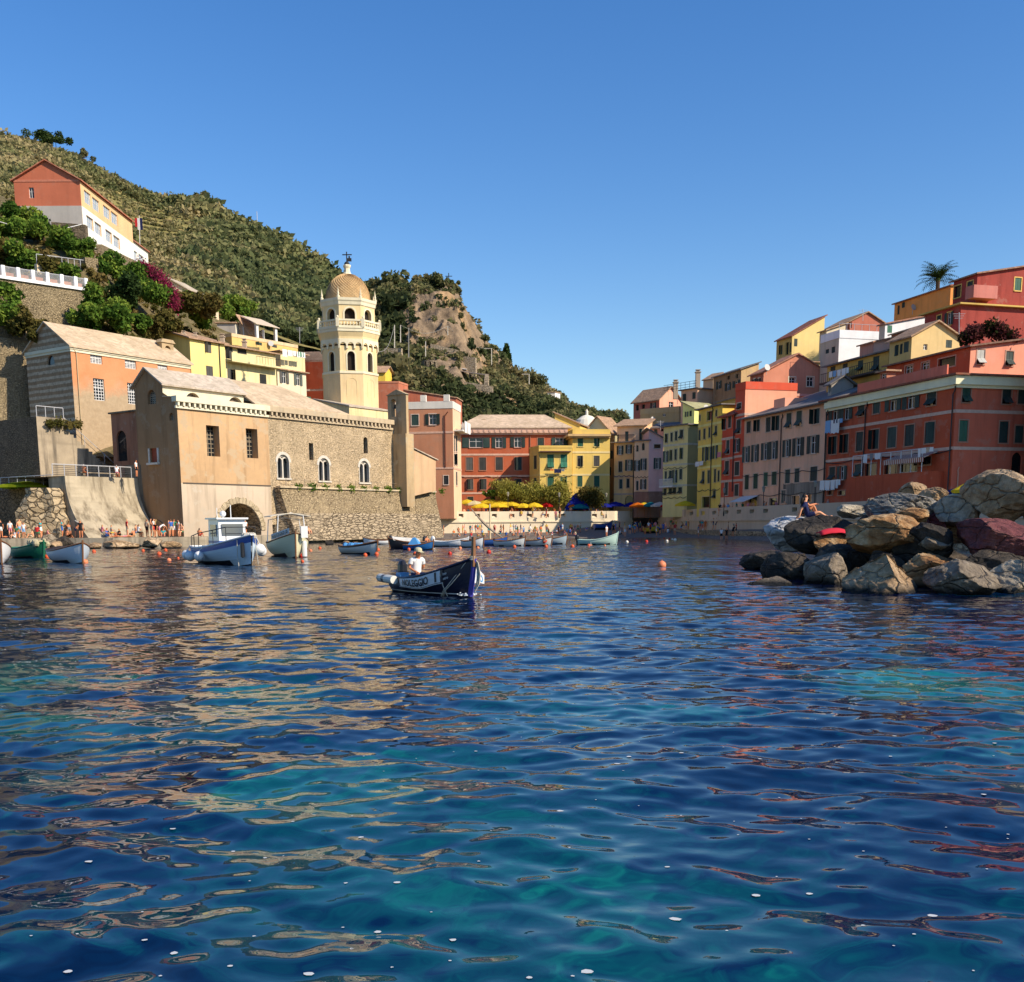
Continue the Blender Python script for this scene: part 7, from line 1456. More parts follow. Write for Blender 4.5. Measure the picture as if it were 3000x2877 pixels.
POSES=dict(
    stand=pose(),walk=pose(knL=(.10,-.14,.52),anL=(.10,-.20,.10),toL=(.10,-.34,.05),knR=(-.10,.03,.50),anR=(-.10,.26,.12),toR=(-.10,.14,.04),elL=(.22,.10,1.15),wrL=(.23,.12,.93),haL=(.23,.10,.84),elR=(-.22,-.06,1.14),wrR=(-.22,-.22,.98),haR=(-.22,-.28,.92)),
    arms=pose(elL=(.32,.06,1.2),wrL=(.16,-.06,1.03),haL=(.10,-.08,1.0),elR=(-.22,-.05,1.15),wrR=(-.16,-.24,1.28),haR=(-.12,-.22,1.38)),
    sit=pose(dz=-.80,lean=.12,knL=(.13,-.40,.42),anL=(.13,-.50,.06),toL=(.13,-.64,.05),knR=(-.13,-.40,.42),anR=(-.13,-.52,.06),toR=(-.13,-.66,.05),hiL=(.10,-.02,.13),hiR=(-.10,-.02,.13),elL=(.24,-.14,.40),wrL=(.14,-.36,.42),haL=(.08,-.42,.42),elR=(-.24,-.14,.40),wrR=(-.14,-.36,.42),haR=(-.08,-.42,.42)),
    chair=pose(dz=-.44,lean=.1,hiL=(.10,-.02,.48),hiR=(-.10,-.02,.48),knL=(.12,-.42,.50),anL=(.12,-.44,.09),toL=(.12,-.57,.05),knR=(-.12,-.42,.50),anR=(-.12,-.40,.09),toR=(-.12,-.53,.05),elL=(.24,-.10,.72),wrL=(.16,-.30,.66),haL=(.10,-.36,.66),elR=(-.24,-.10,.72),wrR=(-.16,-.30,.66),haR=(-.10,-.36,.66)),
    bend=pose(lean=1.05,elL=(.20,-.62,.95),wrL=(.18,-.70,.70),haL=(.16,-.72,.61),elR=(-.20,-.62,.95),wrR=(-.18,-.72,.72),haR=(-.16,-.74,.63)),
    lie=None)
J=dict(J0);J['elL']=(.30,.03,1.2,.043);J['wrL']=(.40,0,1.0,.032);J['haL']=(.42,0,.9,.036)
POSES['lie']={k:(v[0],.93-v[2],.13+v[1]*.6+(0 if k[:2]!='to' else .12),v[3])for k,v in J.items()}
def person_mesh(J,sub=1,fingers=False,longhair=False,hat=False):
    ks=list(J);me=bpy.data.meshes.new("body");me.from_pydata([J[k][:3]for k in ks],[(ks.index(a),ks.index(b))for a,b in ED],[])
    o=bpy.data.objects.new("tmp",me);C.objects.link(o);sk=o.modifiers.new("s",'SKIN');sk.use_smooth_shade=True;sk.branch_smoothing=.4
    for k,v in zip(ks,me.skin_vertices[0].data):r=J[k][3];v.radius=(r*(1.18 if k in('che','pel','spi')else 1),r*(.78 if k in('che','spi','pel')else 1));v.use_root=k=='pel'
    ss=o.modifiers.new("u",'SUBSURF');ss.levels=sub;ss.render_levels=sub
    bpy.context.view_layer.update();out=bpy.data.meshes.new_from_object(o.evaluated_get(bpy.context.evaluated_depsgraph_get()));bpy.data.objects.remove(o)
    segs=[(np.array(J[a][:3]),np.array(J[b][:3]),a,b,J[a][3],J[b][3])for a,b in ED]
    mi=[]
    hup=Vector(J['top'][:3])-Vector(J['nec'][:3]);hup.normalize();hf=Vector(J['nos'][:3])-Vector(J['hea'][:3]);hf.normalize();hc=Vector(J['hea'][:3])
    for p in out.polygons:
        c=np.array(p.center);best=None
        for A,B,a,b,ra,rb in segs:
            d=B-A;f=np.clip(np.dot(c-A,d)/np.dot(d,d),0,1);dist=np.linalg.norm(c-A-f*d)-(ra+(rb-ra)*f)
            if best is None or dist<best[0]:best=(dist,a,b,f)
        _,a,b,f=best;m=0
        if b in('hea','top','nos')or a=='hea':
            q=Vector(p.center)-hc;m=3 if(q.dot(hup)>.045 and q.dot(hf)<.05)or(q.dot(hf)<-.02 and q.dot(hup)>-.07)else 0
        elif a=='pel' and b.startswith('hi'):m=2
        elif a=='pel':m=2 if f<.35 else 1
        elif a in('spi','che')and b!='nec':m=1
        elif a=='che':m=1 if f<.4 else 0
        elif a.startswith('sh'):m=1 if f<.55 else 0
        elif a.startswith('hi'):m=2 if f<.62 else 0
        elif a.startswith('an'):m=4
        mi.append(m)
    out.materials.clear()
    for k in range(5):out.materials.append(None)
    out.polygons.foreach_set("material_index",mi)
    return out
SK=[flat(lin(*c),.6,.3,name="skin")for c in((226,160,120),(200,128,88),(150,90,60))]
CL={n:flat(c,.8,.15,name=n.replace(" ","_")+"_cloth")for n,c in dict(white=(.72,.72,.70),red=(.50,.03,.03),blue=(.04,.12,.40),navy=(.015,.02,.07),black=(.015,.015,.017),pink=(.62,.22,.26),green=(.05,.20,.10),yellow=(.65,.45,.06),orange=(.62,.16,.04),grey=(.22,.22,.22),beige=(.50,.40,.28),turquoise=(.03,.35,.38)).items()}
CL['azure']=flat((.22,.40,.62),.8,.15,name="light_blue_cloth");HA={n:flat(c,.7,.3,name=n+"_hair")for n,c in dict(dark=(.02,.013,.01),brown=(.07,.035,.018),blond=(.32,.20,.08),grey=(.30,.28,.26)).items()}
HATM=flat((.62,.55,.38),.9,.1,name="straw_hat")
PME={k:person_mesh(v)for k,v in POSES.items()}
used=set();PR=random.Random(5)
VERB=dict(stand="standing",walk="walking",arms="standing arms bent",sit="sitting knees up",chair="sitting",bend="bending forward",lie="lying")
def person(pos,zz,pz,rz,place,group,scale=1.0,top=None,bot=None,hair=None,sk=None):
    names=list(CL)
    for _ in range(400):
        t_=top or PR.choice(names+['none']*3);b_=bot or PR.choice(names);h_=hair or PR.choice(list(HA))
        lb="%s-haired %sperson in %s, %s %s"%(h_,"shirtless " if t_=='none' else "",("%s trunks"%b_)if t_=='none' else "%s top, %s bottoms"%(t_,b_),VERB[pz],place)
        if lb not in used:break
        if top and bot and hair:hair=None
    used.add(lb);o=bpy.data.objects.new("person",PME[pz]);C.objects.link(o);o.location=(pos.x,pos.y,zz);o.rotation_euler=(0,0,rz);o.scale=(scale*PR.uniform(.97,1.03),scale,scale*PR.uniform(.95,1.05))
    skn=sk if sk is not None else PR.choice(SK[:2]+[SK[1]])
    for k,mm in enumerate((skn,skn if t_=='none' else CL[t_],CL[b_],HA[h_],skn if PR.random()<.6 else CL['black'])):
        o.material_slots[k].link='OBJECT';o.material_slots[k].material=mm
    return tag(o,lb,"person",group)
def folk(lst,place,group,zf,scale=1.0):
    for e in lst:
        px,Y,pz=e[:3];kw=e[3]if len(e)>3 else{};kw=dict(kw);zz=kw.pop('z',None);rz=kw.pop('rz',PR.uniform(0,6.28));sc=kw.pop('s',scale)
        if zz is None:zz=zf(px,Y)if callable(zf)else zf
        p=on_z(px,Y,zz);person(p,zz,pz,rz,place,group,sc,**kw)
G1="people on the left quay"
folk([(4,96,'stand',dict(top='black',bot='white')),(32,97,'stand',dict(top='white',bot='pink')),(60,97,'stand',dict(top='none',bot='azure',s=1.06)),(71,95,'stand',dict(top='white',bot='azure',s=.9)),(98,94.5,'sit',dict(top='none',bot='beige')),(45,93.6,'sit',dict(top='white',bot='white',s=.8))],"by the masonry pier, left quay",G1,.9)
folk([(140,97,'sit',dict(top='pink',bot='pink')),(153,97.5,'chair',dict(top='none',bot='orange')),(196,96,'sit',dict(top='none',bot='black')),(205,96.5,'bend',dict(top='none',bot='grey')),(222,95.6,'bend',dict(top='none',bot='navy')),(238,95,'stand',dict(top='black',bot='black',s=1.02)),(248,96,'sit',dict(top='none',bot='white'))],"in group under curved sea wall",G1,.9)
folk([(313,96.5,'sit',dict(top='blue',bot='blue')),(352,98,'sit',dict(top='black',bot='black')),(374,97,'stand',dict(top='red',bot='beige',s=.98)),(340,95.6,'lie',dict(top='none',bot='red')),(370,95.4,'lie',dict(top='none',bot='pink')),(393,96.4,'sit',dict(top='none',bot='black')),(406,97,'chair',dict(top='white',bot='black')),(432,97.5,'stand',dict(top='beige',bot='black')),(453,97,'stand',dict(top='white',bot='red')),(467,97,'bend',dict(top='white',bot='pink')),(503,97.5,'stand',dict(top='blue',bot='beige')),(496,98,'stand',dict(top='grey',bot='white',s=.95)),(525,98,'stand',dict(top='white',bot='white',s=.96))],"between sea wall and church corner",G1,.9)
folk([(px,95.5+3*PR.random(),PR.choice(["stand","sit","chair","bend","lie","arms"]))for px in(12,20,52,86,110,122,160,184,229,262,286,300,326,362,398,444,460,480,512,534)],"among bathers on the left quay",G1,.9)
folk([(584,99,'sit',dict(top='none',bot='red')),(720,106,'stand',dict(top='white',bot='black')),(700,107,'walk',dict(top='grey',bot='navy'))],"by the arched boat passage",G1,.9)
folk([(797,111,'stand',dict(top='orange',bot='orange')),(829,112,'stand',dict(top='pink',bot='navy')),(903,110,'sit',dict(top='none',bot='red')),(899,113,'stand',dict(top='none',bot='black')),(942,114,'stand',dict(top='pink',bot='red')),(1070,122,'bend',dict(top='none',bot='black')),(1086,124,'stand',dict(top='none',bot='yellow')),(1142,130,'stand',dict(top='black',bot='white')),(1165,131,'stand',dict(top='white',bot='azure',s=.8)),(1157,126,'sit',dict(top='none',bot='orange')),(1206,134,'stand',dict(top='pink',bot='navy')),(1234,133,'stand',dict(top='red',bot='grey'))],"below the stone church wall",G1,.92)
folk([(246,99.6,'chair',dict(top='none',bot='orange',z=None)),(343,100.6,'chair',dict(top='white',bot='pink')),(401,101,'stand',dict(top='white',bot='black',s=.95))],"behind the lower terrace railing",G1,zlow-.05)
G2="bathers on the slipway below the terrace wall";sc=.80
folk([(1300,143,'stand',dict(top='none',bot='black')),(1343,146,'chair',dict(top='none',bot='red'))]+[(x,144+8*PR.random(),p_)for x,p_ in((1356,'stand'),(1361,'stand'),(1378,'stand'),(1384,'arms'),(1394,'stand'),(1400,'stand'),(1406,'stand'),(1410,'walk'),(1413,'sit'),(1450,'stand'),(1448,'stand'),(1468,'walk'),(1475,'stand'),(1496,'stand'),(1505,'arms'),(1512,'stand'),(1526,'stand'),(1555,'bend'),(1493,'sit'),(1521,'sit'),(1510,'sit'),(1563,'sit'),(1573,'chair'),(1548,'lie'),(1601,'stand'),(1608,'sit'),(1631,'sit'),(1643,'stand'),(1648,'stand'),(1661,'sit'),(1670,'walk'),(1676,'stand'),(1684,'stand'),(1693,'stand'),(1700,'arms'),(1672,'stand'),(1719,'sit'),(1737,'sit'),(1655,'lie'))],"below the cream terrace wall",G2,lambda px,Y:beach_z(px,Y),sc)
folk([(1731,92.6,'sit',dict(top='none',bot='navy',z=-.55)),(1592,90.2,'sit',dict(top='none',bot='red',z=.15)),(1575,90.6,'chair',dict(top='none',bot='blue',z=.2))],"in water among centre boats",G2,0,.9)
folk([(1777,118,'stand',dict(top='white',bot='white',z=.4)),(1250,80.5,'sit',dict(top='none',bot='azure',z=.35))],"aboard a small moored boat",G2,0,.8)
G3="people on the dark beach"
folk([(px,142+9*PR.random(),PR.choice(["stand","sit","walk","bend"]))for px in range(1800,2000,15)],"in the middle of the beach",G3,beach_z,.92)
folk([(px,136.5+4*PR.random(),PR.choice(["stand","sit","chair"]))for px in range(1330,1700,17)],"at the slipway edge by boats",G2,lambda px,Y:beach_z(px,max(Y,140)),.8)
folk([(1797,140.5,'stand',dict(top='black',bot='black')),(1816,141,'sit',dict(top='white',bot='black')),(1831,139,'stand',dict(top='beige',bot='white')),(1803,144,'stand'),(1860,150,'stand',dict(top='azure',bot='blue')),(1866,151,'walk'),(1880,149,'sit',dict(top='red',bot='black')),(1890,147,'sit',dict(top='red',bot='red')),(1923,140,'stand',dict(top='beige',bot='white')),(1933,141,'bend',dict(top='blue',bot='navy')),(1943,145,'stand',dict(top='blue',bot='blue')),(1956,144,'sit',dict(top='white',bot='azure')),(1977,138,'stand',dict(top='red',bot='beige')),(1950,146,'walk'),(1900,150,'stand'),(1910,152,'walk'),(1876,153,'stand'),(1853,148,'bend')],"on the dark beach, left half",G3,beach_z,.92)
folk([(2046,131,'stand',dict(top='blue',bot='white')),(2058,132,'stand',dict(top='red',bot='white')),(2052,137,'stand'),(2068,137,'stand',dict(top='grey',bot='black')),(2090,132,'walk',dict(top='navy',bot='grey')),(2098,131,'bend',dict(top='navy',bot='navy')),(2092,136,'stand',dict(top='black',bot='black')),(2113,122,'stand',dict(top='white',bot='black')),(2128,120.5,'stand',dict(top='black',bot='black')),(2133,123,'stand',dict(top='beige',bot='grey')),(2147,120,'bend',dict(top='black',bot='black')),(2156,119.5,'stand',dict(top='red',bot='black'))],"on the dark beach, right half",G3,beach_z,.92)
G4="crowd on the harbour square"
folk([(1755+k*5.8+PR.uniform(-2,2),159.4+12*PR.random(),PR.choice(['stand','stand','walk','arms']))for k in range(38)],"at top of the beach ramp",G4,lambda px,Y:min(z_dk,max(beach_z(px,Y),z_dk-max(0,(163-Y))*.25)),.92)
folk([(1285+k*8.6+PR.uniform(-3,3),154.6+(k%4)*1.2,PR.choice(['chair','stand','arms']))for k in range(42)],"under the yellow parasols",G4,z_dk+.05,.92)
folk([(1648+k*5.4+PR.uniform(-2,2),158.0+(k%3)*.9,PR.choice(['stand','stand','chair']))for k in range(23)],"right of the yellow parasols",G4,z_dk,.92)
folk([(px,158.2 if px>1690 else 157.2,'chair',dict(z=zP-.42,rz=.1))for px in(1672,1731,1738)],"on the cream terrace parapet",G4,0,.9)
G5="people on the right promenade"
folk([(px,depth_at(px)-3.2,PR.choice(['stand','chair','stand','walk']))for px in(2108,2114,2120,2132,2144,2157,2175,2181,2190,2198,2206,2212,2218,2238,2244,2258,2273,2298,2308,2410,2424)],"on the promenade before red houses",G5,z_dk,.95)
folk([(px,150-(px-1985)*.172-1.5,PR.choice(['stand','stand','sit']))for px in(1935,1950,1962,1972,2010,2016,2045,2057,2066)],"at the pink promenade wall",G5,beach_z,.9)
folk([(2265,103,'stand',dict(top='grey',bot='black')),(2287,101.5,'stand',dict(top='black',bot='navy')),(2303,100.5,'stand',dict(top='blue',bot='black'))],"below promenade wall by white boulder",G5,.96,.9)
# ---- the boatman
JB=pose(dz=-.46,lean=.16,hiL=(.10,-.02,.46),hiR=(-.10,-.02,.46),knL=(.13,-.42,.48),anL=(.13,-.40,.09),toL=(.13,-.53,.05),knR=(-.13,-.42,.48),anR=(-.13,-.42,.09),toR=(-.13,-.55,.05),
          shR=(-.19,-.06,.935),elR=(-.25,-.02,.70),wrR=(-.20,-.26,.60),haR=(-.17,-.35,.58),shL=(.19,-.06,.935),elL=(.25,.0,.70),wrL=(.22,.20,.62),haL=(.20,.28,.60),hea=(0,-.14,1.115),top=(0,-.145,1.20),nos=(0,-.235,1.10))
def shell_of(src,mis,off,name,mat,parent,smooth=True):
    """clothing: the faces of one body region lifted off the skin"""
    V=[];Fq=[];ix={}
    for p in src.polygons:
        if p.material_index in mis:
            f=[]
            for v in p.vertices:
                if v not in ix:ix[v]=len(V);q=src.vertices[v];V.append(tuple(q.co+q.normal*off))
                f.append(ix[v])
            Fq.append(tuple(f))
    me=bpy.data.meshes.new(name);me.from_pydata(V,[],Fq);me.materials.append(mat);me.polygons.foreach_set("use_smooth",[smooth]*len(Fq));o=link(name,me,parent)
    so_=o.modifiers.new("thick",'SOLIDIFY');so_.thickness=.008;so_.offset=1;return o
def figure(label,J,loc,rz,skin,top,bot,hair,scale=1.0,longhair=False):
    me=person_mesh(J,2);V=[v.co.copy()for v in me.vertices];fb=MB()
    for s_ in 'LR': # fingers grow out of each hand
        w=Vector(J['wr'+s_][:3]);h=Vector(J['ha'+s_][:3]);d=(h-w).normalized();sd=d.cross(Vector((0,0,1)));sd=sd.normalized()if sd.length>.1 else Vector((1,0,0));dn=d.cross(sd).normalized();dn=dn if dn.z<0 else-dn
        for k,L in enumerate((.068,.078,.074,.058)):
            b0=h+sd*(.024-.016*k)+d*.015;fb.tube([b0,b0+d*L*.55+dn*.006,b0+d*L*.85+dn*.028],[.0095,.0085,.006],6)
        b0=h+sd*.03-d*.03;fb.tube([b0,b0+sd*.03+d*.03,b0+sd*.035+d*.055+dn*.01],[.011,.0095,.007],6)
    nv=len(me.vertices);nf=[tuple(p.vertices)for p in me.polygons];mi=[p.material_index for p in me.polygons]
    full=bpy.data.meshes.new("person");full.from_pydata([tuple(v)for v in V]+fb.v,[],nf+[tuple(i+nv for i in f)for f in fb.f])
    for mm in(skin,skin,skin,skin,skin):full.materials.append(mm)
    full.polygons.foreach_set("material_index",mi+[0]*len(fb.f));full.polygons.foreach_set("use_smooth",[True]*len(full.polygons));full.update()
    o=link("person",full,None,loc);o.rotation_euler=(0,0,rz);o.scale=(scale,)*3;tag(o,label,"person")
    if top is not None:shell_of(full,(1,),.014,"shirt",top,o)
    shell_of(full,(2,),.012,"shorts",bot,o);shell_of(full,(3,),.010,"hair",hair,o)
    hc=Vector(J['hea'][:3]);nf_=(Vector(J['nos'][:3])-hc).normalized();sd=nf_.cross(Vector((0,0,1))).normalized();eb=MB()
    for k in(-1,1):eb.ball(hc+nf_*.074+sd*k*.033+Vector((0,0,.022)),.012,6)
    eb.build("eyes",flat((.02,.015,.012),.3,.5,name="eyes"),o,local=True);return o
rzb=NOLRZ+math.pi/2 # facing the bow
loc=Vector((NOLC.x,NOLC.y,0))+Vector((*(Vector((math.cos(NOLRZ),math.sin(NOLRZ)))*(-.31*Hn.L)),.02))
bm=figure("boatman in white t-shirt and light cap steering the navy hire boat",JB,loc,rzb,SK[1],CL['white'],CL['navy'],HA['grey'],1.0)
hb=MB();hc=Vector(JB['top'][:3]);hb.lathe([(.108,-.02),(.112,.03),(.098,.075),(.05,.10),(.005,.105)],hc+Vector((0,.01,-.01)),14,0,0,1,1.12)
hb.hexa([(-.085,-.09+hc.y,hc.z-.035),(.085,-.09+hc.y,hc.z-.035),(.06,-.22+hc.y,hc.z-.055),(-.06,-.22+hc.y,hc.z-.055)],[(-.085,-.09+hc.y,hc.z-.02),(.085,-.09+hc.y,hc.z-.02),(.06,-.22+hc.y,hc.z-.045),(-.06,-.22+hc.y,hc.z-.045)])
hb.build("cap",flat((.50,.46,.30),.9,.1,name="cap_cloth"),bm,local=True)
# ================================================================ BOULDERS
import bmesh
def ico(sub):
    bm=bmesh.new();bmesh.ops.create_icosphere(bm,subdivisions=sub,radius=1.0);V=np.array([v.co[:]for v in bm.verts]);Fq=np.array([[v.index for v in f.verts]for f in bm.faces]);bm.free();return V,Fq
ICO5,ICO4=ico(6),ico(4)
def vn3(P,sc,seed,o=4):return(vnoise(P[:,0]*sc+P[:,2]*sc*.6,P[:,1]*sc-P[:,2]*sc*.8,seed,o)+vnoise(P[:,2]*sc+5,P[:,0]*sc+P[:,1]*sc*.5,seed+3,o))-1
@memo
def rockmat(c1,c2,c3,vein=0.0,name="boulder_rock"):
    t=NT(name);a=t.noise(.9,6,.65,dist=.8);b=t.noise(3.0,8,.75);cr=t.n("TexVoronoi",feature='DISTANCE_TO_EDGE',I={"Vector":t.n("VectorMath",operation='MULTIPLY_ADD',I={0:t.n("TexNoise",I={"Vector":t.P(),"Scale":2.0,"Detail":3.0}).outputs["Color"],1:(.5,.5,.5),2:t.P((1,1,1.8))}).outputs[0],"Scale":.9}).outputs["Distance"]
    c=t.ramp(a,[(.32,c1),(.5,c2),(.68,c3)]);c=t.mix(t.ramp(b,[(.42,0),(.6,.55)]),c,mul(c1,.35));c=t.mix(t.ramp(cr,[(0,.6),(.022,0)]),c,mul(c1,.25))
    if vein:c=t.mix(t.ramp(t.n("TexWave",wave_type='BANDS',bands_direction='DIAGONAL',I={"Vector":t.P(),"Scale":2.2,"Distortion":9.0,"Detail":3.0}).outputs[0],[(.55,0),(.8,vein)]),c,mul(c3,1.5))
    zz=t.n("SeparateXYZ",I={0:t.P()}).outputs[2];wz=t.n("Math",operation='MULTIPLY_ADD',I={0:b,1:.3,2:zz}).outputs[0]
    c=t.mix(t.n("MapRange",I={0:wz,1:.22,2:.42,3:1.0,4:0.0}).outputs[0],c,(.012,.012,.011))
    h=t.n("Math",operation='ADD',I={0:b,1:a}).outputs[0];h=t.n("Math",operation='ADD',I={0:h,1:t.ramp(cr,[(0,0),(.05,.5)])}).outputs[0];t.bump(h,1.0,.26);return t.base(c,.85,.25)
RT=dict(tan=rockmat((.40,.25,.125),(.62,.42,.235),(.76,.58,.38)),rust=rockmat((.24,.10,.035),(.50,.27,.11),(.70,.54,.32)),grey=rockmat((.20,.155,.11),(.35,.28,.20),(.54,.45,.33)),white=rockmat((.62,.62,.62),(.74,.74,.74),(.80,.80,.80)),black=rockmat((.035,.03,.026),(.07,.058,.045),(.17,.13,.09)),maroon=rockmat((.16,.045,.05),(.24,.075,.075),(.30,.13,.11)),slate=rockmat((.09,.085,.08),(.24,.22,.19),(.52,.48,.40),.2),pale=rockmat((.46,.38,.27),(.62,.52,.37),(.74,.65,.49)))
def boulder(label,zk,x0,y0,x1,y1,Y,mt,seed,facets=15,ry=None,tilt=0.,pyr=False,name="boulder",group="breakwater boulders",cat="boulder",sink=0.,base=ICO5,rough=.16):
    (px0,py0),(px1,py1)=z(zk,x0,y0),z(zk,x1,y1);c=at((px0+px1)/2,(py0+py1)/2,Y);rx=(px1-px0)/2*Y/3000;rz_=(py1-py0)/2*Y/3000+sink/2;c.z-=sink/2
    V,Fq=base;V=V.copy();r=np.random.default_rng(seed)
    if pyr:
        for n_,d_ in((np.array([-.75,-.45,.50]),.42),(np.array([.72,-.55,.46]),.42),(np.array([.15,.85,.5]),.5),(np.array([-.2,-.9,.35]),.62)):
            n_=n_/np.linalg.norm(n_);k=V@n_-d_;V-=np.where(k>0,k,0)[:,None]*n_
    for _ in range(facets):
        n_=r.normal(size=3);n_/=np.linalg.norm(n_);d_=r.uniform(.48,.82);k=V@n_-d_;V-=np.where(k>0,k*.96,0)[:,None]*n_
    V/=np.abs(V).max(0);d=V/(np.linalg.norm(V,axis=1,keepdims=True)+1e-9)
    rid=np.abs(vn3(V,1.7,seed+9,3));V+=d*(vn3(V,.9,seed,3)*rough*.7-rid*rough*.8+vn3(V,4.2,seed+1,4)*rough*.55+vn3(V,13,seed+2,4)*rough*.22)[:,None]
    V/=np.abs(V).max(0)
    if tilt:a,b_=math.cos(tilt),math.sin(tilt);V=np.stack([V[:,0]*a-V[:,2]*b_,V[:,1],V[:,0]*b_+V[:,2]*a],1);V/=np.abs(V).max(0)
    V*=np.array([rx,ry or(rx*.8+.25*rz_),rz_]);o=link(name,raw_mesh(name,V,Fq,RT[mt],smooth=True),None,c);return tag(o,label,cat,group)
BL=[("white boulder with two sunbathers on it, far left of the breakwater",195,372,600,620,40,'white',1,7,1.3,.3),("long black slab leaning against the white boulder",345,335,825,640,38,'black',2,8,1.1,-.25),("low pale slab behind the black slab",655,295,895,400,42,'pale',3,8,1.0,0),("tan rock lying under the red towel",512,440,795,640,36.6,'rust',4,10,1.0,0),
      ("big rust orange boulder in the middle of the breakwater",740,358,1290,670,33.5,'rust',5,8,1.4,.2),("streaked slate grey boulder behind the rust one",900,208,1360,440,36.5,'slate',6,7,1.5,-.2),("small tan stone left of the slate boulder",885,252,970,340,40,'tan',7,9,.6,0),("tall tan tooth shaped boulder at the back",1125,135,1285,300,40,'tan',8,10,.9,0),("tan angular boulder right of the tooth",1260,180,1440,350,38,'tan',9,9,1.0,0),
      ("grey topped boulder with a cream face",1365,225,1640,490,35.2,'pale',10,8,1.1,0),("huge round tan boulder topping the breakwater at right",1578,62,1960,420,34,'tan',11,6,1.6,.1),("long maroon red boulder below the huge tan one",1425,385,2120,680,31,'maroon',12,7,1.2,.15),("pointed tan pyramid boulder at the waterline",765,628,1275,905,29.0,'tan',13,2,1.3,0),
      ("dark jagged boulder at the waterline right of the pyramid",1295,660,1800,915,28.6,'grey',14,10,1.1,.1),("pale cracked slab at the lower right waterline",1730,655,2130,910,28.8,'pale',15,9,1.0,-.1),("low wet black rock, leftmost at the waterline",35,600,370,745,44,'black',16,6,1.6,0),("wet black rock under the white boulder",190,610,560,830,36.5,'black',17,7,1.4,0),("rounded grey rock at the waterline left of the pyramid",425,618,760,840,33.5,'grey',18,7,1.2,.1),
      ("flat wet stone just breaking the surface at the far left",90,772,400,850,33.0,'grey',19,8,.8,0),("dark rock wedged between rust boulder and maroon boulder",1080,400,1470,720,32.6,'black',20,8,1.1,0),("grey rock in the shade right of the rust boulder",1240,465,1450,620,32.2,'grey',21,8,.8,0),("brown rock in the shade above the jagged boulder",1160,590,1520,830,30.8,'rust',22,8,1.0,0),("shaded black rock below the towel rock",540,550,800,850,35,'black',23,8,1.2,0),("small brown rock at the left foot of the pyramid",745,720,900,860,30.2,'rust',24,8,.7,0),("purple brown rock left of the cream faced boulder",1290,330,1440,480,35.6,'maroon',25,9,.8,0),("pinkish rock between slate and rust boulders",1080,315,1350,450,35,'rust',26,9,.8,0),
      ("tan boulder cut by the right picture edge",1915,190,2260,600,33,'tan',27,8,1.2,0),("grey stone behind the huge tan boulder",1890,120,2200,330,38,'grey',28,8,1.2,0),("dark rock filling the gap under the maroon boulder",1480,560,2050,830,30.2,'black',29,8,1.2,0),("brown boulder further along the breakwater, outside right",2150,420,2700,930,30,'rust',30,8,1.6,0),("tan boulder heap end, outside right",2200,150,2850,800,34,'tan',31,8,1.8,0),("dark core rock hidden deep in the breakwater",640,430,1500,800,38.5,'black',33,8,1.4,0),("black rock in the gap left of the pyramid",600,560,920,800,35,'black',34,8,1.0,0),("black rock in the gap behind the pyramid",860,600,1180,860,32.4,'black',35,8,.9,0),("dark rock in the gap over the jagged boulder",1240,560,1640,830,32.6,'black',36,8,1.0,0),("black rock between maroon boulder and pale slab",1640,580,2100,800,31.2,'black',37,8,1.0,0),("brown rock under the cream faced boulder",1330,400,1660,560,36.2,'rust',38,8,1.0,0),("shaded brown rock behind the towel rock",820,360,1000,560,37.5,'black',32,8,1.0,0)]
for k,e in enumerate(BL):
    ob_=boulder(e[0],'L',*e[1:7],e[7]+40,e[8],e[9],e[10],pyr=(e[7]==13),sink=.35 if e[4]>800 else 0)
    if k==0:B0=ob_
    if k==3:B3=ob_
QB=[("round grey boulder at the quay edge by the white covered boat",'M',505,400,645,540,91,'grey'),("dark hollow boulder at the quay edge",'M',640,430,840,560,91,'black'),("tan rock wedged beside the dark boulder",'M',600,490,720,570,89,'tan'),("long flat tan ledge rock along the quay",'M',1180,472,1630,568,91,'tan'),("rounded tan rock right of the long ledge",'M',1630,448,1860,560,91.5,'tan'),("flat tan rock near the fishing boat stern",'M',1840,485,2080,560,91,'tan'),("low rock left of the long ledge",'M',1000,500,1190,565,91,'tan'),
      ("dark rock below the quay right of the tour boat",'O',-10,470,105,535,103,'black'),("flat tan stone below the church quay",'O',190,488,320,530,106,'tan'),("brown stone below the church quay",'O',310,480,400,535,107,'rust'),("tan rock beside the green boat",'M',440,515,600,580,88,'tan'),("small dark rock by the tiny dinghy",'O',590,480,680,530,110,'grey')]
for k,e in enumerate(QB):boulder(e[0],*e[1:8],90+k,8,1.2,base=ICO4,name="quay_rock",group="rocks along the left quay",cat="rock",sink=.25)
def top_z(o,x,y):
    me=o.data;n=len(me.vertices);a=np.empty(n*3,np.float32);me.vertices.foreach_get("co",a);a=a.reshape(-1,3)+np.array(o.location);d=np.hypot(a[:,0]-x,a[:,1]-y);return a[d<.25,2].max()if(d<.25).any()else o.location.z
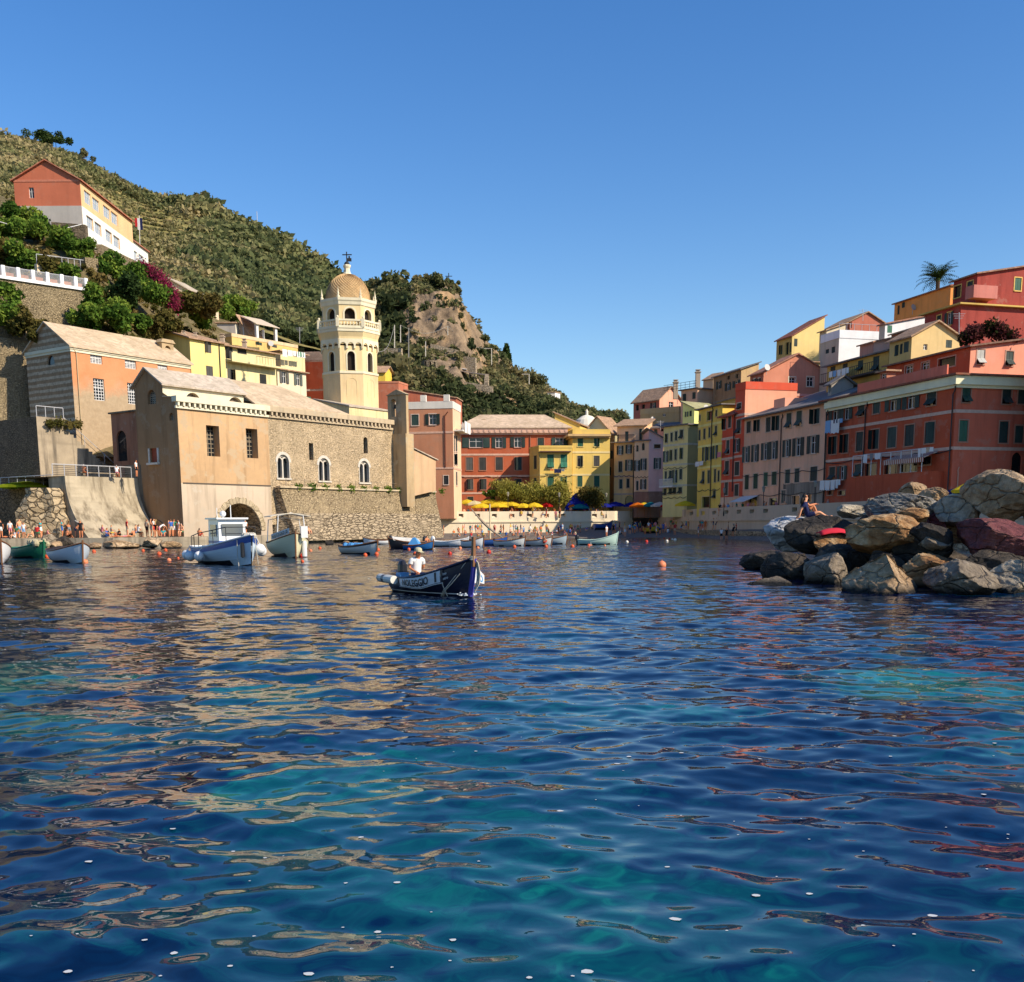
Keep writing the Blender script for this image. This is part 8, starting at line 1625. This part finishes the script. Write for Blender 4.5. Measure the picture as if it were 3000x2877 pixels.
# sunbathers and towel
JS=pose(dz=-.83,lean=-.22,hiL=(.10,0,.10),hiR=(-.10,0,.10),knL=(.11,-.42,.17),anL=(.11,-.80,.06),toL=(.11,-.93,.10),knR=(-.11,-.40,.25),anR=(-.11,-.70,.06),toR=(-.11,-.84,.05),shL=(.175,.13,.55),elL=(.22,.30,.32),wrL=(.20,.38,.06),haL=(.20,.44,.03),shR=(-.175,.13,.55),elR=(-.22,.28,.34),wrR=(-.22,.34,.06),haR=(-.22,.40,.03),hea=(0,.10,.765),top=(0,.13,.85),nos=(0,.02,.75))
JS2=pose(dz=-.83,lean=.15,hiL=(.10,0,.10),hiR=(-.10,0,.10),knL=(.12,-.36,.42),anL=(.12,-.52,.06),toL=(.12,-.65,.05),knR=(-.12,-.36,.42),anR=(-.12,-.52,.06),toR=(-.12,-.65,.05),elL=(.24,-.16,.40),wrL=(.14,-.40,.46),haL=(.10,-.48,.47),elR=(-.24,-.16,.40),wrR=(-.14,-.40,.46),haR=(-.10,-.48,.47))
p=on_z(2366,39.3,1.9);zt_=top_z(B0,p.x,p.y);f1=figure("young woman in navy swimsuit leaning back on the white boulder",JS,(p.x,p.y,zt_-.02),math.pi/2-.2,SK[0],CL['navy'],CL['navy'],HA['dark'],.98)
MB().tube([(0,.20,.80),(0,.24,.62),(0,.22,.42)],[.075,.07,.03],8).build("hair",HA['dark'],f1,smooth=True,local=True)
p2=on_z(2350,40.2,1.9);f2=figure("second sunbather with tied dark hair sitting behind the navy swimsuit",JS2,(p2.x,p2.y,top_z(B0,p2.x,p2.y)-.02),math.pi/2,SK[1],CL['black'],CL['black'],HA['dark'],1.05)
V,Ff=[],[];pc=at(*z('L',715,452),36.3)
for i in range(13):
    for j in range(7):x,y=pc.x-.75+i*.125,pc.y-.35+j*.11;V.append((x,y,top_z(B3,x,y)+.035))
for i in range(12):
    for j in range(6):a=i*7+j;Ff.append((a,a+7,a+8,a+1))
me=bpy.data.meshes.new("towel");me.from_pydata(V,[],Ff);me.materials.append(flat((.56,.03,.05),.9,.1,name="red_towelling"));me.polygons.foreach_set("use_smooth",[True]*len(Ff));o=tag(link("towel",me),"red towel spread on the tan rock of the breakwater","towel");o.modifiers.new("t",'SOLIDIFY').thickness=.025
# ================================================================ VILLA AND TERRACED GARDEN
VO=plaster((.78,.50,.26),.2);vl,FV,FVR,zv1=block("large villa high on the left hillside, red gable end and orange white long front",236,560,150,Vector((-1,0)),42,Vector((0.004,1)),381,40,ytop=527,wall=plaster((.52,.155,.085),.15),wall_r=VO,zk='A',
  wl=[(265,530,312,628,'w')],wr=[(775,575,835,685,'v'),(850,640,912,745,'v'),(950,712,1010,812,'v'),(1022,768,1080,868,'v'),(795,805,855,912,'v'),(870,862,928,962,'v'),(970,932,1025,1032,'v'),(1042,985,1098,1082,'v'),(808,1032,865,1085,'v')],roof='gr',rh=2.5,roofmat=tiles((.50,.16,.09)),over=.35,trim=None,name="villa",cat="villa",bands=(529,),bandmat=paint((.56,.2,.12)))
zpl=FV.at(*z('A',500,700))[1];MB().fbox(FV,.0,FV.len,.003,.05,40,zpl).build("grey_plinth",plaster((.46,.42,.38),.2),vl);overlay(vl,"white_front",FVR,0,FVR.len,40,zpl,[hole_of(FVR,'A',w)for w in((795,805,855,912,'w'),(870,862,928,962,'w'),(970,932,1025,1032,'w'),(1042,985,1098,1082,'w'),(808,1032,865,1085,'w'))],plaster((.82,.80,.72),.1))
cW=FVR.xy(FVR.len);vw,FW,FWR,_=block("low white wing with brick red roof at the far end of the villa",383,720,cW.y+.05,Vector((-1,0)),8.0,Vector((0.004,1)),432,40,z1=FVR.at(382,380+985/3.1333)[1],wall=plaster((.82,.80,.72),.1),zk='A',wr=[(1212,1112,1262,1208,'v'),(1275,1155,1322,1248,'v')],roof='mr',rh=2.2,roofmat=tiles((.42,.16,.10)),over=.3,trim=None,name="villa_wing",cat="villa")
pf=at(*z('A',1285,1100),cW.y+5);fl=thing("flag","small flag with red, white and blue on a pole above the villa wing","flag",pf);MB().tube([(0,0,0),(.2,0,5.2)],.05,5).build("pole",WHITEP,fl,local=True)
b=MB();[b.box(-.55+.4*k,-.15+.4*k,-.02,.02,3.0+.5*(k==0),4.8)for k in range(3)];b.m=[k//6 for k in range(18)];b.build("cloth",[CL['red'],CL['white'],CL['navy']],fl,local=True)
def gwall(label,a,e,z1a,z1e,z0,th=.6,mat=None,name="garden_wall"):
    d=Vector((e[0]-a[0],e[1]-a[1])).normalized();n=Vector((-d.y,d.x))*th;b=MB();b.prism([(a[0],a[1]),(e[0],e[1]),(e[0]+n.x,e[1]+n.y),(a[0]+n.x,a[1]+n.y)],z0 if not isinstance(z0,tuple)else[z0[0],z0[1],z0[1],z0[0]],[z1a,z1e,z1e,z1a]);return tag(b.build(name,mat or STONE_G),label,"wall")
def pw(px,py,Y):q_=at(px,py,Y);return(q_.x,q_.y),q_.z
A_,za_=pw(-40,810,117.2);B_,zb_=pw(258,854,125.8);gwall("long garden retaining wall of tan stone under the white balustrade",A_,B_,za_,zb_,18)
FBL=Fac(A_,B_);bl_t=thing("balustrade","white balustrade with grey railings and planters, longest on the slope","balustrade",(*A_,za_));b=MB();L_=FBL.len;sl_=(zb_-za_)/L_;rl=MB();pk_=MB()
zb2=lambda s_:za_+sl_*s_
b.hexa([FBL.P(0,za_,.25),FBL.P(L_,zb_,.25),FBL.P(L_,zb_,-.4),FBL.P(0,za_,-.4)],[FBL.P(0,za_+.32,.25),FBL.P(L_,zb_+.32,.25),FBL.P(L_,zb_+.32,-.4),FBL.P(0,za_+.32,-.4)]);b.build("base",WH,bl_t)
npst=8
for k in range(npst):s_=L_*k/(npst-1)-(.4 if k==npst-1 else 0);MB().fbox(FBL,s_,s_+.38,-.2,.14,zb2(s_)+.322,zb2(s_)+1.45).build("post",WH,bl_t)
for k in range(npst-1):
    s0,s1=L_*k/(npst-1)+.38,L_*(k+1)/(npst-1)
    for q in range(10):s_=s0+(s1-s0)*(q+.5)/10;rl.tube([FBL.P(s_,zb2(s_)+.32,0),FBL.P(s_,zb2(s_)+1.35,0)],.025,4)
    rl.tube([FBL.P(s0,zb2(s0)+1.35,0),FBL.P(s1,zb2(s1)+1.35,0)],.045,5);pk_.fbox(FBL,s0+.15,s1-.15,-.75,-.35,zb2(s0)+.3,zb2(s0)+.85)
rl.build("railings",STEEL,bl_t);pk_.build("planters",paint((.42,.17,.09)),bl_t)
A2,z2a=pw(108,772,131);B2,z2b=pw(254,790,137);gwall("short rendered wall under the upper railing",A2,B2,z2a,z2b,z2a-5,.5,plaster((.70,.55,.36),.4))
railing("grey railing on the upper garden path next to the stone pillar",[Vector((A2[0]+(B2[0]-A2[0])*k/8,A2[1]+(B2[1]-A2[1])*k/8,z2a+(z2b-z2a)*k/8))for k in range(9)],1.1,.04,wires=6)
A3,z3a=pw(249,753,136.5);B3_,z3b=pw(287,757,138);gwall("square stone pillar at the end of the upper railing",A3,B3_,z3a,z3b,z3a-10,1.5,name="stone_pillar")
A4,z4a=pw(150,650,149.3);B4,z4b=pw(249,658,149);gwall("dark stone wall next to the grey villa plinth",A4,B4,z4a,z4b,z4a-9,.8,stone((.26,.2,.13),(.16,.13,.09),(.06,.05,.04),2.0,1.5,.9))
A5,z5a=pw(258,728,146);B5,z5b=pw(296,728,147);gwall("dark stone block wall under the white villa front",A5,B5,z5a,z5b,z5a-5,.8,stone((.30,.23,.15),(.2,.15,.1),(.07,.05,.04),2.0,1.5,.9));A6,z6a=pw(298,716,147);B6,z6b=pw(420,775,170);gwall("tan stone wall sloping along the foot of the villa",A6,B6,z6a,z6b,z6a-9,.8)
A7,z7a=pw(42,702,138);B7,z7b=pw(150,742,140);gwall("sunlit stone terrace wall between the leafy shrubs",A7,B7,z7a,z7b,z7a-4,.6,stone((.62,.5,.32),(.48,.37,.23),(.3,.22,.13),2.2,1.8,.9));A8,z8a=pw(-30,985,116.6);B8,z8b=pw(84,998,118.5);gwall("old stone wall left of the oratory, half in shadow",A8,B8,z8a,z8b,4,1.0)
A9,z9a=pw(50,912,124.3);B9,z9b=pw(235,945,127);gwall("lower tan garden wall with bean poles above the oratory",A9,B9,z9a,z9b,z9a-5,.5)
for k,(px0,py0,px1,py1,Y,lb)in enumerate(((503,842,548,846,172,"pale low roof behind the bougainvillea"),(548,858,600,882,176,"pale stone hut roof below the vineyard path"))):
    block(lb,px1,py1+20,Y,Vector((-1,0)),px0,Vector((.3,.95)),4.0,at(px1,py1+50,Y).z,ytop=py1,wall=plaster((.62,.5,.34),.4),roof='mr',rh=1.4,roofmat=slate((.52,.44,.34)),over=.3,trim=None,name="hut",cat="hut")
# ---- castle hill: watch tower, restaurant roofs, walls, poles, cross
tp=plan(1260,1130,214);k_=214/3000;zt0,zt1=at(1260,1160,214).z,at(1260,1060,214).z;wt=thing("watch_tower","round grey stone watch tower with crenellated top on the castle hill","tower",(tp.x,tp.y,zt0));b=MB();b.lathe([(23*k_,-6),(21.5*k_,zt1-zt0-2.2),(23*k_,zt1-zt0-2.0),(23*k_,zt1-zt0-1.5)],(0,0,0),24);WTS=stone((.34,.27,.18),(.22,.18,.13),(.10,.08,.06),2.0,1.6,.9,name="tower_stone");b.build("shaft",WTS,wt,local=True)
b=MB();n=11
for q in range(n):
    w=2*math.pi*q/n;c_,s_=math.cos(w),math.sin(w);e,f=Vector((c_,s_,0)),Vector((-s_,c_,0));r=22*k_;h0=zt1-zt0-1.5;g=lambda a,o_,hh:e*(r+a)+f*o_+Vector((0,0,hh));b.hexa([g(-.2,-.3,h0),g(.12,-.3,h0),g(.12,.3,h0),g(-.2,.3,h0)],[g(-.2,-.3,h0+1.3),g(.12,-.3,h0+1.3),g(.12,.3,h0+1.3),g(-.2,.3,h0+1.3)])
b.lathe([(23.4*k_,h0+1.3),(23.4*k_,h0+1.6)],(0,0,0),24);b.build("crenels",WTS,wt,local=True);pwn=at(1253,1115,214-23*k_);MB().box(pwn.x-tp.x-.2,pwn.x-tp.x+.2,pwn.y-tp.y-.1,pwn.y-tp.y+.3,pwn.z-zt0-.4,pwn.z-zt0+.4).build("window",flat((.02,.018,.015)),wt,local=True)
for k,(x0,x1,yt,Y,lb,c_)in enumerate(((655,815,868,222,"long white restaurant awning on the castle hill",(.74,.7,.64)),(760,890,885,223,"second grey white awning stepping right on the castle hill",(.56,.52,.48)),(800,930,912,220,"lower brown awning of the hill restaurant",(.26,.19,.15)),(905,1040,930,219,"dark lowest awning at the cliff end of the restaurant",(.16,.13,.12)),(650,730,838,226,"red brown terrace roof above the white awning",(.36,.15,.11)))):
    a,e=at(*z('F',x0,yt),Y),at(*z('F',x1,yt+18),Y);t_=thing("restaurant_awning",lb,"awning",a,"awnings of the hill restaurant");b=MB();b.hexa([(a.x,a.y-1.6,a.z-.25),(e.x,e.y-1.6,e.z-.25),(e.x,e.y+2,e.z+.3),(a.x,a.y+2,a.z+.3)],[(a.x,a.y-1.6,a.z-.1),(e.x,e.y-1.6,e.z-.1),(e.x,e.y+2,e.z+.45),(a.x,a.y+2,a.z+.45)]);b.build("cloth",paint(c_),t_)
    b=MB();[b.tube([a.lerp(e,f)+Vector((0,-1.4,-3.0)),a.lerp(e,f)+Vector((0,-1.4,-.2))],.06,5)for f in(.05,.35,.65,.95)];b.build("poles",IRON,t_)
for x0,y0,x1,y1,Y,h,lb in((455,612,545,660,232,5,"grey stone ruin wall on the castle hill"),(590,690,825,745,228,4.5,"long curved stone terrace wall on the castle hill"),(210,730,350,728,216,4,"short dark stone wall near the tower gallery"),(840,790,960,805,224,5,"rough stone bastion above the restaurant"),(430,1000,530,975,212,3,"garden wall left of the watch tower"),(330,485,520,490,240,1.2,"thin stone terrace line under the cliff"),(560,1085,800,1100,205,2,"stone terrace wall above the terracotta house"),(1040,940,1030,1010,214,5,"stone corner tower under the restaurant"),(850,1000,1100,1040,211,1.5,"narrow stone ledge wall right of the watch tower")):
    (a,za),(e,ze)=pw(*z('F',x0,y0),Y),pw(*z('F',x1,y1),Y-1);gwall(lb,a,e,za,ze,(za-h*.8,ze-h*.8),.8,stone((.56,.45,.31),(.40,.31,.22),(.2,.16,.11),1.8,1.8,.9,name="cliff_wall_stone"),"cliff_wall")
pole_tops=[]
for k,(x,yt,yb_,Y,lb)in enumerate(((296,538,715,214,"white pole left of two above the tower gallery"),(345,538,670,218,"white pole right of two above the tower gallery"),(412,562,792,214,"grey utility pole with wires over the gardens"),(733,545,702,232,"white pole standing on the long curved wall"),(551,672,835,218,"white pole right behind the watch tower"),(1092,728,860,236,"utility pole with crossarm on the right cliff"),(1400,938,1012,240,"last utility pole low on the ridge"),(433,215,380,250,"bare mast among the pines"),(602,425,475,252,"thin mast on the ochre cliff"),(418,925,1075,205,"pole in the garden left of the watch tower"))):
    a,e=at(*z('F',x,yb_+12),Y),at(*z('F',x,yt),Y);o=thing("utility_pole",lb,"pole",a,"poles on the castle hill");MB().tube([a,e],[.11,.08],6).build("post",paint((.60,.55,.46))if k not in(2,7)else paint((.3,.28,.25)),o);pole_tops.append(e)
    if k in(5,6):MB().box(e.x-1.6,e.x+.1,e.y-.05,e.y+.05,e.z-.15,e.z-.02).build("crossarm",paint((.55,.5,.42)),o)
for lb,a,e in(("slack wire from the tower gallery up to the white pole",Vector((tc.x+3.6,tc.y,tz(1060))),pole_tops[0]),("drooping wire between the poles on the castle hill",pole_tops[1],pole_tops[3]),("long wire down the right cliff",pole_tops[3],pole_tops[5])):
    m_=[a.lerp(e,k/10)-Vector((0,0,1.6*math.sin(math.pi*k/10)))for k in range(11)];tag(MB().tube(m_,.035,4).build("overhead_wire",flat((.3,.28,.25),name="wire_grey")),lb,"wire")
(a,_),(e,_)=pw(0,650,137),pw(240,657,148);m_=[at(0,650,137).lerp(at(240,657,148),k/10)-Vector((0,0,.9*math.sin(math.pi*k/10)))for k in range(11)];tag(MB().tube(m_,.05,4).build("overhead_wire",WHITEP),"white cable hanging across the garden to the villa","wire")
pc=at(1315,836,264.5);cr=thing("summit_cross","tall dark iron cross on the summit of the crag","cross",pc);b=MB();b.tube([(0,0,0),(0,0,2.9)],.1,6).tube([(-.85,0,2.15),(.85,0,2.15)],.09,6);b.build("cross",IRON,cr,local=True)
pc=at(1413,998,262);ly=thing("lattice_mast","thin lattice mast on the right ridge line","mast",pc);b=MB();[b.tube([(sx*.5,0,0),(sx*.12,0,2.6)],.04,4)for sx in(-1,1)];[b.tube([(-.45+.12*k,0,.5*k),(.45-.1*k,0,.5*k+.4)],.03,4)for k in range(5)];b.build("frame",STEEL,ly,local=True)
pc=at(756,705,372);ly=thing("radio_mast","very thin radio mast on the big hill's skyline","mast",pc);MB().tube([(0,0,-3),(0,0,9.5)],.10,4).build("pole",STEEL,ly,local=True)
block("white house low on the right ridge line",1626,1165,240,Vector((-1,0)),1604,Vector((.6,.8)),1641,at(1626,1200,240).z,ytop=1150,wall=plaster((.6,.54,.46),.3),wall_r=WH,roof='flat',roofmat=TILE,over=.2,trim=None)
# ================================================================ PARASOLS, LAMPS, LAUNDRY
def parasol(label,px,py_top,Y,r,mat,zg=2.7,group="parasols on the square",h=.55,flat_=False):
    p=at(px,py_top,Y);r*=.85 if Y>100 and Y<104 or Y>110 else 1;o=thing("parasol",label,"parasol",(p.x,p.y,zg),group);T=p.z-zg;b=MB();n=8
    for k in range(n):
        w0,w1=2*math.pi*k/n+.2,2*math.pi*(k+1)/n+.2;a,e=(r*math.cos(w0),r*math.sin(w0),T-h),(r*math.cos(w1),r*math.sin(w1),T-h);m_=((a[0]+e[0])*.48,(a[1]+e[1])*.48,T-h+.05)
        a1,e1=(a[0]*.5,a[1]*.5,T-h*.36),(e[0]*.5,e[1]*.5,T-h*.36);b.quad(a,m_,(m_[0]*.5,m_[1]*.5,T-h*.4),a1).quad(m_,e,e1,(m_[0]*.5,m_[1]*.5,T-h*.4)).quad(a1,(m_[0]*.5,m_[1]*.5,T-h*.4),e1,(0,0,T))
        b.quad(a,m_,(m_[0]*1.01,m_[1]*1.01,m_[2]-.22),(a[0]*1.01,a[1]*1.01,a[2]-.2)).quad(m_,e,(e[0]*1.01,e[1]*1.01,e[2]-.2),(m_[0]*1.01,m_[1]*1.01,m_[2]-.22))
    b.build("canopy",mat,o,local=True);MB().tube([(0,0,0),(0,0,T-.05)],.035,6).build("pole",WOOD,o,local=True);return o
def cloth(c,n_):
    t=NT(n_);b=t.n("BsdfDiffuse",I={"Color":(*c,1)});tr=t.n("BsdfTranslucent",I={"Color":(*c,1)});t.t.links.new(t.n("MixShader",I={0:.35,1:b.outputs[0],2:tr.outputs[0]}).outputs[0],t.out.inputs[0]);return t.m
PC=dict(yellow=cloth((.84,.60,.04),"yellow_canvas"),pale=cloth((.74,.66,.40),"pale_canvas"),blue=cloth((.02,.03,.30),"blue_canvas"),orange=cloth((.70,.17,.02),"orange_canvas"),teal=cloth((.02,.22,.26),"teal_canvas"),white=cloth((.70,.66,.60),"white_canvas"),red=cloth((.50,.02,.02),"red_canvas"),green=cloth((.30,.36,.02),"green_canvas"),navy=cloth((.012,.02,.12),"navy_canvas"))
for lb,zk,x,y,Y,r,c_ in(("yellow parasol at the left end of the square beside the pink house",'P',420,152,158,1.7,'yellow'),("pale washed yellow parasol, second on the square",'P',500,165,157.5,1.9,'pale'),("yellow parasol behind the white mast",'P',660,148,158.5,2.3,'yellow'),("yellow parasol left of the lamp post",'P',770,158,158,2.2,'yellow'),("yellow parasol right behind the lamp post",'P',880,172,157.5,1.9,'yellow'),("small yellow parasol before the tamarisks",'P',1005,190,157,1.6,'yellow'),("yellow parasol at the right end of its row",'P',1125,184,157,1.6,'yellow'),("low front yellow parasol at the wall",'P',575,192,155.6,1.9,'yellow'),("low front yellow parasol right of the mast",'P',735,185,155.8,2.1,'yellow'),
      ("dull red parasol under the tamarisk",'P',1250,182,158,1.3,'red'),("orange parasol by the blue tent",'P',1520,190,158.5,1.2,'orange'),("teal parasol beneath the blue tent",'P',1600,198,158,1.8,'teal'),("dark blue parasol at the corner lamp",'Q',245,186,160,1.7,'blue'),("second dark blue parasol in the alley mouth",'Q',370,176,160.5,1.9,'blue'),("blue parasol half hidden left of the orange one",'Q',530,180,160,1.4,'blue'),("orange parasol on the beach front",'Q',600,184,156,1.6,'orange'),("mustard yellow parasol behind the orange one",'Q',672,180,157,1.4,'yellow'),("teal parasol on the beach front",'Q',735,180,155.5,1.5,'teal'),("white parasol on the beach front",'Q',830,178,154,1.7,'white'),("red parasol on the beach front",'Q',940,178,152,1.8,'red'),("yellow parasol standing alone before the olive house",'Q',1096,166,143,1.75,'yellow')):
    px,py=z(zk,x,y);parasol(lb,px,py,Y,r,PC[c_])
parasol("green parasol flat over the low dark wall at the left edge",78,1410,104.5,3.2,PC['green'],zlo,None,.5)
parasol("yellow parasol behind the huge tan boulder",2858,1407,60,1.3,PC['yellow'],2.7,None);parasol("dark navy parasol under the yellow one behind the boulders",2812,1425,61,1.2,PC['navy'],2.7,None)
pt=at(*z('P',1565,82),159.5);tn_=thing("blue_tent","bright blue pointed market tent in front of the yellow house","tent",(pt.x,pt.y,2.7));T=pt.z-2.7;b=MB();b.lathe([(2.6,T-2.6),(2.5,T-2.2),(.9,T-.5),(.05,T)],(0,0,0),4,0,math.pi/4);b.build("canopy",PC['blue'],tn_,local=True);b=MB();[b.tube([(sx*1.8,sy*1.8,0),(sx*1.8,sy*1.8,T-2.4)],.05,5)for sx in(-1,1)for sy in(-1,1)];b.build("legs",STEEL,tn_,local=True)
for lb,zk,x,yt,Y,zg in(("black street lamp behind the yellow parasols",'P',848,75,155.4,2.7),("street lamp in front of the darker tamarisk",'P',1383,82,156,2.7),("street lamp at the corner of the tall yellow house",'P',1875,85,158.2,2.7),("street lamp before the red house on the promenade",'T',622,1265,128,2.7),("street lamp before the green shuttered pink house",'T',1208,1240,118,2.7),("street lamp at the grey patched facade",'J',812,1285,104,2.7)):
    px,py=z(zk,x,yt);p=at(px,py,Y);o=thing("street_lamp",lb,"street lamp",(p.x,p.y,zg),"street lamps along the waterfront");h=p.z-zg;MB().lathe([(.12,0),(.10,.5),(.05,.6),(.04,h-.7),(.10,h-.65)],(0,0,0),8).build("pole",IRON,o,local=True);MB().lathe([(.10,h-.65),(.2,h-.15),(.22,h-.12),(.05,h)],(0,0,0),6).build("lantern",flat((.30,.28,.22),.2,.5,name="lantern_glass"),o,local=True)
def wash(F,zk,items,what,line=True,n=.55):
    xs=[q[0]for q in items]+[q[2]for q in items];y=min(q[1]for q in items);a,e=F.at(*z(zk,min(xs),y)),F.at(*z(zk,max(xs),y));zl_=max(a[1],e[1])
    if line:tag(MB().tube([F.P(a[0]-.3,zl_,n),F.P((a[0]+e[0])/2,zl_-.04,n),F.P(e[0]+.3,zl_,n)],.015,4).build("clothes_line",ROPE),"clothes line "+what,"clothes line")
    for k,(x0,y0,x1,y1,c_,lb)in enumerate(items):
        h=F.rect(zk,x0,y0,x1,y1);V,Ff=[],[];nx=9;H=h[3]-h[2]
        for i in range(nx):
            for j in range(5):V.append(F.P(h[0]+(h[1]-h[0])*i/(nx-1),zl_-.02-H*j/4*(1+.05*math.sin(i*1.7)),n+.05*math.sin(i*1.9+k)*(j/4)))
        Ff=[(i*5+j,i*5+j+1,i*5+j+6,i*5+j+5)for i in range(nx-1)for j in range(4)];me=bpy.data.meshes.new("laundry");me.from_pydata([tuple(v)for v in V],[],Ff);me.materials.append(CL[c_]);me.polygons.foreach_set("use_smooth",[True]*len(Ff))
        tag(link("laundry",me),lb+" "+what,"laundry","washing hung out on the houses")
w4=["leftmost white sheet","second white sheet from left","third white sheet from left","fourth white sheet from left","rightmost white sheet"]
wash(FA,'K',[(38,1788,72,1858,'white',w4[0]),(74,1786,112,1860,'white',w4[1]),(114,1782,150,1855,'white',w4[2]),(152,1778,172,1840,'white',"narrow white towel"),(174,1775,188,1815,'white',"small white cloth")],"low on the dark red house")
wash(FA,'K',[(78,1350,116,1440,'azure',"striped blue sheet"),(118,1346,182,1446,'white',"large white sheet"),(134,1344,180,1372,'navy',"dark blue top"),(184,1338,206,1368,'azure',"pale blue cloth")],"under the top left windows of the red house")
wash(FA,'K',[(412,1672,440,1735,'white',"white towel"),(460,1668,486,1715,'grey',"grey shirt"),(495,1660,542,1705,'white',"white bed sheet"),(820,1588,840,1655,'white',"tall white curtain"),(845,1590,880,1628,'white',"white shirt"),(884,1588,905,1622,'beige',"beige vest"),(908,1584,935,1615,'white',"white blouse")],"on the veranda of the red house",n=1.4)
wash(F7l,'J',[(1000,425,1028,472,'white',w4[0]),(1032,420,1062,470,'azure',"second sheet, pale blue,"),(1066,412,1098,465,'white',w4[2]),(1102,402,1138,455,'white',w4[3]),(1142,395,1162,440,'white',w4[4])],"on the long yellow balcony",n=1.25)
wash(F4R,'J',[(330,512,360,560,'blue',"blue towel"),(364,515,415,555,'white',"white and pink cloth"),(432,518,465,575,'white',"hanging white shirt")],"on the coral gable terrace",n=1.5)
wash(FD4,'T',[(245,885,300,955,'white',"left white sheet"),(304,880,362,942,'white',"right white sheet")],"on the ochre house")
wash(FC3b,'T',[(575,735,628,812,'pink',"pink printed towel")],"on the lower red house")
wash(F3r,'S',[(1595,655,1660,760,'white',w4[0]),(1670,660,1740,745,'white',w4[1]),(1745,668,1790,740,'white',w4[2]),(1800,690,1850,770,'white',w4[3]),(1860,700,1920,775,'white',w4[4]),(1815,795,1900,860,'green',"green parasol cover")],"on the cream house terrace",n=.2)
wash(Fylr,'H',[(1145,768,1225,815,'navy',"dark navy garments"),(1228,762,1262,790,'grey',"grey towel"),(1100,760,1140,780,'orange',"orange cloth")],"below the yellow wing windows")
wash(Fpr,'G',[(705,430,735,560,'white',"long white sheet"),(738,440,775,565,'white',"second long white sheet")],"on the pink house balcony",n=1.4)
# red terracotta rooftop things: dishes and aerials
for k,(F,zk,x,y,lb)in enumerate(((F4R,'J',398,360,"satellite dish at the left corner of the coral gable"),(F10,'K',708,505,"satellite dish on the orange house"),(F5bR,'I',1030,480,"satellite dish on the olive house attic"),(FO1,'I',545,590,"satellite dish on the brown terrace house"),(F5r,'S',1412,530,"satellite dish on the ochre house"))):
    s_,zz=F.at(*z(zk,x,y));p=F.P(s_,zz,.4);o=thing("satellite_dish",lb,"satellite dish",p,"satellite dishes on the roofs");d_=MB();d_.lathe([(.02,0),(.25,.03),(.42,.12),(.43,.13)],(0,0,0),12);q_=d_.build("dish",flat((.45,.44,.42),.5),o,local=True);q_.rotation_euler=(math.radians(75),0,.4);MB().tube([(0,.15,-.9),(0,.1,0)],.03,5).build("bracket",STEEL,o,local=True)
for k,(px,pb,pt_,Y,lb)in enumerate(((2528,925,905,140,"television aerial with crossbars above the white terrace"),(1985,1170,1146,176,"television aerial on the coral house roof"),(878,990,958,158,"white aerial on the roof terrace chimney"),(2810,980,915,104,"rusty aerial on the cream gabled roof"),(1935,1245,1232,165,"twin aerial above the peach top floor"))):
    a,e=at(px,pb+15,Y),at(px,pt_,Y);o=thing("tv_aerial",lb,"aerial",a,"aerials on the roofs");b=MB();b.tube([a,e],.035,5);[b.tube([e+Vector((-.6+.1*q,0,-.15-.2*q)),e+Vector((.6-.1*q,0,-.15-.2*q))],.02,4)for q in range(3)];b.build("mast",STEEL,o)
pr=thing("masonry_pier","crumbling sunlit masonry pier of rough blocks at the left quay","pier",plan(142,1500,98.5).to_3d());c_=plan(142,1500,98.5);rr=random.Random(8);zz=.8;b=MB();w0=2.9;ring_=[]
for lv in range(9):
    w_=w0*(1-.06*lv);sh_=rr.uniform(-.18,.18);ring_.append([(c_.x+sh_+q[0]*w_+rr.uniform(-.22,.22),c_.y+q[1]*1.2+rr.uniform(-.25,.1),zz)for q in((-1.05,-1),(-.5,-1.3),(.1,-1.1),(.6,-1.35),(1.05,-1),(1.05,1),(-1.05,1))]);zz+=rr.uniform(.5,.75)
for lv in range(8):
    for k in range(7):b.quad(ring_[lv][k],ring_[lv][(k+1)%7],ring_[lv+1][(k+1)%7],ring_[lv+1][k])
b.quad(*ring_[8]);b.build("blocks",stone((.60,.46,.28),(.46,.35,.21),(.12,.09,.06),1.3,1.3,1.0,name="block_stone",wob=.3),pr)
